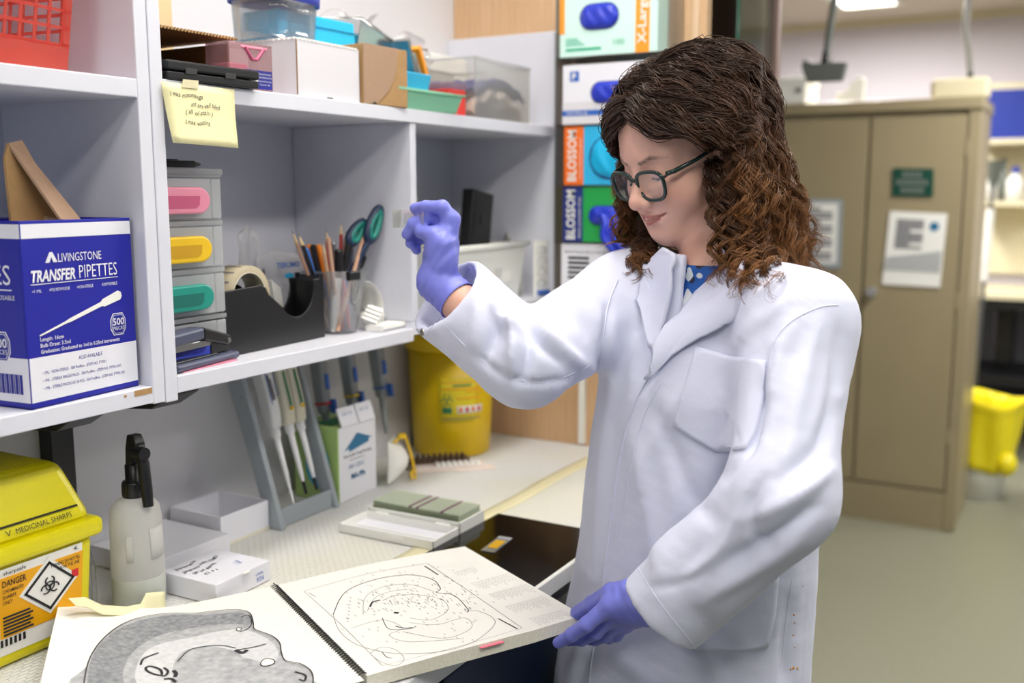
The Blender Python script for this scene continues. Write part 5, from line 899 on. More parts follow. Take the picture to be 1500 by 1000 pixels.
# ------------------------------------------------------------------ signed-distance modelling kit
class Field:
    def __init__(s, lo, hi, h):
        s.h = h; s.lo = np.array(lo, float); n = np.ceil((np.array(hi)-s.lo)/h).astype(int)+1; s.n = n
        s.ax = [s.lo[i]+h*np.arange(n[i]) for i in range(3)]; s.D = np.full(n, .5, np.float32)
    def box(s, lo, hi):
        i0 = [int(max(0, np.floor((lo[k]-s.lo[k])/s.h))) for k in range(3)]; i1 = [int(min(s.n[k], np.ceil((hi[k]-s.lo[k])/s.h)+1)) for k in range(3)]
        if any(a >= b for a, b in zip(i0, i1)): return None, None
        sl = tuple(slice(a, b) for a, b in zip(i0, i1)); X, Y, Z = np.meshgrid(*[s.ax[k][sl[k]] for k in range(3)], indexing='ij', sparse=True)
        return sl, (X, Y, Z)
    def put(s, sl, b, k, op='u'):
        a = s.D[sl]; b = b.astype(np.float32)
        if op == 's': b = -b
        if k > 0:
            h = np.maximum(k-np.abs(a-b), 0)/k
            s.D[sl] = np.minimum(a, b)-h*h*k*.25 if op == 'u' else np.maximum(a, b)+h*h*k*.25
        else: s.D[sl] = np.minimum(a, b) if op == 'u' else np.maximum(a, b)
    def cone(s, p0, p1, r0, r1, k=.01, op='u', flat=None):
        """round cone; flat=(axis vector, factor) squashes the cross-section along an axis"""
        p0, p1 = np.array(p0, float), np.array(p1, float); R = max(r0, r1)*(1 if flat is None else max(1, 1/flat[1] if flat[1] < 1 else 1))+2*k+4*s.h
        sl, G = s.box(np.minimum(p0, p1)-R, np.maximum(p0, p1)+R)
        if sl is None: return
        d = p1-p0; L2 = d@d+1e-12; q = [G[i]-p0[i] for i in range(3)]
        t = np.clip((q[0]*d[0]+q[1]*d[1]+q[2]*d[2])/L2, 0, 1); w = [q[i]-t*d[i] for i in range(3)]
        n2 = w[0]**2+w[1]**2+w[2]**2
        if flat is not None:
            f = np.array(flat[0], float); f /= np.linalg.norm(f); c = w[0]*f[0]+w[1]*f[1]+w[2]*f[2]; n2 = n2-c*c+(c/flat[1])**2
        s.put(sl, np.sqrt(n2)-(r0+(r1-r0)*t), k, op)
    def ell(s, c, r, Rm=None, k=.01, op='u', pw=2.0):
        c = np.array(c, float); r = np.broadcast_to(np.array(r, float), (3,)); Rm = np.eye(3) if Rm is None else np.array(Rm)   # columns of Rm: axes
        e = (np.abs(Rm)@r)+2*k+4*s.h; sl, G = s.box(c-e, c+e)
        if sl is None: return
        q = [G[i]-c[i] for i in range(3)]; l = [sum(q[i]*Rm[i, j] for i in range(3))/r[j] for j in range(3)]
        if pw == 2: m = np.sqrt(l[0]**2+l[1]**2+l[2]**2); g = np.sqrt((l[0]/r[0])**2+(l[1]/r[1])**2+(l[2]/r[2])**2)+1e-9; b = m*(m-1)/g
        else: m = (np.abs(l[0])**pw+np.abs(l[1])**pw+np.abs(l[2])**pw)**(1/pw); b = (m-1)*r.min()
        s.put(sl, b, k, op)
    def func(s, lo, hi, fn, k=.01, op='u'):
        sl, G = s.box(lo, hi)
        if sl is not None: s.put(sl, fn(*G), k, op)
    def mesh(s, smooth=1, proj=2):
        D = s.D; ins = D < 0; n = s.n; h = s.h
        cnt = np.zeros(tuple(n-1), np.int8); acc = np.zeros(tuple(n-1)+(3,), np.float32); num = np.zeros(tuple(n-1), np.float32)
        ofs = [(i, j, k) for i in (0, 1) for j in (0, 1) for k in (0, 1)]
        cut = lambda A, o: A[o[0]:n[0]-1+o[0], o[1]:n[1]-1+o[1], o[2]:n[2]-1+o[2]]
        for o in ofs: cnt += cut(ins, o)
        act = (cnt > 0) & (cnt < 8); ids = -np.ones(tuple(n-1), np.int64); I = np.argwhere(act); ids[act] = np.arange(len(I))
        P = np.zeros((len(I), 3)); N = np.zeros(len(I))
        for a in range(3):
            for o in ofs:
                if o[a]: continue
                o2 = list(o); o2[a] = 1; A = D[I[:, 0]+o[0], I[:, 1]+o[1], I[:, 2]+o[2]]; B = D[I[:, 0]+o2[0], I[:, 1]+o2[1], I[:, 2]+o2[2]]
                m = (A < 0) != (B < 0); t = np.where(m, A/np.where(m, A-B, 1), 0); p = np.tile(np.array(o, float), (len(I), 1)); p[:, a] = t; P[m] += p[m]; N += m
        V = s.lo+h*(I+P/N[:, None]); F = []
        for a in range(3):
            b, c = (a+1) % 3, (a+2) % 3; sA = [slice(1, n[i]-1) for i in range(3)]; sA[a] = slice(0, n[a]-1); sB = list(sA); sB[a] = slice(1, n[a])
            iA = ins[tuple(sA)]; iB = ins[tuple(sB)]; E = np.argwhere(iA != iB)
            if not len(E): continue
            fl = iA[tuple(E.T)]; base = E.copy(); base[:, b] += 1; base[:, c] += 1
            def cid(db, dc): q = base.copy(); q[:, b] -= db; q[:, c] -= dc; return ids[q[:, 0], q[:, 1], q[:, 2]]
            Q = np.stack([cid(1, 1), cid(0, 1), cid(0, 0), cid(1, 0)], 1); Q[~fl] = Q[~fl][:, ::-1]; F.append(Q)
        F = np.vstack(F)
        for _ in range(smooth): V = lap(V, F, .5)
        for _ in range(proj):
            g, d = s.sample(V); V = V-(d/(np.sum(g*g, 1)+1e-9))[:, None]*g*.8
        return V, F
    def sample(s, V):
        def at(p):
            q = (p-s.lo)/s.h; i = np.clip(np.floor(q).astype(int), 0, s.n-2); f = np.clip(q-i, 0, 1); r = 0
            for o in [(a, b, c) for a in (0, 1) for b in (0, 1) for c in (0, 1)]:
                w_ = np.prod(np.where(np.array(o), f, 1-f), 1); r = r+w_*s.D[i[:, 0]+o[0], i[:, 1]+o[1], i[:, 2]+o[2]]
            return r
        e = s.h*.7; g = np.stack([(at(V+e*d)-at(V-e*d))/(2*e) for d in np.eye(3)], 1); return g, at(V)
def lap(V, F, w, mask=None):
    S = np.zeros_like(V); C = np.zeros(len(V))
    for i in range(F.shape[1]):
        a = F[:, i]; b = F[:, (i+1) % F.shape[1]]
        for k in range(3): S[:, k] += np.bincount(a, V[b, k], len(V))+np.bincount(b, V[a, k], len(V))
        C += np.bincount(a, minlength=len(V))+np.bincount(b, minlength=len(V))
    M = S/np.maximum(C, 1)[:, None]; f = w if mask is None else (w*mask)[:, None]
    return V+(M-V)*f
def normals(V, F):
    n = np.cross(V[F[:, 2]]-V[F[:, 0]], V[F[:, 3]]-V[F[:, 1]]) if F.shape[1] == 4 else np.cross(V[F[:, 1]]-V[F[:, 0]], V[F[:, 2]]-V[F[:, 0]])
    N = np.zeros_like(V)
    for i in range(F.shape[1]):
        for k in range(3): N[:, k] += np.bincount(F[:, i], n[:, k], len(V))
    return N/(np.linalg.norm(N, axis=1)[:, None]+1e-12)
def fast_mesh(name, V, F, m, parent=None, label=None, smooth=True, cols=None):
    me = bpy.data.meshes.new(name); F = np.asarray(F); V = np.asarray(V, np.float32); k = F.shape[1]
    me.vertices.add(len(V)); me.vertices.foreach_set('co', V.ravel()); me.loops.add(F.size); me.loops.foreach_set('vertex_index', F.ravel().astype(np.int32))
    me.polygons.add(len(F)); me.polygons.foreach_set('loop_start', (np.arange(len(F))*k).astype(np.int32)); me.polygons.foreach_set('loop_total', np.full(len(F), k, np.int32))
    me.polygons.foreach_set('use_smooth', np.full(len(F), smooth)); me.update(calc_edges=True); me.validate()
    if cols is not None:
        at = me.color_attributes.new('tint', 'FLOAT_COLOR', 'POINT'); c = np.ones((len(V), 4), np.float32); c[:, :3] = cols; at.data.foreach_set('color', c.ravel())
    return link(name, me, m, parent, label)
def seg_dist2(U, P):
    """distance of 2D (or 3D) points U to polyline P"""
    best = np.full(len(U), 1e9)
    for i in range(len(P)-1):
        a = np.array(P[i], float); d = np.array(P[i+1], float)-a; t = np.clip(((U-a)@d)/(d@d+1e-12), 0, 1); best = np.minimum(best, np.linalg.norm(U-a-t[:, None]*d, axis=1))
    return best
def folds(V, F, L, dmax=None):
    """raise or sink soft folds: each (path of picture points, width px, height m) acts on the surface facing the camera"""
    N = normals(V, F); u, v, d = project(V); U = np.stack([u, v], 1); vd = V-cC; vd /= np.linalg.norm(vd, axis=1)[:, None]
    face = np.clip(-(N*vd).sum(1)*3+.3, 0, 1); off = np.zeros(len(V))
    for item in L:
        P, wd, amp = item[:3]; amp *= 1.35; P = smooth_path(P, False, 4); lo, hi = P.min(0)-3*wd, P.max(0)+3*wd
        m = (u > lo[0]) & (u < hi[0]) & (v > lo[1]) & (v < hi[1]) & (face > 0)
        if len(item) > 3: m &= (d > item[3][0]) & (d < item[3][1])
        idx = np.where(m)[0]
        if not len(idx): continue
        UU = U[idx]; best = np.full(len(idx), 1e9); tt = np.zeros(len(idx)); n = len(P)-1
        for i in range(n):
            a = P[i]; dd = P[i+1]-a; t = np.clip(((UU-a)@dd)/(dd@dd+1e-12), 0, 1); q = np.linalg.norm(UU-a-t[:, None]*dd, axis=1); c = q < best; best[c] = q[c]; tt[c] = (i+t[c])/n
        off[idx] += amp*np.exp(-(best/wd)**2)*np.sin(pi*np.clip(tt*.9+.05, 0, 1))**.5*face[idx]
    return V+N*off[:, None]
def noise3(P, sc, seed=0):
    r = np.random.RandomState(seed); o = np.zeros(len(P))
    for k in range(10): w_ = r.normal(size=3)*sc; o += np.sin(P@w_+r.uniform(0, 6.28))
    return o/4.5
# ------------------------------------------------------------------ the woman
fH = np.array([cos(YAW), sin(YAW), 0.]); rH = cR.copy(); zH = np.array([0, 0, 1.])
clothm = mat('coat_cotton', 'd2d5ea', .8, bump=.55, bscale=38, sheen=.1)
skin = mat('skin', 'ffffff', .48, sss=.12, bump=.06, bscale=700)
def use_tint(m, rough=None):
    nt = m.node_tree; b = nt.nodes['Principled BSDF']; at = nt.nodes.new('ShaderNodeVertexColor'); at.layer_name = 'tint'; nt.links.new(at.outputs[0], b.inputs['Base Color'])
use_tint(skin)
mat('glove_nitrile', '7c82de', .42, var=.05, vscale=40, bump=.10, bscale=160); mat('glasses_green', '0e2a26', .22, coat=.3); clear('lens', 'ffffff', .0, .05, .02); mat('trouser', '20242e', .8); mat('shoe', '17171a', .5); mat('lash', '1a1210', .6); mat('eye_white', 'd9d2cc', .3); mat('snap', 'a8a6a0', .3, 1)
mat('stain', 'c98a3e', .9)
PER = thing('person', 'woman with long curly brown hair, glasses and white lab coat holding up a slide', 'person', tuple(np.array([1.44, .45, 0])))
PL = np.array(PER.location)
def child(o, par=PER):
    """parent a world-space mesh to the person keeping it in place"""
    o.parent = par; o.matrix_parent_inverse = Matrix.Translation(-Vector(PL)); return o
# ---- head frame
TH, PT, RL = radians(60), radians(23), radians(0)
f0 = -rH*sin(TH)-fH*cos(TH); hy_ = f0*cos(PT)-zH*sin(PT); hz_ = zH*cos(PT)+f0*sin(PT); hx_ = np.cross(hy_, hz_)
OH = atd(1008, 220, 1.42); HM = np.stack([hx_, hy_, hz_], 1)
def hw_(x, y, z): return OH+HM@np.array([x, y, z])
def hl(P): return (np.asarray(P)-OH)@HM
H_ = Field(OH+np.array([-.17, -.17, -.30]), OH+np.array([.17, .17, .14]), .0019)
E_ = lambda c, r, k=.012, op='u': H_.ell(hw_(*c), r, HM, k, op)
C_ = lambda a, b, r0, r1, k=.012, op='u': H_.cone(hw_(*a), hw_(*b), r0, r1, k, op)
E_((0, -.012, .030), (.072, .094, .083), 0); E_((0, .034, .034), (.059, .056, .060), .03); E_((0, .034, -.030), (.056, .052, .070), .03)
for s in (-1, 1):
    C_((s*.049, .004, -.058), (s*.012, .066, -.090), .017, .014, .03); E_((s*.037, .058, -.034), (.024, .024, .026), .025); C_((s*.014, .082, .022), (s*.042, .068, .019), .0075, .007, .02)
E_((0, .074, -.090), (.021, .018, .017), .02); E_((0, .072, -.056), (.034, .023, .030), .025)
for s in (-1, 1): E_((s*.024, .076, -.026), (.016, .014, .018), .02)
for s in (-1, 1): E_((s*.032, .096, .002), (.017, .0110, .0100), .014, 's')
for s in (-1, 1): E_((s*.031, .0745, .001), (.0145, .0132, .0125), .005)
C_((0, .086, .010), (0, .108, -.028), .0075, .0085, .012); E_((0, .1095, -.0335), (.0110, .0104, .0098), .007)
for s in (-1, 1): E_((s*.0118, .099, -.0370), (.0084, .0112, .0080), .006); E_((s*.0065, .104, -.0435), (.0034, .0055, .003), .003, 's')
# mouth
for s in (-1, 1):
    C_((s*.004, .0975, -.0580), (s*.0265, .0815, -.0560), .0044, .0018, .005); C_((0, .0965, -.0675), (s*.019, .085, -.0620), .0056, .0024, .006)
    C_((0, .1040, -.0622), (s*.016, .0975, -.0610), .0011, .0011, .0035, 's'); C_((s*.016, .0975, -.0610), (s*.0295, .0870, -.0555), .0011, .0012, .004, 's')
C_((-.012, .0985, -.0775), (.012, .0985, -.0775), .0045, .0045, .010, 's')
for s in (-1, 1): E_((s*.0735, -.006, -.004), (.009, .018, .029), .006)
nb = atd(1050, 402, 1.415); C_((0, -.030, -.045), tuple(hl(nb)), .043, .050, .02); H_.cone(nb, nb+np.array([0, 0, -.07]), .049, .050, .02)
V, F = H_.mesh(1, 2)
L = hl(V); base = np.array(lin('e6b6a3')[:3]); col = np.tile(base, (len(V), 1))
def blend(mask, c): 
    global col
    c = np.array(lin(c)[:3]); col = col*(1-mask[:, None])+c*mask[:, None]
g3 = lambda c, r: np.exp(-(((L-np.array(c))/np.array(r))**2).sum(1))
for s in (-1, 1): blend(.45*g3((s*.042, .07, -.03), (.022, .03, .02)), 'c8806e')
blend(.35*g3((0, .115, -.035), (.014, .014, .012)), 'c98272')
lipd = np.full(len(V), 9.)
for s in (-1, 1):
    for a, b in (((s*.003, .1, -.0575), (s*.0250, .085, -.0578)), ((0, .1, -.0675), (s*.019, .086, -.0625))): lipd = np.minimum(lipd, seg_dist2(L[:, [0, 2]], [(a[0], a[2]), (b[0], b[2])]))
blend(np.clip((.0034*(1-.35*np.clip(np.abs(L[:, 0])/.028, 0, 1))-lipd)/.0014, 0, 1)*(L[:, 1] > .07), 'b96c66')
mline = seg_dist2(np.stack([np.abs(L[:, 0]), L[:, 2]], 1), [(0, -.0622), (.016, -.0610), (.0295, -.0555)]); blend(.75*np.clip((.0016-mline)/.001, 0, 1)*(L[:, 1] > .07), '7c3c38')  # shade of the mouth crease painted into the skin tint
brow = np.full(len(V), 9.)
for s in (-1, 1): brow = np.minimum(brow, seg_dist2(L, [(s*.014, .094, .0185), (s*.032, .088, .0235), (s*.049, .074, .019)]))
blend(np.clip((.0042-brow)/.002, 0, 1)*(.75+.25*noise3(L, 900, 3)).clip(0, 1), '5f4234')
blend(np.clip((.0011-np.linalg.norm(L-np.array([-.052, .058, -.030]), axis=1))/.0006, 0, 1), '6a4434')
lsh = seg_dist2(np.stack([np.abs(L[:, 0]), L[:, 2]], 1), [(.0455, -.0030), (.040, -.0068), (.031, -.0082), (.021, -.0062)]); blend(.9*np.clip((.0019-lsh)/.0010, 0, 1)*(L[:, 1] > .055), '2a1a16')
child(fast_mesh('body', V, F, skin, None, cols=col))
# eyes: slit of eye and lashes under the lowered lids
for s in (-1, 1):
    P = [hw_(s*(.031+.0132*cos(a)), .0745+.0156*sqrt(max(0, 1-(.0132*cos(a)/.0152)**2-((-.0055-.0030*sin(a))/.0132)**2)), -.0045-.0030*sin(a)) for a in np.linspace(0, pi, 10)]
    child(MB().tube(P, [.0006]+[.0016]*8+[.0006], 6).build('eyelashes', 'lash', None))
    child(MB().ball(hw_(s*.031, .0758, -.0030), .0121).build('eye', 'eye_white', None)) if False else None
# ---- glasses
GL = MB().ball(hw_(0, .109, -.006), .002, 6, 4).build('glasses', 'glasses_green', None, 'dark green rimmed glasses'); child(GL)
def gsub(o): o.parent = GL; return o
def rim(s, n=40, sc=1.0, y=.101):
    P = []
    for a in np.linspace(0, 2*pi, n, endpoint=False):
        c, q = cos(a), sin(a); k = (abs(c)**3.0+abs(q)**3.0)**(-1/3.0); x = .0252*k*c; z = .0198*k*q*(1.0 if q > 0 else 1.02); x *= (1+.10*(z/.02)*(1 if c*s > 0 else .6))
        P.append(hw_(s*.0305+x*sc, y-.055*abs(s*.0305+x)**2/.06-.10*(x*s+.0)*.35, -.012+z*sc-.02*(.0)))
    return P
for s in (-1, 1):
    P = rim(s); gsub(MB().tube(P, .0027, 8, closed=True).build('rim', 'glasses_green', None))
    c = np.mean(P, 0); gsub(mesh_obj('lens', [c]+list(P), [(0, i+1, (i+1) % len(P)+1) for i in range(len(P))], 'lens', None, True))
    gsub(MB().tube([hw_(s*.056, .089, .001), hw_(s*.066, .083, .002), hw_(s*.0735, .05, .004), hw_(s*.077, .0, .010), hw_(s*.077, -.02, .004)], [.0032, .0034, .0028, .0026, .0024], 8).build('temple', 'glasses_green', None))
    gsub(MB().ball(hw_(s*.0615, .0885, .0025), .0009, 6, 4).build('hinge_dot', 'chrome', None))
gsub(MB().tube([hw_(-.0075, .1012, -.004), hw_(0, .104, -.002), hw_(.0075, .1012, -.004)], .0026, 8).build('bridge', 'glasses_green', None))
# ---- torso and coat
tf = -rH*.707-fH*.707; tl = rH*.707-fH*.707
AX = [(1056, 398, 1.415), (1050, 470, 1.43), (1036, 600, 1.465), (1024, 720, 1.495), (1010, 860, 1.53), (993, 1000, 1.56)]
AP = np.array([atd(*a) for a in AX]); AP = AP[np.argsort(AP[:, 2])]
def axis_at(z): return np.stack([np.interp(z, AP[:, 2], AP[:, 0]), np.interp(z, AP[:, 2], AP[:, 1])], -1)
SZ = np.array([.48, .70, .85, 1.0, 1.12, 1.22, 1.29, 1.345, 1.38]); SA = np.array([.215, .20, .190, .181, .178, .172, .155, .11, .065]); SB = np.array([.185, .168, .152, .138, .132, .126, .108, .082, .062])
def torso(F_, dz=0, grow=0., lo=.5, hi=1.39, k=.03):
    def fn(X, Y, Z):
        z = Z[0, 0, :]; c = axis_at(z); a = np.interp(z, SZ, SA)+grow; b = np.interp(z, SZ, SB)+grow
        dx = X-c[None, None, :, 0]; dy = Y-c[None, None, :, 1]; l = (dx*tl[0]+dy*tl[1])/a; f = (dx*tf[0]+dy*tf[1])/b
        m = (np.abs(l)**2.3+np.abs(f)**2.3)**(1/2.3); d = (m-1)*np.minimum(a, b); cap = np.maximum(lo-Z, Z-hi); return np.maximum(d, cap+0*d)
    c0 = axis_at(1.0); F_.func((c0[0]-.33, c0[1]-.33, lo-.02), (c0[0]+.33, c0[1]+.33, hi+.03), fn, k)
SHR = atd(915, 440, 1.525); ELR = atd(768, 531, 1.335); WRR = atd(640, 412, 1.405); CFR = atd(652, 430, 1.400)
SHL = atd(1172, 480, 1.275); ELL = atd(1143, 730, 1.185); CFL = atd(966, 902, 1.272); WRL = atd(946, 884, 1.312)
K_ = Field((.92, .02, .47), (1.78, .98, 1.44), .0049)
torso(K_, hi=1.385, lo=.50)
NB = atd(1052, 405, 1.405)
K_.cone(NB, SHL+np.array([0, 0, .012]), .052, .052, .05); K_.cone(NB, SHR+np.array([0, 0, .012]), .05, .055, .05)
K_.cone(SHR, ELR, .070, .060, .04); K_.cone(ELR, CFR+(CFR-ELR)*.2, .060, .066, .012)
K_.cone(SHL, ELL, .066, .062, .05); K_.cone(ELL, CFL+(CFL-ELL)*.2, .062, .060, .03)
for E0, C0, n_ in ((ELR, CFR, .75), (ELL, CFL, .15)):
    d = (C0-E0)/np.linalg.norm(C0-E0)
    dn = d-cF*n_; dn = dn/np.linalg.norm(dn)
    def cutp(X, Y, Z, d=d, C0=C0): 
        al = (X-C0[0])*d[0]+(Y-C0[1])*d[1]+(Z-C0[2])*d[2]; rr = np.sqrt((X-C0[0])**2+(Y-C0[1])**2+(Z-C0[2])**2); return np.maximum(-al, rr-.12)
    K_.func(C0-.14, C0+.14, lambda X, Y, Z: cutp(X, Y, Z, dn), .004, 's'); K_.cone(C0-d*.06, C0+d*.06, .050, .0540, .006, 's')
# neck hole and V opening at the front
def vee(X, Y, Z):
    z = Z; c = axis_at(z[0, 0, :]); dx = X-c[None, None, :, 0]; dy = Y-c[None, None, :, 1]; l = dx*tl[0]+dy*tl[1]; f = dx*tf[0]+dy*tf[1]
    zc = VA[2]; lc = VL+np.clip(z-zc, 0, .1)*.40; w_ = np.clip((z-zc), 0, None)*.44; return np.maximum(np.maximum(np.abs(l-lc)-w_, zc-z)*.9, .05-f)
VA = atd(978, 482, 1.33); q = VA-np.append(axis_at(VA[2]), VA[2]); VL = q@tl-.016
K_.func(VA-np.array([.2, .2, .02]), VA+np.array([.25, .25, .25]), vee, .008, 's'); K_.cone(NB+np.array([0, 0, -.02]), hw_(0, -.03, -.06), .060, .062, .01, 's')
V, F = K_.mesh(7, 0)
fo = []
def fd(P, w, a, *r): fo.append((P, w, a)+tuple(r))
# raised sleeve: radiating elbow folds
fd([(742, 470), (752, 500), (748, 545)], 9, .010); fd([(765, 468), (775, 500), (770, 540), (762, 560)], 8, -.009); fd([(790, 462), (800, 490), (830, 520), (860, 535)], 10, .009); fd([(776, 470), (790, 500), (820, 528)], 7, -.007); fd([(733, 450), (728, 480), (712, 520)], 10, -.009); fd([(700, 430), (700, 480), (690, 520)], 12, .006)
fd([(690, 510), (720, 540), (770, 562), (830, 555)], 5, -.004); fd([(720, 440), (738, 470), (760, 480)], 9, .010); fd([(800, 440), (850, 470), (865, 500)], 12, -.005); fd([(830, 430), (870, 450), (885, 500)], 14, .004)
# hanging sleeve
fd([(1130, 520), (1110, 590), (1095, 660)], 9, -.006); fd([(1165, 470), (1140, 520), (1128, 580)], 14, .006); fd([(1200, 470), (1180, 540), (1160, 620), (1150, 690)], 14, .005); fd([(1225, 600), (1195, 660), (1140, 700)], 12, -.006); fd([(1215, 690), (1160, 730), (1100, 760)], 12, .007); fd([(1200, 740), (1130, 790), (1060, 830)], 11, -.007); fd([(1170, 790), (1110, 830), (1030, 880)], 13, .006); fd([(1080, 750), (1060, 800), (1000, 850)], 10, .004); fd([(1120, 700), (1100, 740), (1110, 790), (1130, 800)], 9, -.006); fd([(1230, 480), (1225, 560), (1205, 640)], 9, -.004); fd([(1040, 830), (1010, 850), (960, 860)], 8, -.003)
# body drapes
fd([(1110, 560), (1115, 600), (1095, 655), (1060, 700)], 10, -.006); fd([(960, 600), (985, 660), (1010, 720), (1040, 760)], 13, -.005); fd([(930, 640), (945, 720), (960, 820)], 13, .004); fd([(1000, 690), (980, 780), (960, 860)], 16, .005); fd([(890, 450), (882, 520), (872, 600)], 7, -.006); fd([(900, 470), (895, 560), (880, 700), (868, 850)], 10, .003); fd([(1060, 700), (1030, 790), (1010, 830)], 14, -.005); fd([(1020, 900), (1050, 930), (1070, 990)], 14, -.004); fd([(900, 960), (930, 980), (960, 1020)], 15, .004); fd([(1160, 880), (1150, 940), (1150, 1000)], 9, -.004); fd([(1085, 500), (1110, 470), (1150, 440)], 12, .004); fd([(1010, 560), (960, 640), (930, 720)], 12, .003); fd([(1150, 400), (1120, 450), (1100, 500)], 10, -.003); fd([(860, 880), (850, 940), (830, 1000)], 8, .004); fd([(880, 880), (868, 940), (850, 1000)], 7, -.004)
V = folds(V, F, fo); N = normals(V, F); V = V+N*(.0020*noise3(V*np.array([1, 1, .6]), 32, 1)+.0005*noise3(V, 100, 2))[:, None]; V = lap(V, F, .3)
COAT = child(fast_mesh('lab_coat', V, F, clothm, None, 'white cotton lab coat')); COAT.modifiers.new('sub', 'SUBSURF').render_levels = 1; COAT.modifiers['sub'].levels = 1
bvC = BVHTree.FromPolygons([Vector(v) for v in V], [tuple(f) for f in F])
fdep = project(V)[2][F].mean(1); bvT = BVHTree.FromPolygons([Vector(v) for v in V], [tuple(f) for f in F[fdep > 1.315]])
def csub(o): o.parent = COAT; return o
def hitn(u, v, bv=None):
    h = (bv or bvC).ray_cast(Vector(cC), Vector(ray(u, v)).normalized()); return (None, None) if h[0] is None else (np.array(h[0]), np.array(h[1]))
def coat_patch(poly, off, name, th=.003, K=9, m=clothm, n=5, sharp=False, lift=None, bv=None, fit=False):
    Q = smooth_path(poly, True, n) if not sharp else np.array([np.array(poly[i])*(1-s)+np.array(poly[(i+1) % len(poly)])*s for i in range(len(poly)) for s in np.linspace(0, 1, n, endpoint=False)])
    c = Q.mean(0); W_ = []; nq = len(Q)
    for k in range(1, K+1):
        for p in Q:
            s = (k/K)**.8; u, v = c+(p-c)*s; h, nn = hitn(u, v, bv)
            if h is None: h, nn = W_[-1][0], W_[-1][1]
            if nn@ray(u, v) > 0: nn = -nn
            W_.append((h, nn))
    if fit:
        R0 = np.array([ray(*(c+(p-c)*((k/K)**.8))) for k in range(1, K+1) for p in Q]); dp = np.array([(h-cC)@cF for h, _ in W_]); uv = np.array([c+(p-c)*((k/K)**.8) for k in range(1, K+1) for p in Q])-c; uv = uv/60
        Bq = np.stack([np.ones(len(uv)), uv[:, 0], uv[:, 1], uv[:, 0]**2, uv[:, 1]**2, uv[:, 0]*uv[:, 1]], 1); ok = np.ones(len(uv), bool)
        for _ in range(6): cf = np.linalg.lstsq(Bq[ok], dp[ok], rcond=None)[0]; rs_ = dp-Bq@cf; ok = (np.abs(rs_) < max(.004, np.percentile(np.abs(rs_), 70)))
        dp2 = Bq@cf; W_ = [(cC+R0[i]*dp2[i], W_[i][1] if ok[i] else -R0[i]/np.linalg.norm(R0[i])) for i in range(len(W_))]
    P = np.array([h+nn*(off+(lift((k_//nq+1)/K) if lift else 0)) for k_, (h, nn) in enumerate(W_)]); Fq = [(k*nq+i, (k+1)*nq+i, (k+1)*nq+(i+1) % nq, k*nq+(i+1) % nq) for k in range(K-1) for i in range(nq)]
    Fa = np.array(Fq)
    for _ in range(4):
        Pn = lap(P, Fa, .5); msk = np.ones(len(P)); msk[-nq:] = 0; P = P+(Pn-P)*msk[:, None]
    P = np.vstack([P, P[:nq].mean(0)]); Fq = Fq+[(len(P)-1, i, (i+1) % nq) for i in range(nq)]
    o = mesh_obj(name, P, Fq, m, None, True); md = o.modifiers.new('solid', 'SOLIDIFY'); md.thickness = th; md.offset = 0
    return csub(o)
def seam(path, name='seam', r=.0007, off=.0001, m=clothm, n=6, dash=False):
    Q = smooth_path(path, False, n); W_ = []
    for u, v in Q:
        h, nn = hitn(u, v)
        if h is not None: W_.append(h+(-nn if nn@ray(u, v) > 0 else nn)*off)
    if len(W_) > 2: return csub(MB().tube(W_, r, 6).build(name, m, None))
coat_patch([(1062, 372), (1092, 366), (1094, 400), (1083, 448), (1079, 466), (1066, 478), (1030, 497), (990, 522), (958, 556), (950, 556), (957, 518), (980, 480), (1010, 440), (1038, 404)], .0065, 'lapel', .005, sharp=True, n=4, lift=lambda s: .003*s, fit=True)
coat_patch([(972, 362), (990, 372), (989, 420), (980, 472), (961, 514), (955, 506), (944, 468), (932, 440), (953, 402), (948, 398), (956, 378)], .0065, 'lapel', .005, sharp=True, n=4, lift=lambda s: .003*s, fit=True)
coat_patch([(1020, 507), (1070, 521), (1124, 529), (1120, 580), (1108, 635), (1093, 658), (1050, 662), (1020, 645), (987, 624), (1002, 570)], .0022, 'chest_pocket', .0016, sharp=True, n=5)
coat_patch([(1140, 840), (1134, 900), (1123, 947), (1090, 953), (1020, 953), (1000, 940), (1004, 880), (1008, 830), (1070, 838)], .0022, 'lower_pocket', .003, sharp=True, n=5, bv=bvT)
seam([(1017, 519), (1070, 533), (1121, 541)]); seam([(1022, 524), (1005, 575), (993, 622), (1025, 642), (1052, 655), (1088, 652)]); seam([(1118, 545), (1113, 590), (1100, 640)])
seam([(955, 545), (930, 590), (912, 650), (900, 720), (890, 800), (880, 880), (868, 960), (862, 1020)], 'placket_edge', .0016, .0003); seam([(968, 562), (945, 605), (928, 665), (915, 730), (905, 800)], 'placket_stitch', .0009)
seam([(1131, 556), (1122, 600), (1127, 540), (1135, 500), (1160, 470), (1200, 450), (1228, 447)][2:], 'armhole_seam', .0010, .0); seam([(905, 410), (890, 450), (880, 520), (870, 570)], 'armhole_seam', .0012, .0004)
seam([(640, 462), (690, 515), (740, 550), (800, 560), (865, 535)], 'sleeve_seam', .0006, .0); seam([(935, 832), (965, 880), (1000, 925), (1022, 955)], 'cuff_stitch', .0007, .0); seam([(688, 392), (668, 430), (640, 470), (620, 495)], 'cuff_stitch', .0007, .0); seam([(1160, 850), (1152, 900), (1146, 960), (1140, 1000)], 'side_seam', .0008, .0)
for (u, v) in ((661, 431), (619, 487)):
    h, nn = hitn(u, v)
    if h is not None:
        nn = -nn if nn@ray(u, v) > 0 else nn; csub(MB().lathe([(.0022, .0018), (.003, .0024), (.0052, .0018), (.0055, .0)], h, nn, 20).lathe([(0, .0008), (.0022, .0018)], h, nn, 16).build('snap_button', 'snap', None))
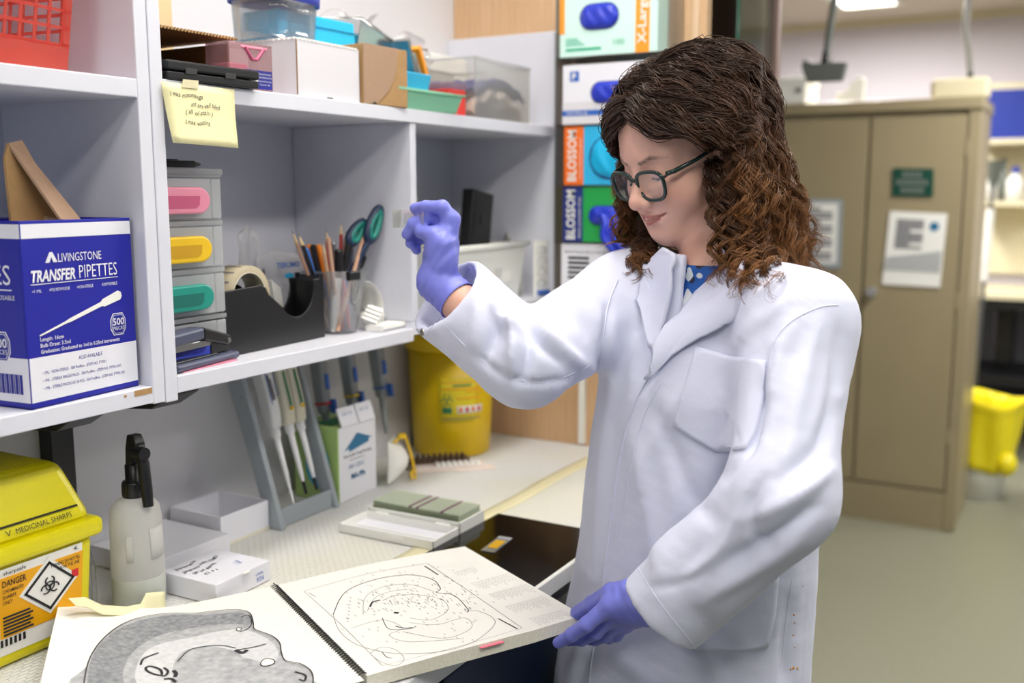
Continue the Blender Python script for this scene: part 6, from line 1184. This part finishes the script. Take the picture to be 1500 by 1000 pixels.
for (u, v, s) in ((1163, 900, 2), (1164, 912, 1.6), (1162, 930, 1.6), (1164, 948, 1.4), (1162, 978, 3), (1168, 979, 3), (1158, 980, 2), (1176, 858, 1.2)):
    h, nn = hitn(u, v)
    if h is not None: nn = -nn if nn@ray(u, v) > 0 else nn; csub(MB().lathe([(0, .0003), (s*.0008, .0003), (s*.0009, -.002)], h, nn, 10).build('stain', 'stain', None))
csub(MB().grid(lambda a, b: tuple(NB+(.088-.022*b)*(cos(radians(-112+224*a))*(-tf)+sin(radians(-112+224*a))*tl)+np.array([0, 0, -.030+.048*b-.02*abs(2*a-1)**3])), 40, 6).build('collar', clothm, None, solid=.004))
# ---- blue patterned top under the coat
S_ = Field((1.15, .15, 1.02), (1.65, .78, 1.46), .005); torso(S_, grow=-.011, lo=1.05, hi=1.385); S_.cone(nb+np.array([0, 0, -.05]), nb+np.array([0, 0, .0]), .060, .0555, .03)
def crew(X, Y, Z): return 1.408-.12*((X-nb[0])*tf[0]+(Y-nb[1])*tf[1])-Z+0*X
S_.func((1.15, .15, 1.3), (1.65, .78, 1.46), crew, .003, 's')
V, F = S_.mesh(2, 1)
def floral():
    m = mat('floral_top', '2458a8', .75); nt = m.node_tree; b = nt.nodes['Principled BSDF']; tc = nt.nodes['Texture Coordinate']
    no = nt.nodes.new('ShaderNodeTexNoise'); no.inputs['Scale'].default_value = 45; no.inputs['Detail'].default_value = 0; nt.links.new(tc.outputs['Object'], no.inputs['Vector'])
    n2 = nt.nodes.new('ShaderNodeTexNoise'); n2.inputs['Scale'].default_value = 38; n2.inputs['Detail'].default_value = 1; mp = nt.nodes.new('ShaderNodeMapping'); mp.inputs['Location'].default_value = (3, 7, 1); nt.links.new(tc.outputs['Object'], mp.inputs[0]); nt.links.new(mp.outputs[0], n2.inputs['Vector'])
    def ramp(n_, th): r = nt.nodes.new('ShaderNodeMapRange'); r.inputs['From Min'].default_value = th; r.inputs['From Max'].default_value = th+.02; nt.links.new(n_.outputs[0], r.inputs[0]); return r
    a = nt.nodes.new('ShaderNodeMix'); a.data_type = 'RGBA'; a.inputs['A'].default_value = lin('1c57a8'); a.inputs['B'].default_value = lin('1d2440'); nt.links.new(ramp(no, .56).outputs[0], a.inputs['Factor'])
    c = nt.nodes.new('ShaderNodeMix'); c.data_type = 'RGBA'; c.inputs['B'].default_value = lin('d8dde2'); nt.links.new(a.outputs['Result'], c.inputs['A']); nt.links.new(ramp(n2, .60).outputs[0], c.inputs['Factor']); nt.links.new(c.outputs['Result'], b.inputs['Base Color'])
    return m
child(fast_mesh('patterned_top', V, F, floral(), None, 'blue top with white and navy print'))
# ---- gloves
def hand(name, wrist, elbow, mcps, fingers, thumb, radii, pad, cuffr=.031, lab=None):
    P = [wrist]+mcps+[j for f in fingers for j in f]+thumb; lo = np.min(P, 0)-.06; hi = np.max(P, 0)+.06; G = Field(lo, hi, .0016)
    ad = (wrist-elbow)/np.linalg.norm(wrist-elbow); pn = np.cross(mcps[0]-mcps[3], np.mean(mcps, 0)-wrist); pn /= np.linalg.norm(pn)
    for i, m in enumerate(mcps): w0 = wrist+(mcps[i]-np.mean(mcps, 0))*.35; G.cone(w0, m, .0150, .0125, .014)
    for i in range(3): G.cone((mcps[i]+wrist)/2, (mcps[i+1]+wrist)/2, .0145, .0145, .012)
    for c, r in pad: G.ell(c, r, None, .015)
    G.cone(wrist, wrist-ad*.065, .0265, .031, .018)
    allD = G.D.copy(); parts = []
    for f, m, r in zip(fingers, mcps, radii):
        G.D[:] = .5; ch = [m]+f
        for i in range(len(ch)-1): G.cone(ch[i], ch[i+1], r*(1.10-.12*i), r*(1.0-.12*i), .004)
        parts.append(G.D.copy())
    G.D[:] = .5; ch = thumb
    for i in range(len(ch)-1): G.cone(ch[i], ch[i+1], (.0175, .0128, .0108, .0098)[i], (.0130, .0110, .0098)[i], .005)
    parts.append(G.D.copy()); G.D[:] = allD
    for p_ in parts:
        a, b = G.D, p_; k = .007; h = np.maximum(k-np.abs(a-b), 0)/k; sm = np.minimum(a, b)-h*h*k*.25; G.D = sm
    # glove cuff end: cut flat
    ce = wrist-ad*.043
    def cut(X, Y, Z): return ((X-ce[0])*ad[0]+(Y-ce[1])*ad[1]+(Z-ce[2])*ad[2])
    G.func(ce-.06, ce+.06, lambda X, Y, Z: np.maximum(cut(X, Y, Z), np.sqrt((X-ce[0])**2+(Y-ce[1])**2+(Z-ce[2])**2)-.055), .002, 's')
    V, F = G.mesh(1, 2); N = normals(V, F); al = (V-wrist)@ad
    wr = .0006*np.sin(al*520+2*noise3(V, 60, 4))*np.exp(-((al+.005)/.025)**2)+.00022*noise3(V, 190, 5); V = V+N*wr[:, None]
    o = child(fast_mesh(name, V, F, 'glove_nitrile', None, lab)); ring = []
    a_, b_, _ = basis(ad); 
    r_ = MB().tube([ce+.0290*(cos(t_)*a_+sin(t_)*b_) for t_ in np.linspace(0, 2*pi, 24, endpoint=False)], .0013, 6, closed=True).build('rolled_edge', 'glove_nitrile', None); r_.parent = o; return o
D3 = lambda *a: [atd(*q) for q in a]
mc = D3((661, 322, 1.392), (654, 322, 1.412), (646, 330, 1.430), (637, 343, 1.445))
fg = [D3((648, 304, 1.386), (624, 303, 1.398), (608, 305, 1.410)), D3((628, 318, 1.405), (606, 328, 1.412), (596, 343, 1.420)), D3((620, 333, 1.430), (604, 342, 1.437), (601, 356, 1.435)), D3((615, 348, 1.445), (606, 356, 1.448), (610, 366, 1.442))]
th = D3((652, 385, 1.385), (650, 358, 1.378), (634, 344, 1.386), (617, 339, 1.400))
hand('glove', WRR, ELR, mc, fg, th, (.0100, .0100, .0096, .0088), [(atd(645, 365, 1.395), (.024, .020, .030))], lab='blue nitrile glove on the raised hand')
mc = D3((893, 886, 1.325), (897, 899, 1.342), (905, 908, 1.358), (916, 913, 1.370))
fg = [D3((860, 914, 1.335), (838, 929, 1.352), (818, 941, 1.370)), D3((872, 926, 1.360), (852, 936, 1.38), (834, 938, 1.40)), D3((886, 930, 1.385), (872, 936, 1.41), (856, 936, 1.43)), D3((902, 930, 1.395), (892, 934, 1.415), (878, 934, 1.435))]
th = D3((926, 866, 1.318), (896, 868, 1.340), (868, 884, 1.372), (846, 897, 1.398))
hand('glove', WRL, ELL, mc, fg, th, (.0104, .0102, .0098, .0090), [(atd(915, 882, 1.328), (.022, .022, .020))], lab='blue nitrile glove on the hand holding the atlas')
for W_, E0 in ((WRR, ELR), (WRL, ELL)): d = (W_-E0)/np.linalg.norm(W_-E0); o = child(MB().tube([W_-d*.14, W_-d*.08, W_-d*.02], [.034, .030, .0255], 20).build('forearm', mat('skin_plain', 'd8a892', .5, sss=.1), None))
# held slide
A = atd(575.5, 320.5, 1.447); B = atd(621, 319.5, 1.393); ex = B-A; Ls = np.linalg.norm(ex); ex /= Ls; up = np.array([.03, .0, 1.]); up = up-ex*(up@ex); up /= np.linalg.norm(up); nn = np.cross(ex, up)
t = thing('microscope_slide', 'glass slide with frosted label end held up between gloved fingers', 'slide', tuple(A))
MB().prism([(0, -.0125), (Ls, -.0125), (Ls, .0125), (0, .0125)], ex, up, nn, (0, 0, 0), .001).build('plate', 'slide_glass', t); MB().prism([(0, -.0122), (.02, -.0122), (.02, .0122), (0, .0122)], ex, up, -nn, (0, 0, 0), .0003).build('label_end', 'sheet_white', t)
for k in range(4): MB().prism([(.003, .008-k*.005), (.016-.002*(k % 2), .008-k*.005), (.016-.002*(k % 2), .0065-k*.005), (.003, .0065-k*.005)], ex, up, -nn, -nn*.0004, .0002).build('lettering', 'ink', t)
MB().prism([(.026, -.008), (.05, -.008), (.05, .008), (.026, .008)], ex, up, -nn, (0, 0, 0), .0003).build('section', 'clear_plastic', t)
# ---- legs and shoes (below the frame)
T_ = Field((1.05, .1, -.01), (1.75, .8, .66), .009); hp = np.append(axis_at(.6), .6)
for s in (-1, 1):
    a = hp+tl*.085*s; T_.cone(a+np.array([0, 0, .03]), np.array([a[0], a[1], .42]), .085, .062, .03); T_.cone(np.array([a[0], a[1], .42]), np.array([a[0], a[1], .06]), .060, .045, .03)
V, F = T_.mesh(2, 1); child(fast_mesh('trousers', V, F, 'trouser', None))
for s in (-1, 1):
    a = hp+tl*.085*s; Q_ = Field(np.array([a[0]-.2, a[1]-.2, -.02]), np.array([a[0]+.2, a[1]+.2, .12]), .005); p0 = np.array([a[0], a[1], .036]); Q_.cone(p0-tf*.03, p0+tf*.12, .038, .034, .02); Q_.cone(p0, p0+np.array([0, 0, .04]), .044, .05, .02); Q_.func(np.array([a[0]-.2, a[1]-.2, -.02]), np.array([a[0]+.2, a[1]+.2, .12]), lambda X, Y, Z: Z-.001+0*X+0*Y, 0, 's'); V, F = Q_.mesh(1, 1); child(fast_mesh('shoe', V, F, 'shoe', None))
# ---- hair: dark under-mass plus curled locks
hairm = mat('hair', 'ffffff', .42, spec=.35); use_tint(hairm)
SE = np.array([.073, .095, .084]); SCn = np.array([0, -.012, .030])
def on_scalp(dv, ex): dv = np.asarray(dv, float); dv = dv/np.linalg.norm(dv, axis=-1, keepdims=True); return SCn+dv*(SE+ex)/np.ones(3)
G_ = Field(OH+np.array([-.24, -.24, -.26]), OH+np.array([.24, .24, .16]), .004)
G_.ell(hw_(*SCn), SE+.011, HM, 0)
bk = -f0; nearl = -hx_*1.0
def side(v): v = np.array(v, float); v[2] = 0; return v/np.linalg.norm(v)
nl = side(nearl)
for a, r0, r1, dz in ((12, .034, .022, -.165), (50, .042, .030, -.165), (90, .045, .034, -.155), (130, .042, .03, -.15), (168, .034, .022, -.16)):   # angle from her left side, going round the back
    d_ = nl*cos(radians(a))+bk*sin(radians(a)); p0 = hw_(0, -.012, .0)+d_*np.array([.052, .052, 0]); p1 = hw_(0, -.02, .0)+d_*(.082)+np.array([0, 0, dz]); G_.cone(p0, p1, r0, r1, .03)
# clear the face and the neck front
def face_cut(X, Y, Z):
    q = [X-OH[0], Y-OH[1], Z-OH[2]]; l = [sum(q[i]*HM[i, j] for i in range(3)) for j in range(3)]
    return np.maximum(.000+.45*np.clip(l[2]-.03, 0, None)*1.35-l[1]+.0*l[0], l[2]-.083+.0*l[1])
G_.func(OH-.24, OH+.2, face_cut, .012, 's')
V, F = G_.mesh(2, 0); N = normals(V, F); V = V+N*(.004*noise3(V, 95, 8)+.002*noise3(V, 230, 9))[:, None]; L = hl(V)
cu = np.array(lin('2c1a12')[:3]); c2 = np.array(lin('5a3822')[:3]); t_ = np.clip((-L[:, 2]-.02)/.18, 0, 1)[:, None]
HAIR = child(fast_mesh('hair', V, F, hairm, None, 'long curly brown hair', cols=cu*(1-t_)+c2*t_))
rs = np.random.RandomState(11); NS = 42; VV = []; CC = []
def lock(sd, ph, y0, lay, zend, nstr, spread, curl, turns, fr=0., xo=0.):
    """one lock: from the parting over the scalp to azimuth ph (deg from face) on side sd, then hanging to zend below eye level"""
    d0 = np.array([sd*(.002+.022*rs.rand())+xo, y0, .085-.35*max(0, abs(y0)-.03)]); d0 = d0/np.linalg.norm(d0/SE)/1.0; d0 = d0/np.linalg.norm(d0)
    d1 = np.array([sd*sin(radians(ph)), cos(radians(ph)), -.15-.15*rs.rand()]); d1 /= np.linalg.norm(d1); om = np.arccos(np.clip(d0@d1, -1, 1)); K = 9; pts = []
    for s in np.linspace(0, 1, K):
        dv = (np.sin((1-s)*om)*d0+np.sin(s*om)*d1)/np.sin(om); pts.append(OH+HM@on_scalp(dv, .0125+lay*(.25+.75*s)+.012*sin(pi*s)*lay/.02))
    P1 = pts[-1]; out = P1-OH; out[2] = 0; out /= np.linalg.norm(out); n2 = 6; zE = OH[2]+zend
    for k in range(1, n2+1): s = k/n2; pts.append(P1+out*(.022*sin(s*pi*.6)+fr*s*s)+np.array([0, 0, (zE-P1[2])*s]))
    P = smooth_path(pts, False, 4); ln = np.concatenate([[0], np.cumsum(np.linalg.norm(np.diff(P, axis=0), axis=1))]); s_ = np.linspace(0, 1, NS); P = np.stack([np.interp(s_*ln[-1], ln, P[:, k]) for k in range(3)], 1)
    T = np.gradient(P, axis=0); T /= np.linalg.norm(T, axis=1)[:, None]; A = np.cross(T, out+.01); A /= np.linalg.norm(A, axis=1)[:, None]; B = np.cross(T, A)
    strands(P, A, B, s_, nstr, spread, curl, turns)
def strands(P, A, B, s_, nstr, spread, curl, turns, w0=.08):
    ph0 = rs.rand()*6.28; hand_ = 1 if rs.rand() < .5 else -1; tone = rs.uniform(.75, 1.35)
    for i in range(nstr):
        o = rs.normal(size=2)*spread*np.array([1, .8]); p2 = ph0+rs.normal()*.28; amp = curl*rs.uniform(.7, 1.2)
        ss = s_*rs.uniform(.86, 1.02); S = np.stack([np.interp(np.clip(ss, 0, 1), s_, P[:, k]) for k in range(3)], 1); w_ = np.clip((ss-w0)/(1-w0), 0, 1)
        th_ = p2+hand_*2*pi*turns*w_**1.15; am = amp*(.30+.70*w_**1.1); sp = (1-.45*w_)
        S = S+A*(am*np.cos(th_)+o[0]*sp)[:, None]+B*(am*np.sin(th_)+o[1]*sp)[:, None]
        # fine frizz
        S = S+(A*np.sin(s_*rs.uniform(25, 60)+rs.rand()*6)[:, None]+B*np.cos(s_*rs.uniform(25, 60)+rs.rand()*6)[:, None])*.0009
        VV.append(S); CC.append((tone*rs.uniform(.8, 1.25), rs.rand()))
for k in range(165):   # near side and back
    ph = rs.uniform(79, 180); y0 = np.interp(ph, [79, 180], [.092, -.06])+rs.normal()*.012; lay = rs.uniform(.002, .024); lock(-1, ph, y0, lay, rs.uniform(-.18, -.12) if ph < 120 else rs.uniform(-.185, -.12), 22, .0034, rs.uniform(.006, .014), rs.uniform(4., 6.5), fr=rs.uniform(0, .055)*(ph > 100))
for k in range(80):    # far side
    ph = rs.uniform(74, 180); y0 = np.interp(ph, [74, 180], [.092, -.06])+rs.normal()*.012; lock(1, ph, y0, rs.uniform(.003, .018), rs.uniform(-.20, -.13), 20, .0036, rs.uniform(.005, .012), rs.uniform(4.5, 7.5), fr=rs.uniform(0, .02))
for k in range(34): lock(-1, rs.uniform(80, 104), .085+rs.normal()*.006, rs.uniform(.010, .022), rs.uniform(-.19, -.13), 16, .0028, .011, 6, fr=rs.uniform(-.01, .01))   # loose front curls
def hang(px, nstr, spread, curl, turns, gap=.012):
    """a lock hanging through picture points, kept just clear of the coat"""
    pts = []
    for (u, v, d) in px:
        h, _ = hitn(u, v); dc = 9. if h is None else (h-cC)@cF; pts.append(atd(u, v, min(d, dc-gap)))
    P = smooth_path(pts, False, 6); ln = np.concatenate([[0], np.cumsum(np.linalg.norm(np.diff(P, axis=0), axis=1))]); s_ = np.linspace(0, 1, NS); P = np.stack([np.interp(s_*ln[-1], ln, P[:, q]) for q in range(3)], 1)
    T = np.gradient(P, axis=0); T /= np.linalg.norm(T, axis=1)[:, None]; A = np.cross(T, -cF); A /= np.linalg.norm(A, axis=1)[:, None]; B = np.cross(T, A); strands(P, A, B, s_, nstr, spread, curl, turns, .05)
NH0 = len(VV)
for k in range(26):   # long front locks over the lapel
    x = rs.normal()*15; e_ = rs.uniform(0, 45); hang([(1034+x*.4, 205, 1.40), (1058+x*.7, 255, 1.345), (1071+x, 310, 1.33), (1078+x*1.1, 360, 1.325), (1082+x*1.2, 385+e_*.5, 1.32), (1084+x*1.3, 398+e_, 1.315)], 18, .0028, rs.uniform(.007, .013), rs.uniform(4.5, 6.5))
for k in range(30):   # locks falling over the shoulder behind
    x = rs.uniform(0, 1); e_ = rs.uniform(-12, 14); hang([(1070+x*50, 190+x*10, 1.42), (1090+x*62, 250, 1.40), (1100+x*74, 310, 1.39), (1108+x*80, 350+e_*.5, 1.38), (1112+x*86, 376+e_, 1.37)], 18, .003, rs.uniform(.007, .013), rs.uniform(4, 6))
for k in range(14):   # far side curls beside the chin
    x = rs.uniform(-1, 1); e_ = rs.uniform(-18, 22); hang([(955+x*6, 300, 1.47), (946+x*14, 340, 1.475), (940+x*18, 372+e_*.5, 1.47), (936+x*18, 392+e_, 1.46)], 16, .0026, rs.uniform(.007, .011), rs.uniform(3, 4.5))
NH1 = len(VV)
for k in range(26): lock(1, rs.uniform(58, 84), .088+rs.normal()*.008, rs.uniform(.003, .012), rs.uniform(-.12, -.02), 18, .0034, rs.uniform(.004, .009), rs.uniform(4, 6))
for k in range(14): lock(1, rs.uniform(66, 84), .085+rs.normal()*.006, rs.uniform(.008, .016), rs.uniform(-.19, -.15), 14, .003, .009, 5)
for k in range(60): lock(rs.choice([-1, 1]), rs.uniform(85, 178), rs.uniform(-.05, .09), rs.uniform(.014, .024), rs.uniform(-.20, -.10), 2, .004, .009, rs.uniform(4, 7), fr=rs.uniform(0, .04))   # flyaways
S = np.array(VV); n = len(S); sh_ = S.shape; S = S.reshape(-1, 3); hm_ = np.ones(sh_[:2], bool); hm_[NH0:NH1] = False; hm_ = hm_.ravel()
for _ in range(3):
    g_, d_ = K_.sample(S); m_ = (d_ < .012) & (d_ > -.05) & hm_; S[m_] += (g_[m_]/(np.linalg.norm(g_[m_], axis=1)[:, None]+1e-6))*(.012-d_[m_]+.003*noise3(S[m_], 160, 21))[:, None]*.9
S = S.reshape(sh_); T = np.gradient(S, axis=1); T /= np.linalg.norm(T, axis=2)[:, :, None]+1e-9; A = np.cross(T, np.array([.3, .5, .8])); A /= np.linalg.norm(A, axis=2)[:, :, None]+1e-9; B = np.cross(T, A)
prof = np.interp(np.linspace(0, 1, NS), [0, .1, .8, 1], [.6, 1, .9, .25])*.00062
R3 = [S+(A*cos(a)+B*sin(a))*prof[None, :, None] for a in (0, 2.094, 4.189)]; Vh = np.stack(R3, 2).reshape(-1, 3)
i = np.arange(n)[:, None, None]*(NS*3); j = np.arange(NS-1)[None, :, None]*3; k = np.arange(3)[None, None, :]; k2 = (k+1) % 3
Fh = np.stack([i+j+k, i+j+k2, i+j+3+k2, i+j+3+k], -1).reshape(-1, 4)
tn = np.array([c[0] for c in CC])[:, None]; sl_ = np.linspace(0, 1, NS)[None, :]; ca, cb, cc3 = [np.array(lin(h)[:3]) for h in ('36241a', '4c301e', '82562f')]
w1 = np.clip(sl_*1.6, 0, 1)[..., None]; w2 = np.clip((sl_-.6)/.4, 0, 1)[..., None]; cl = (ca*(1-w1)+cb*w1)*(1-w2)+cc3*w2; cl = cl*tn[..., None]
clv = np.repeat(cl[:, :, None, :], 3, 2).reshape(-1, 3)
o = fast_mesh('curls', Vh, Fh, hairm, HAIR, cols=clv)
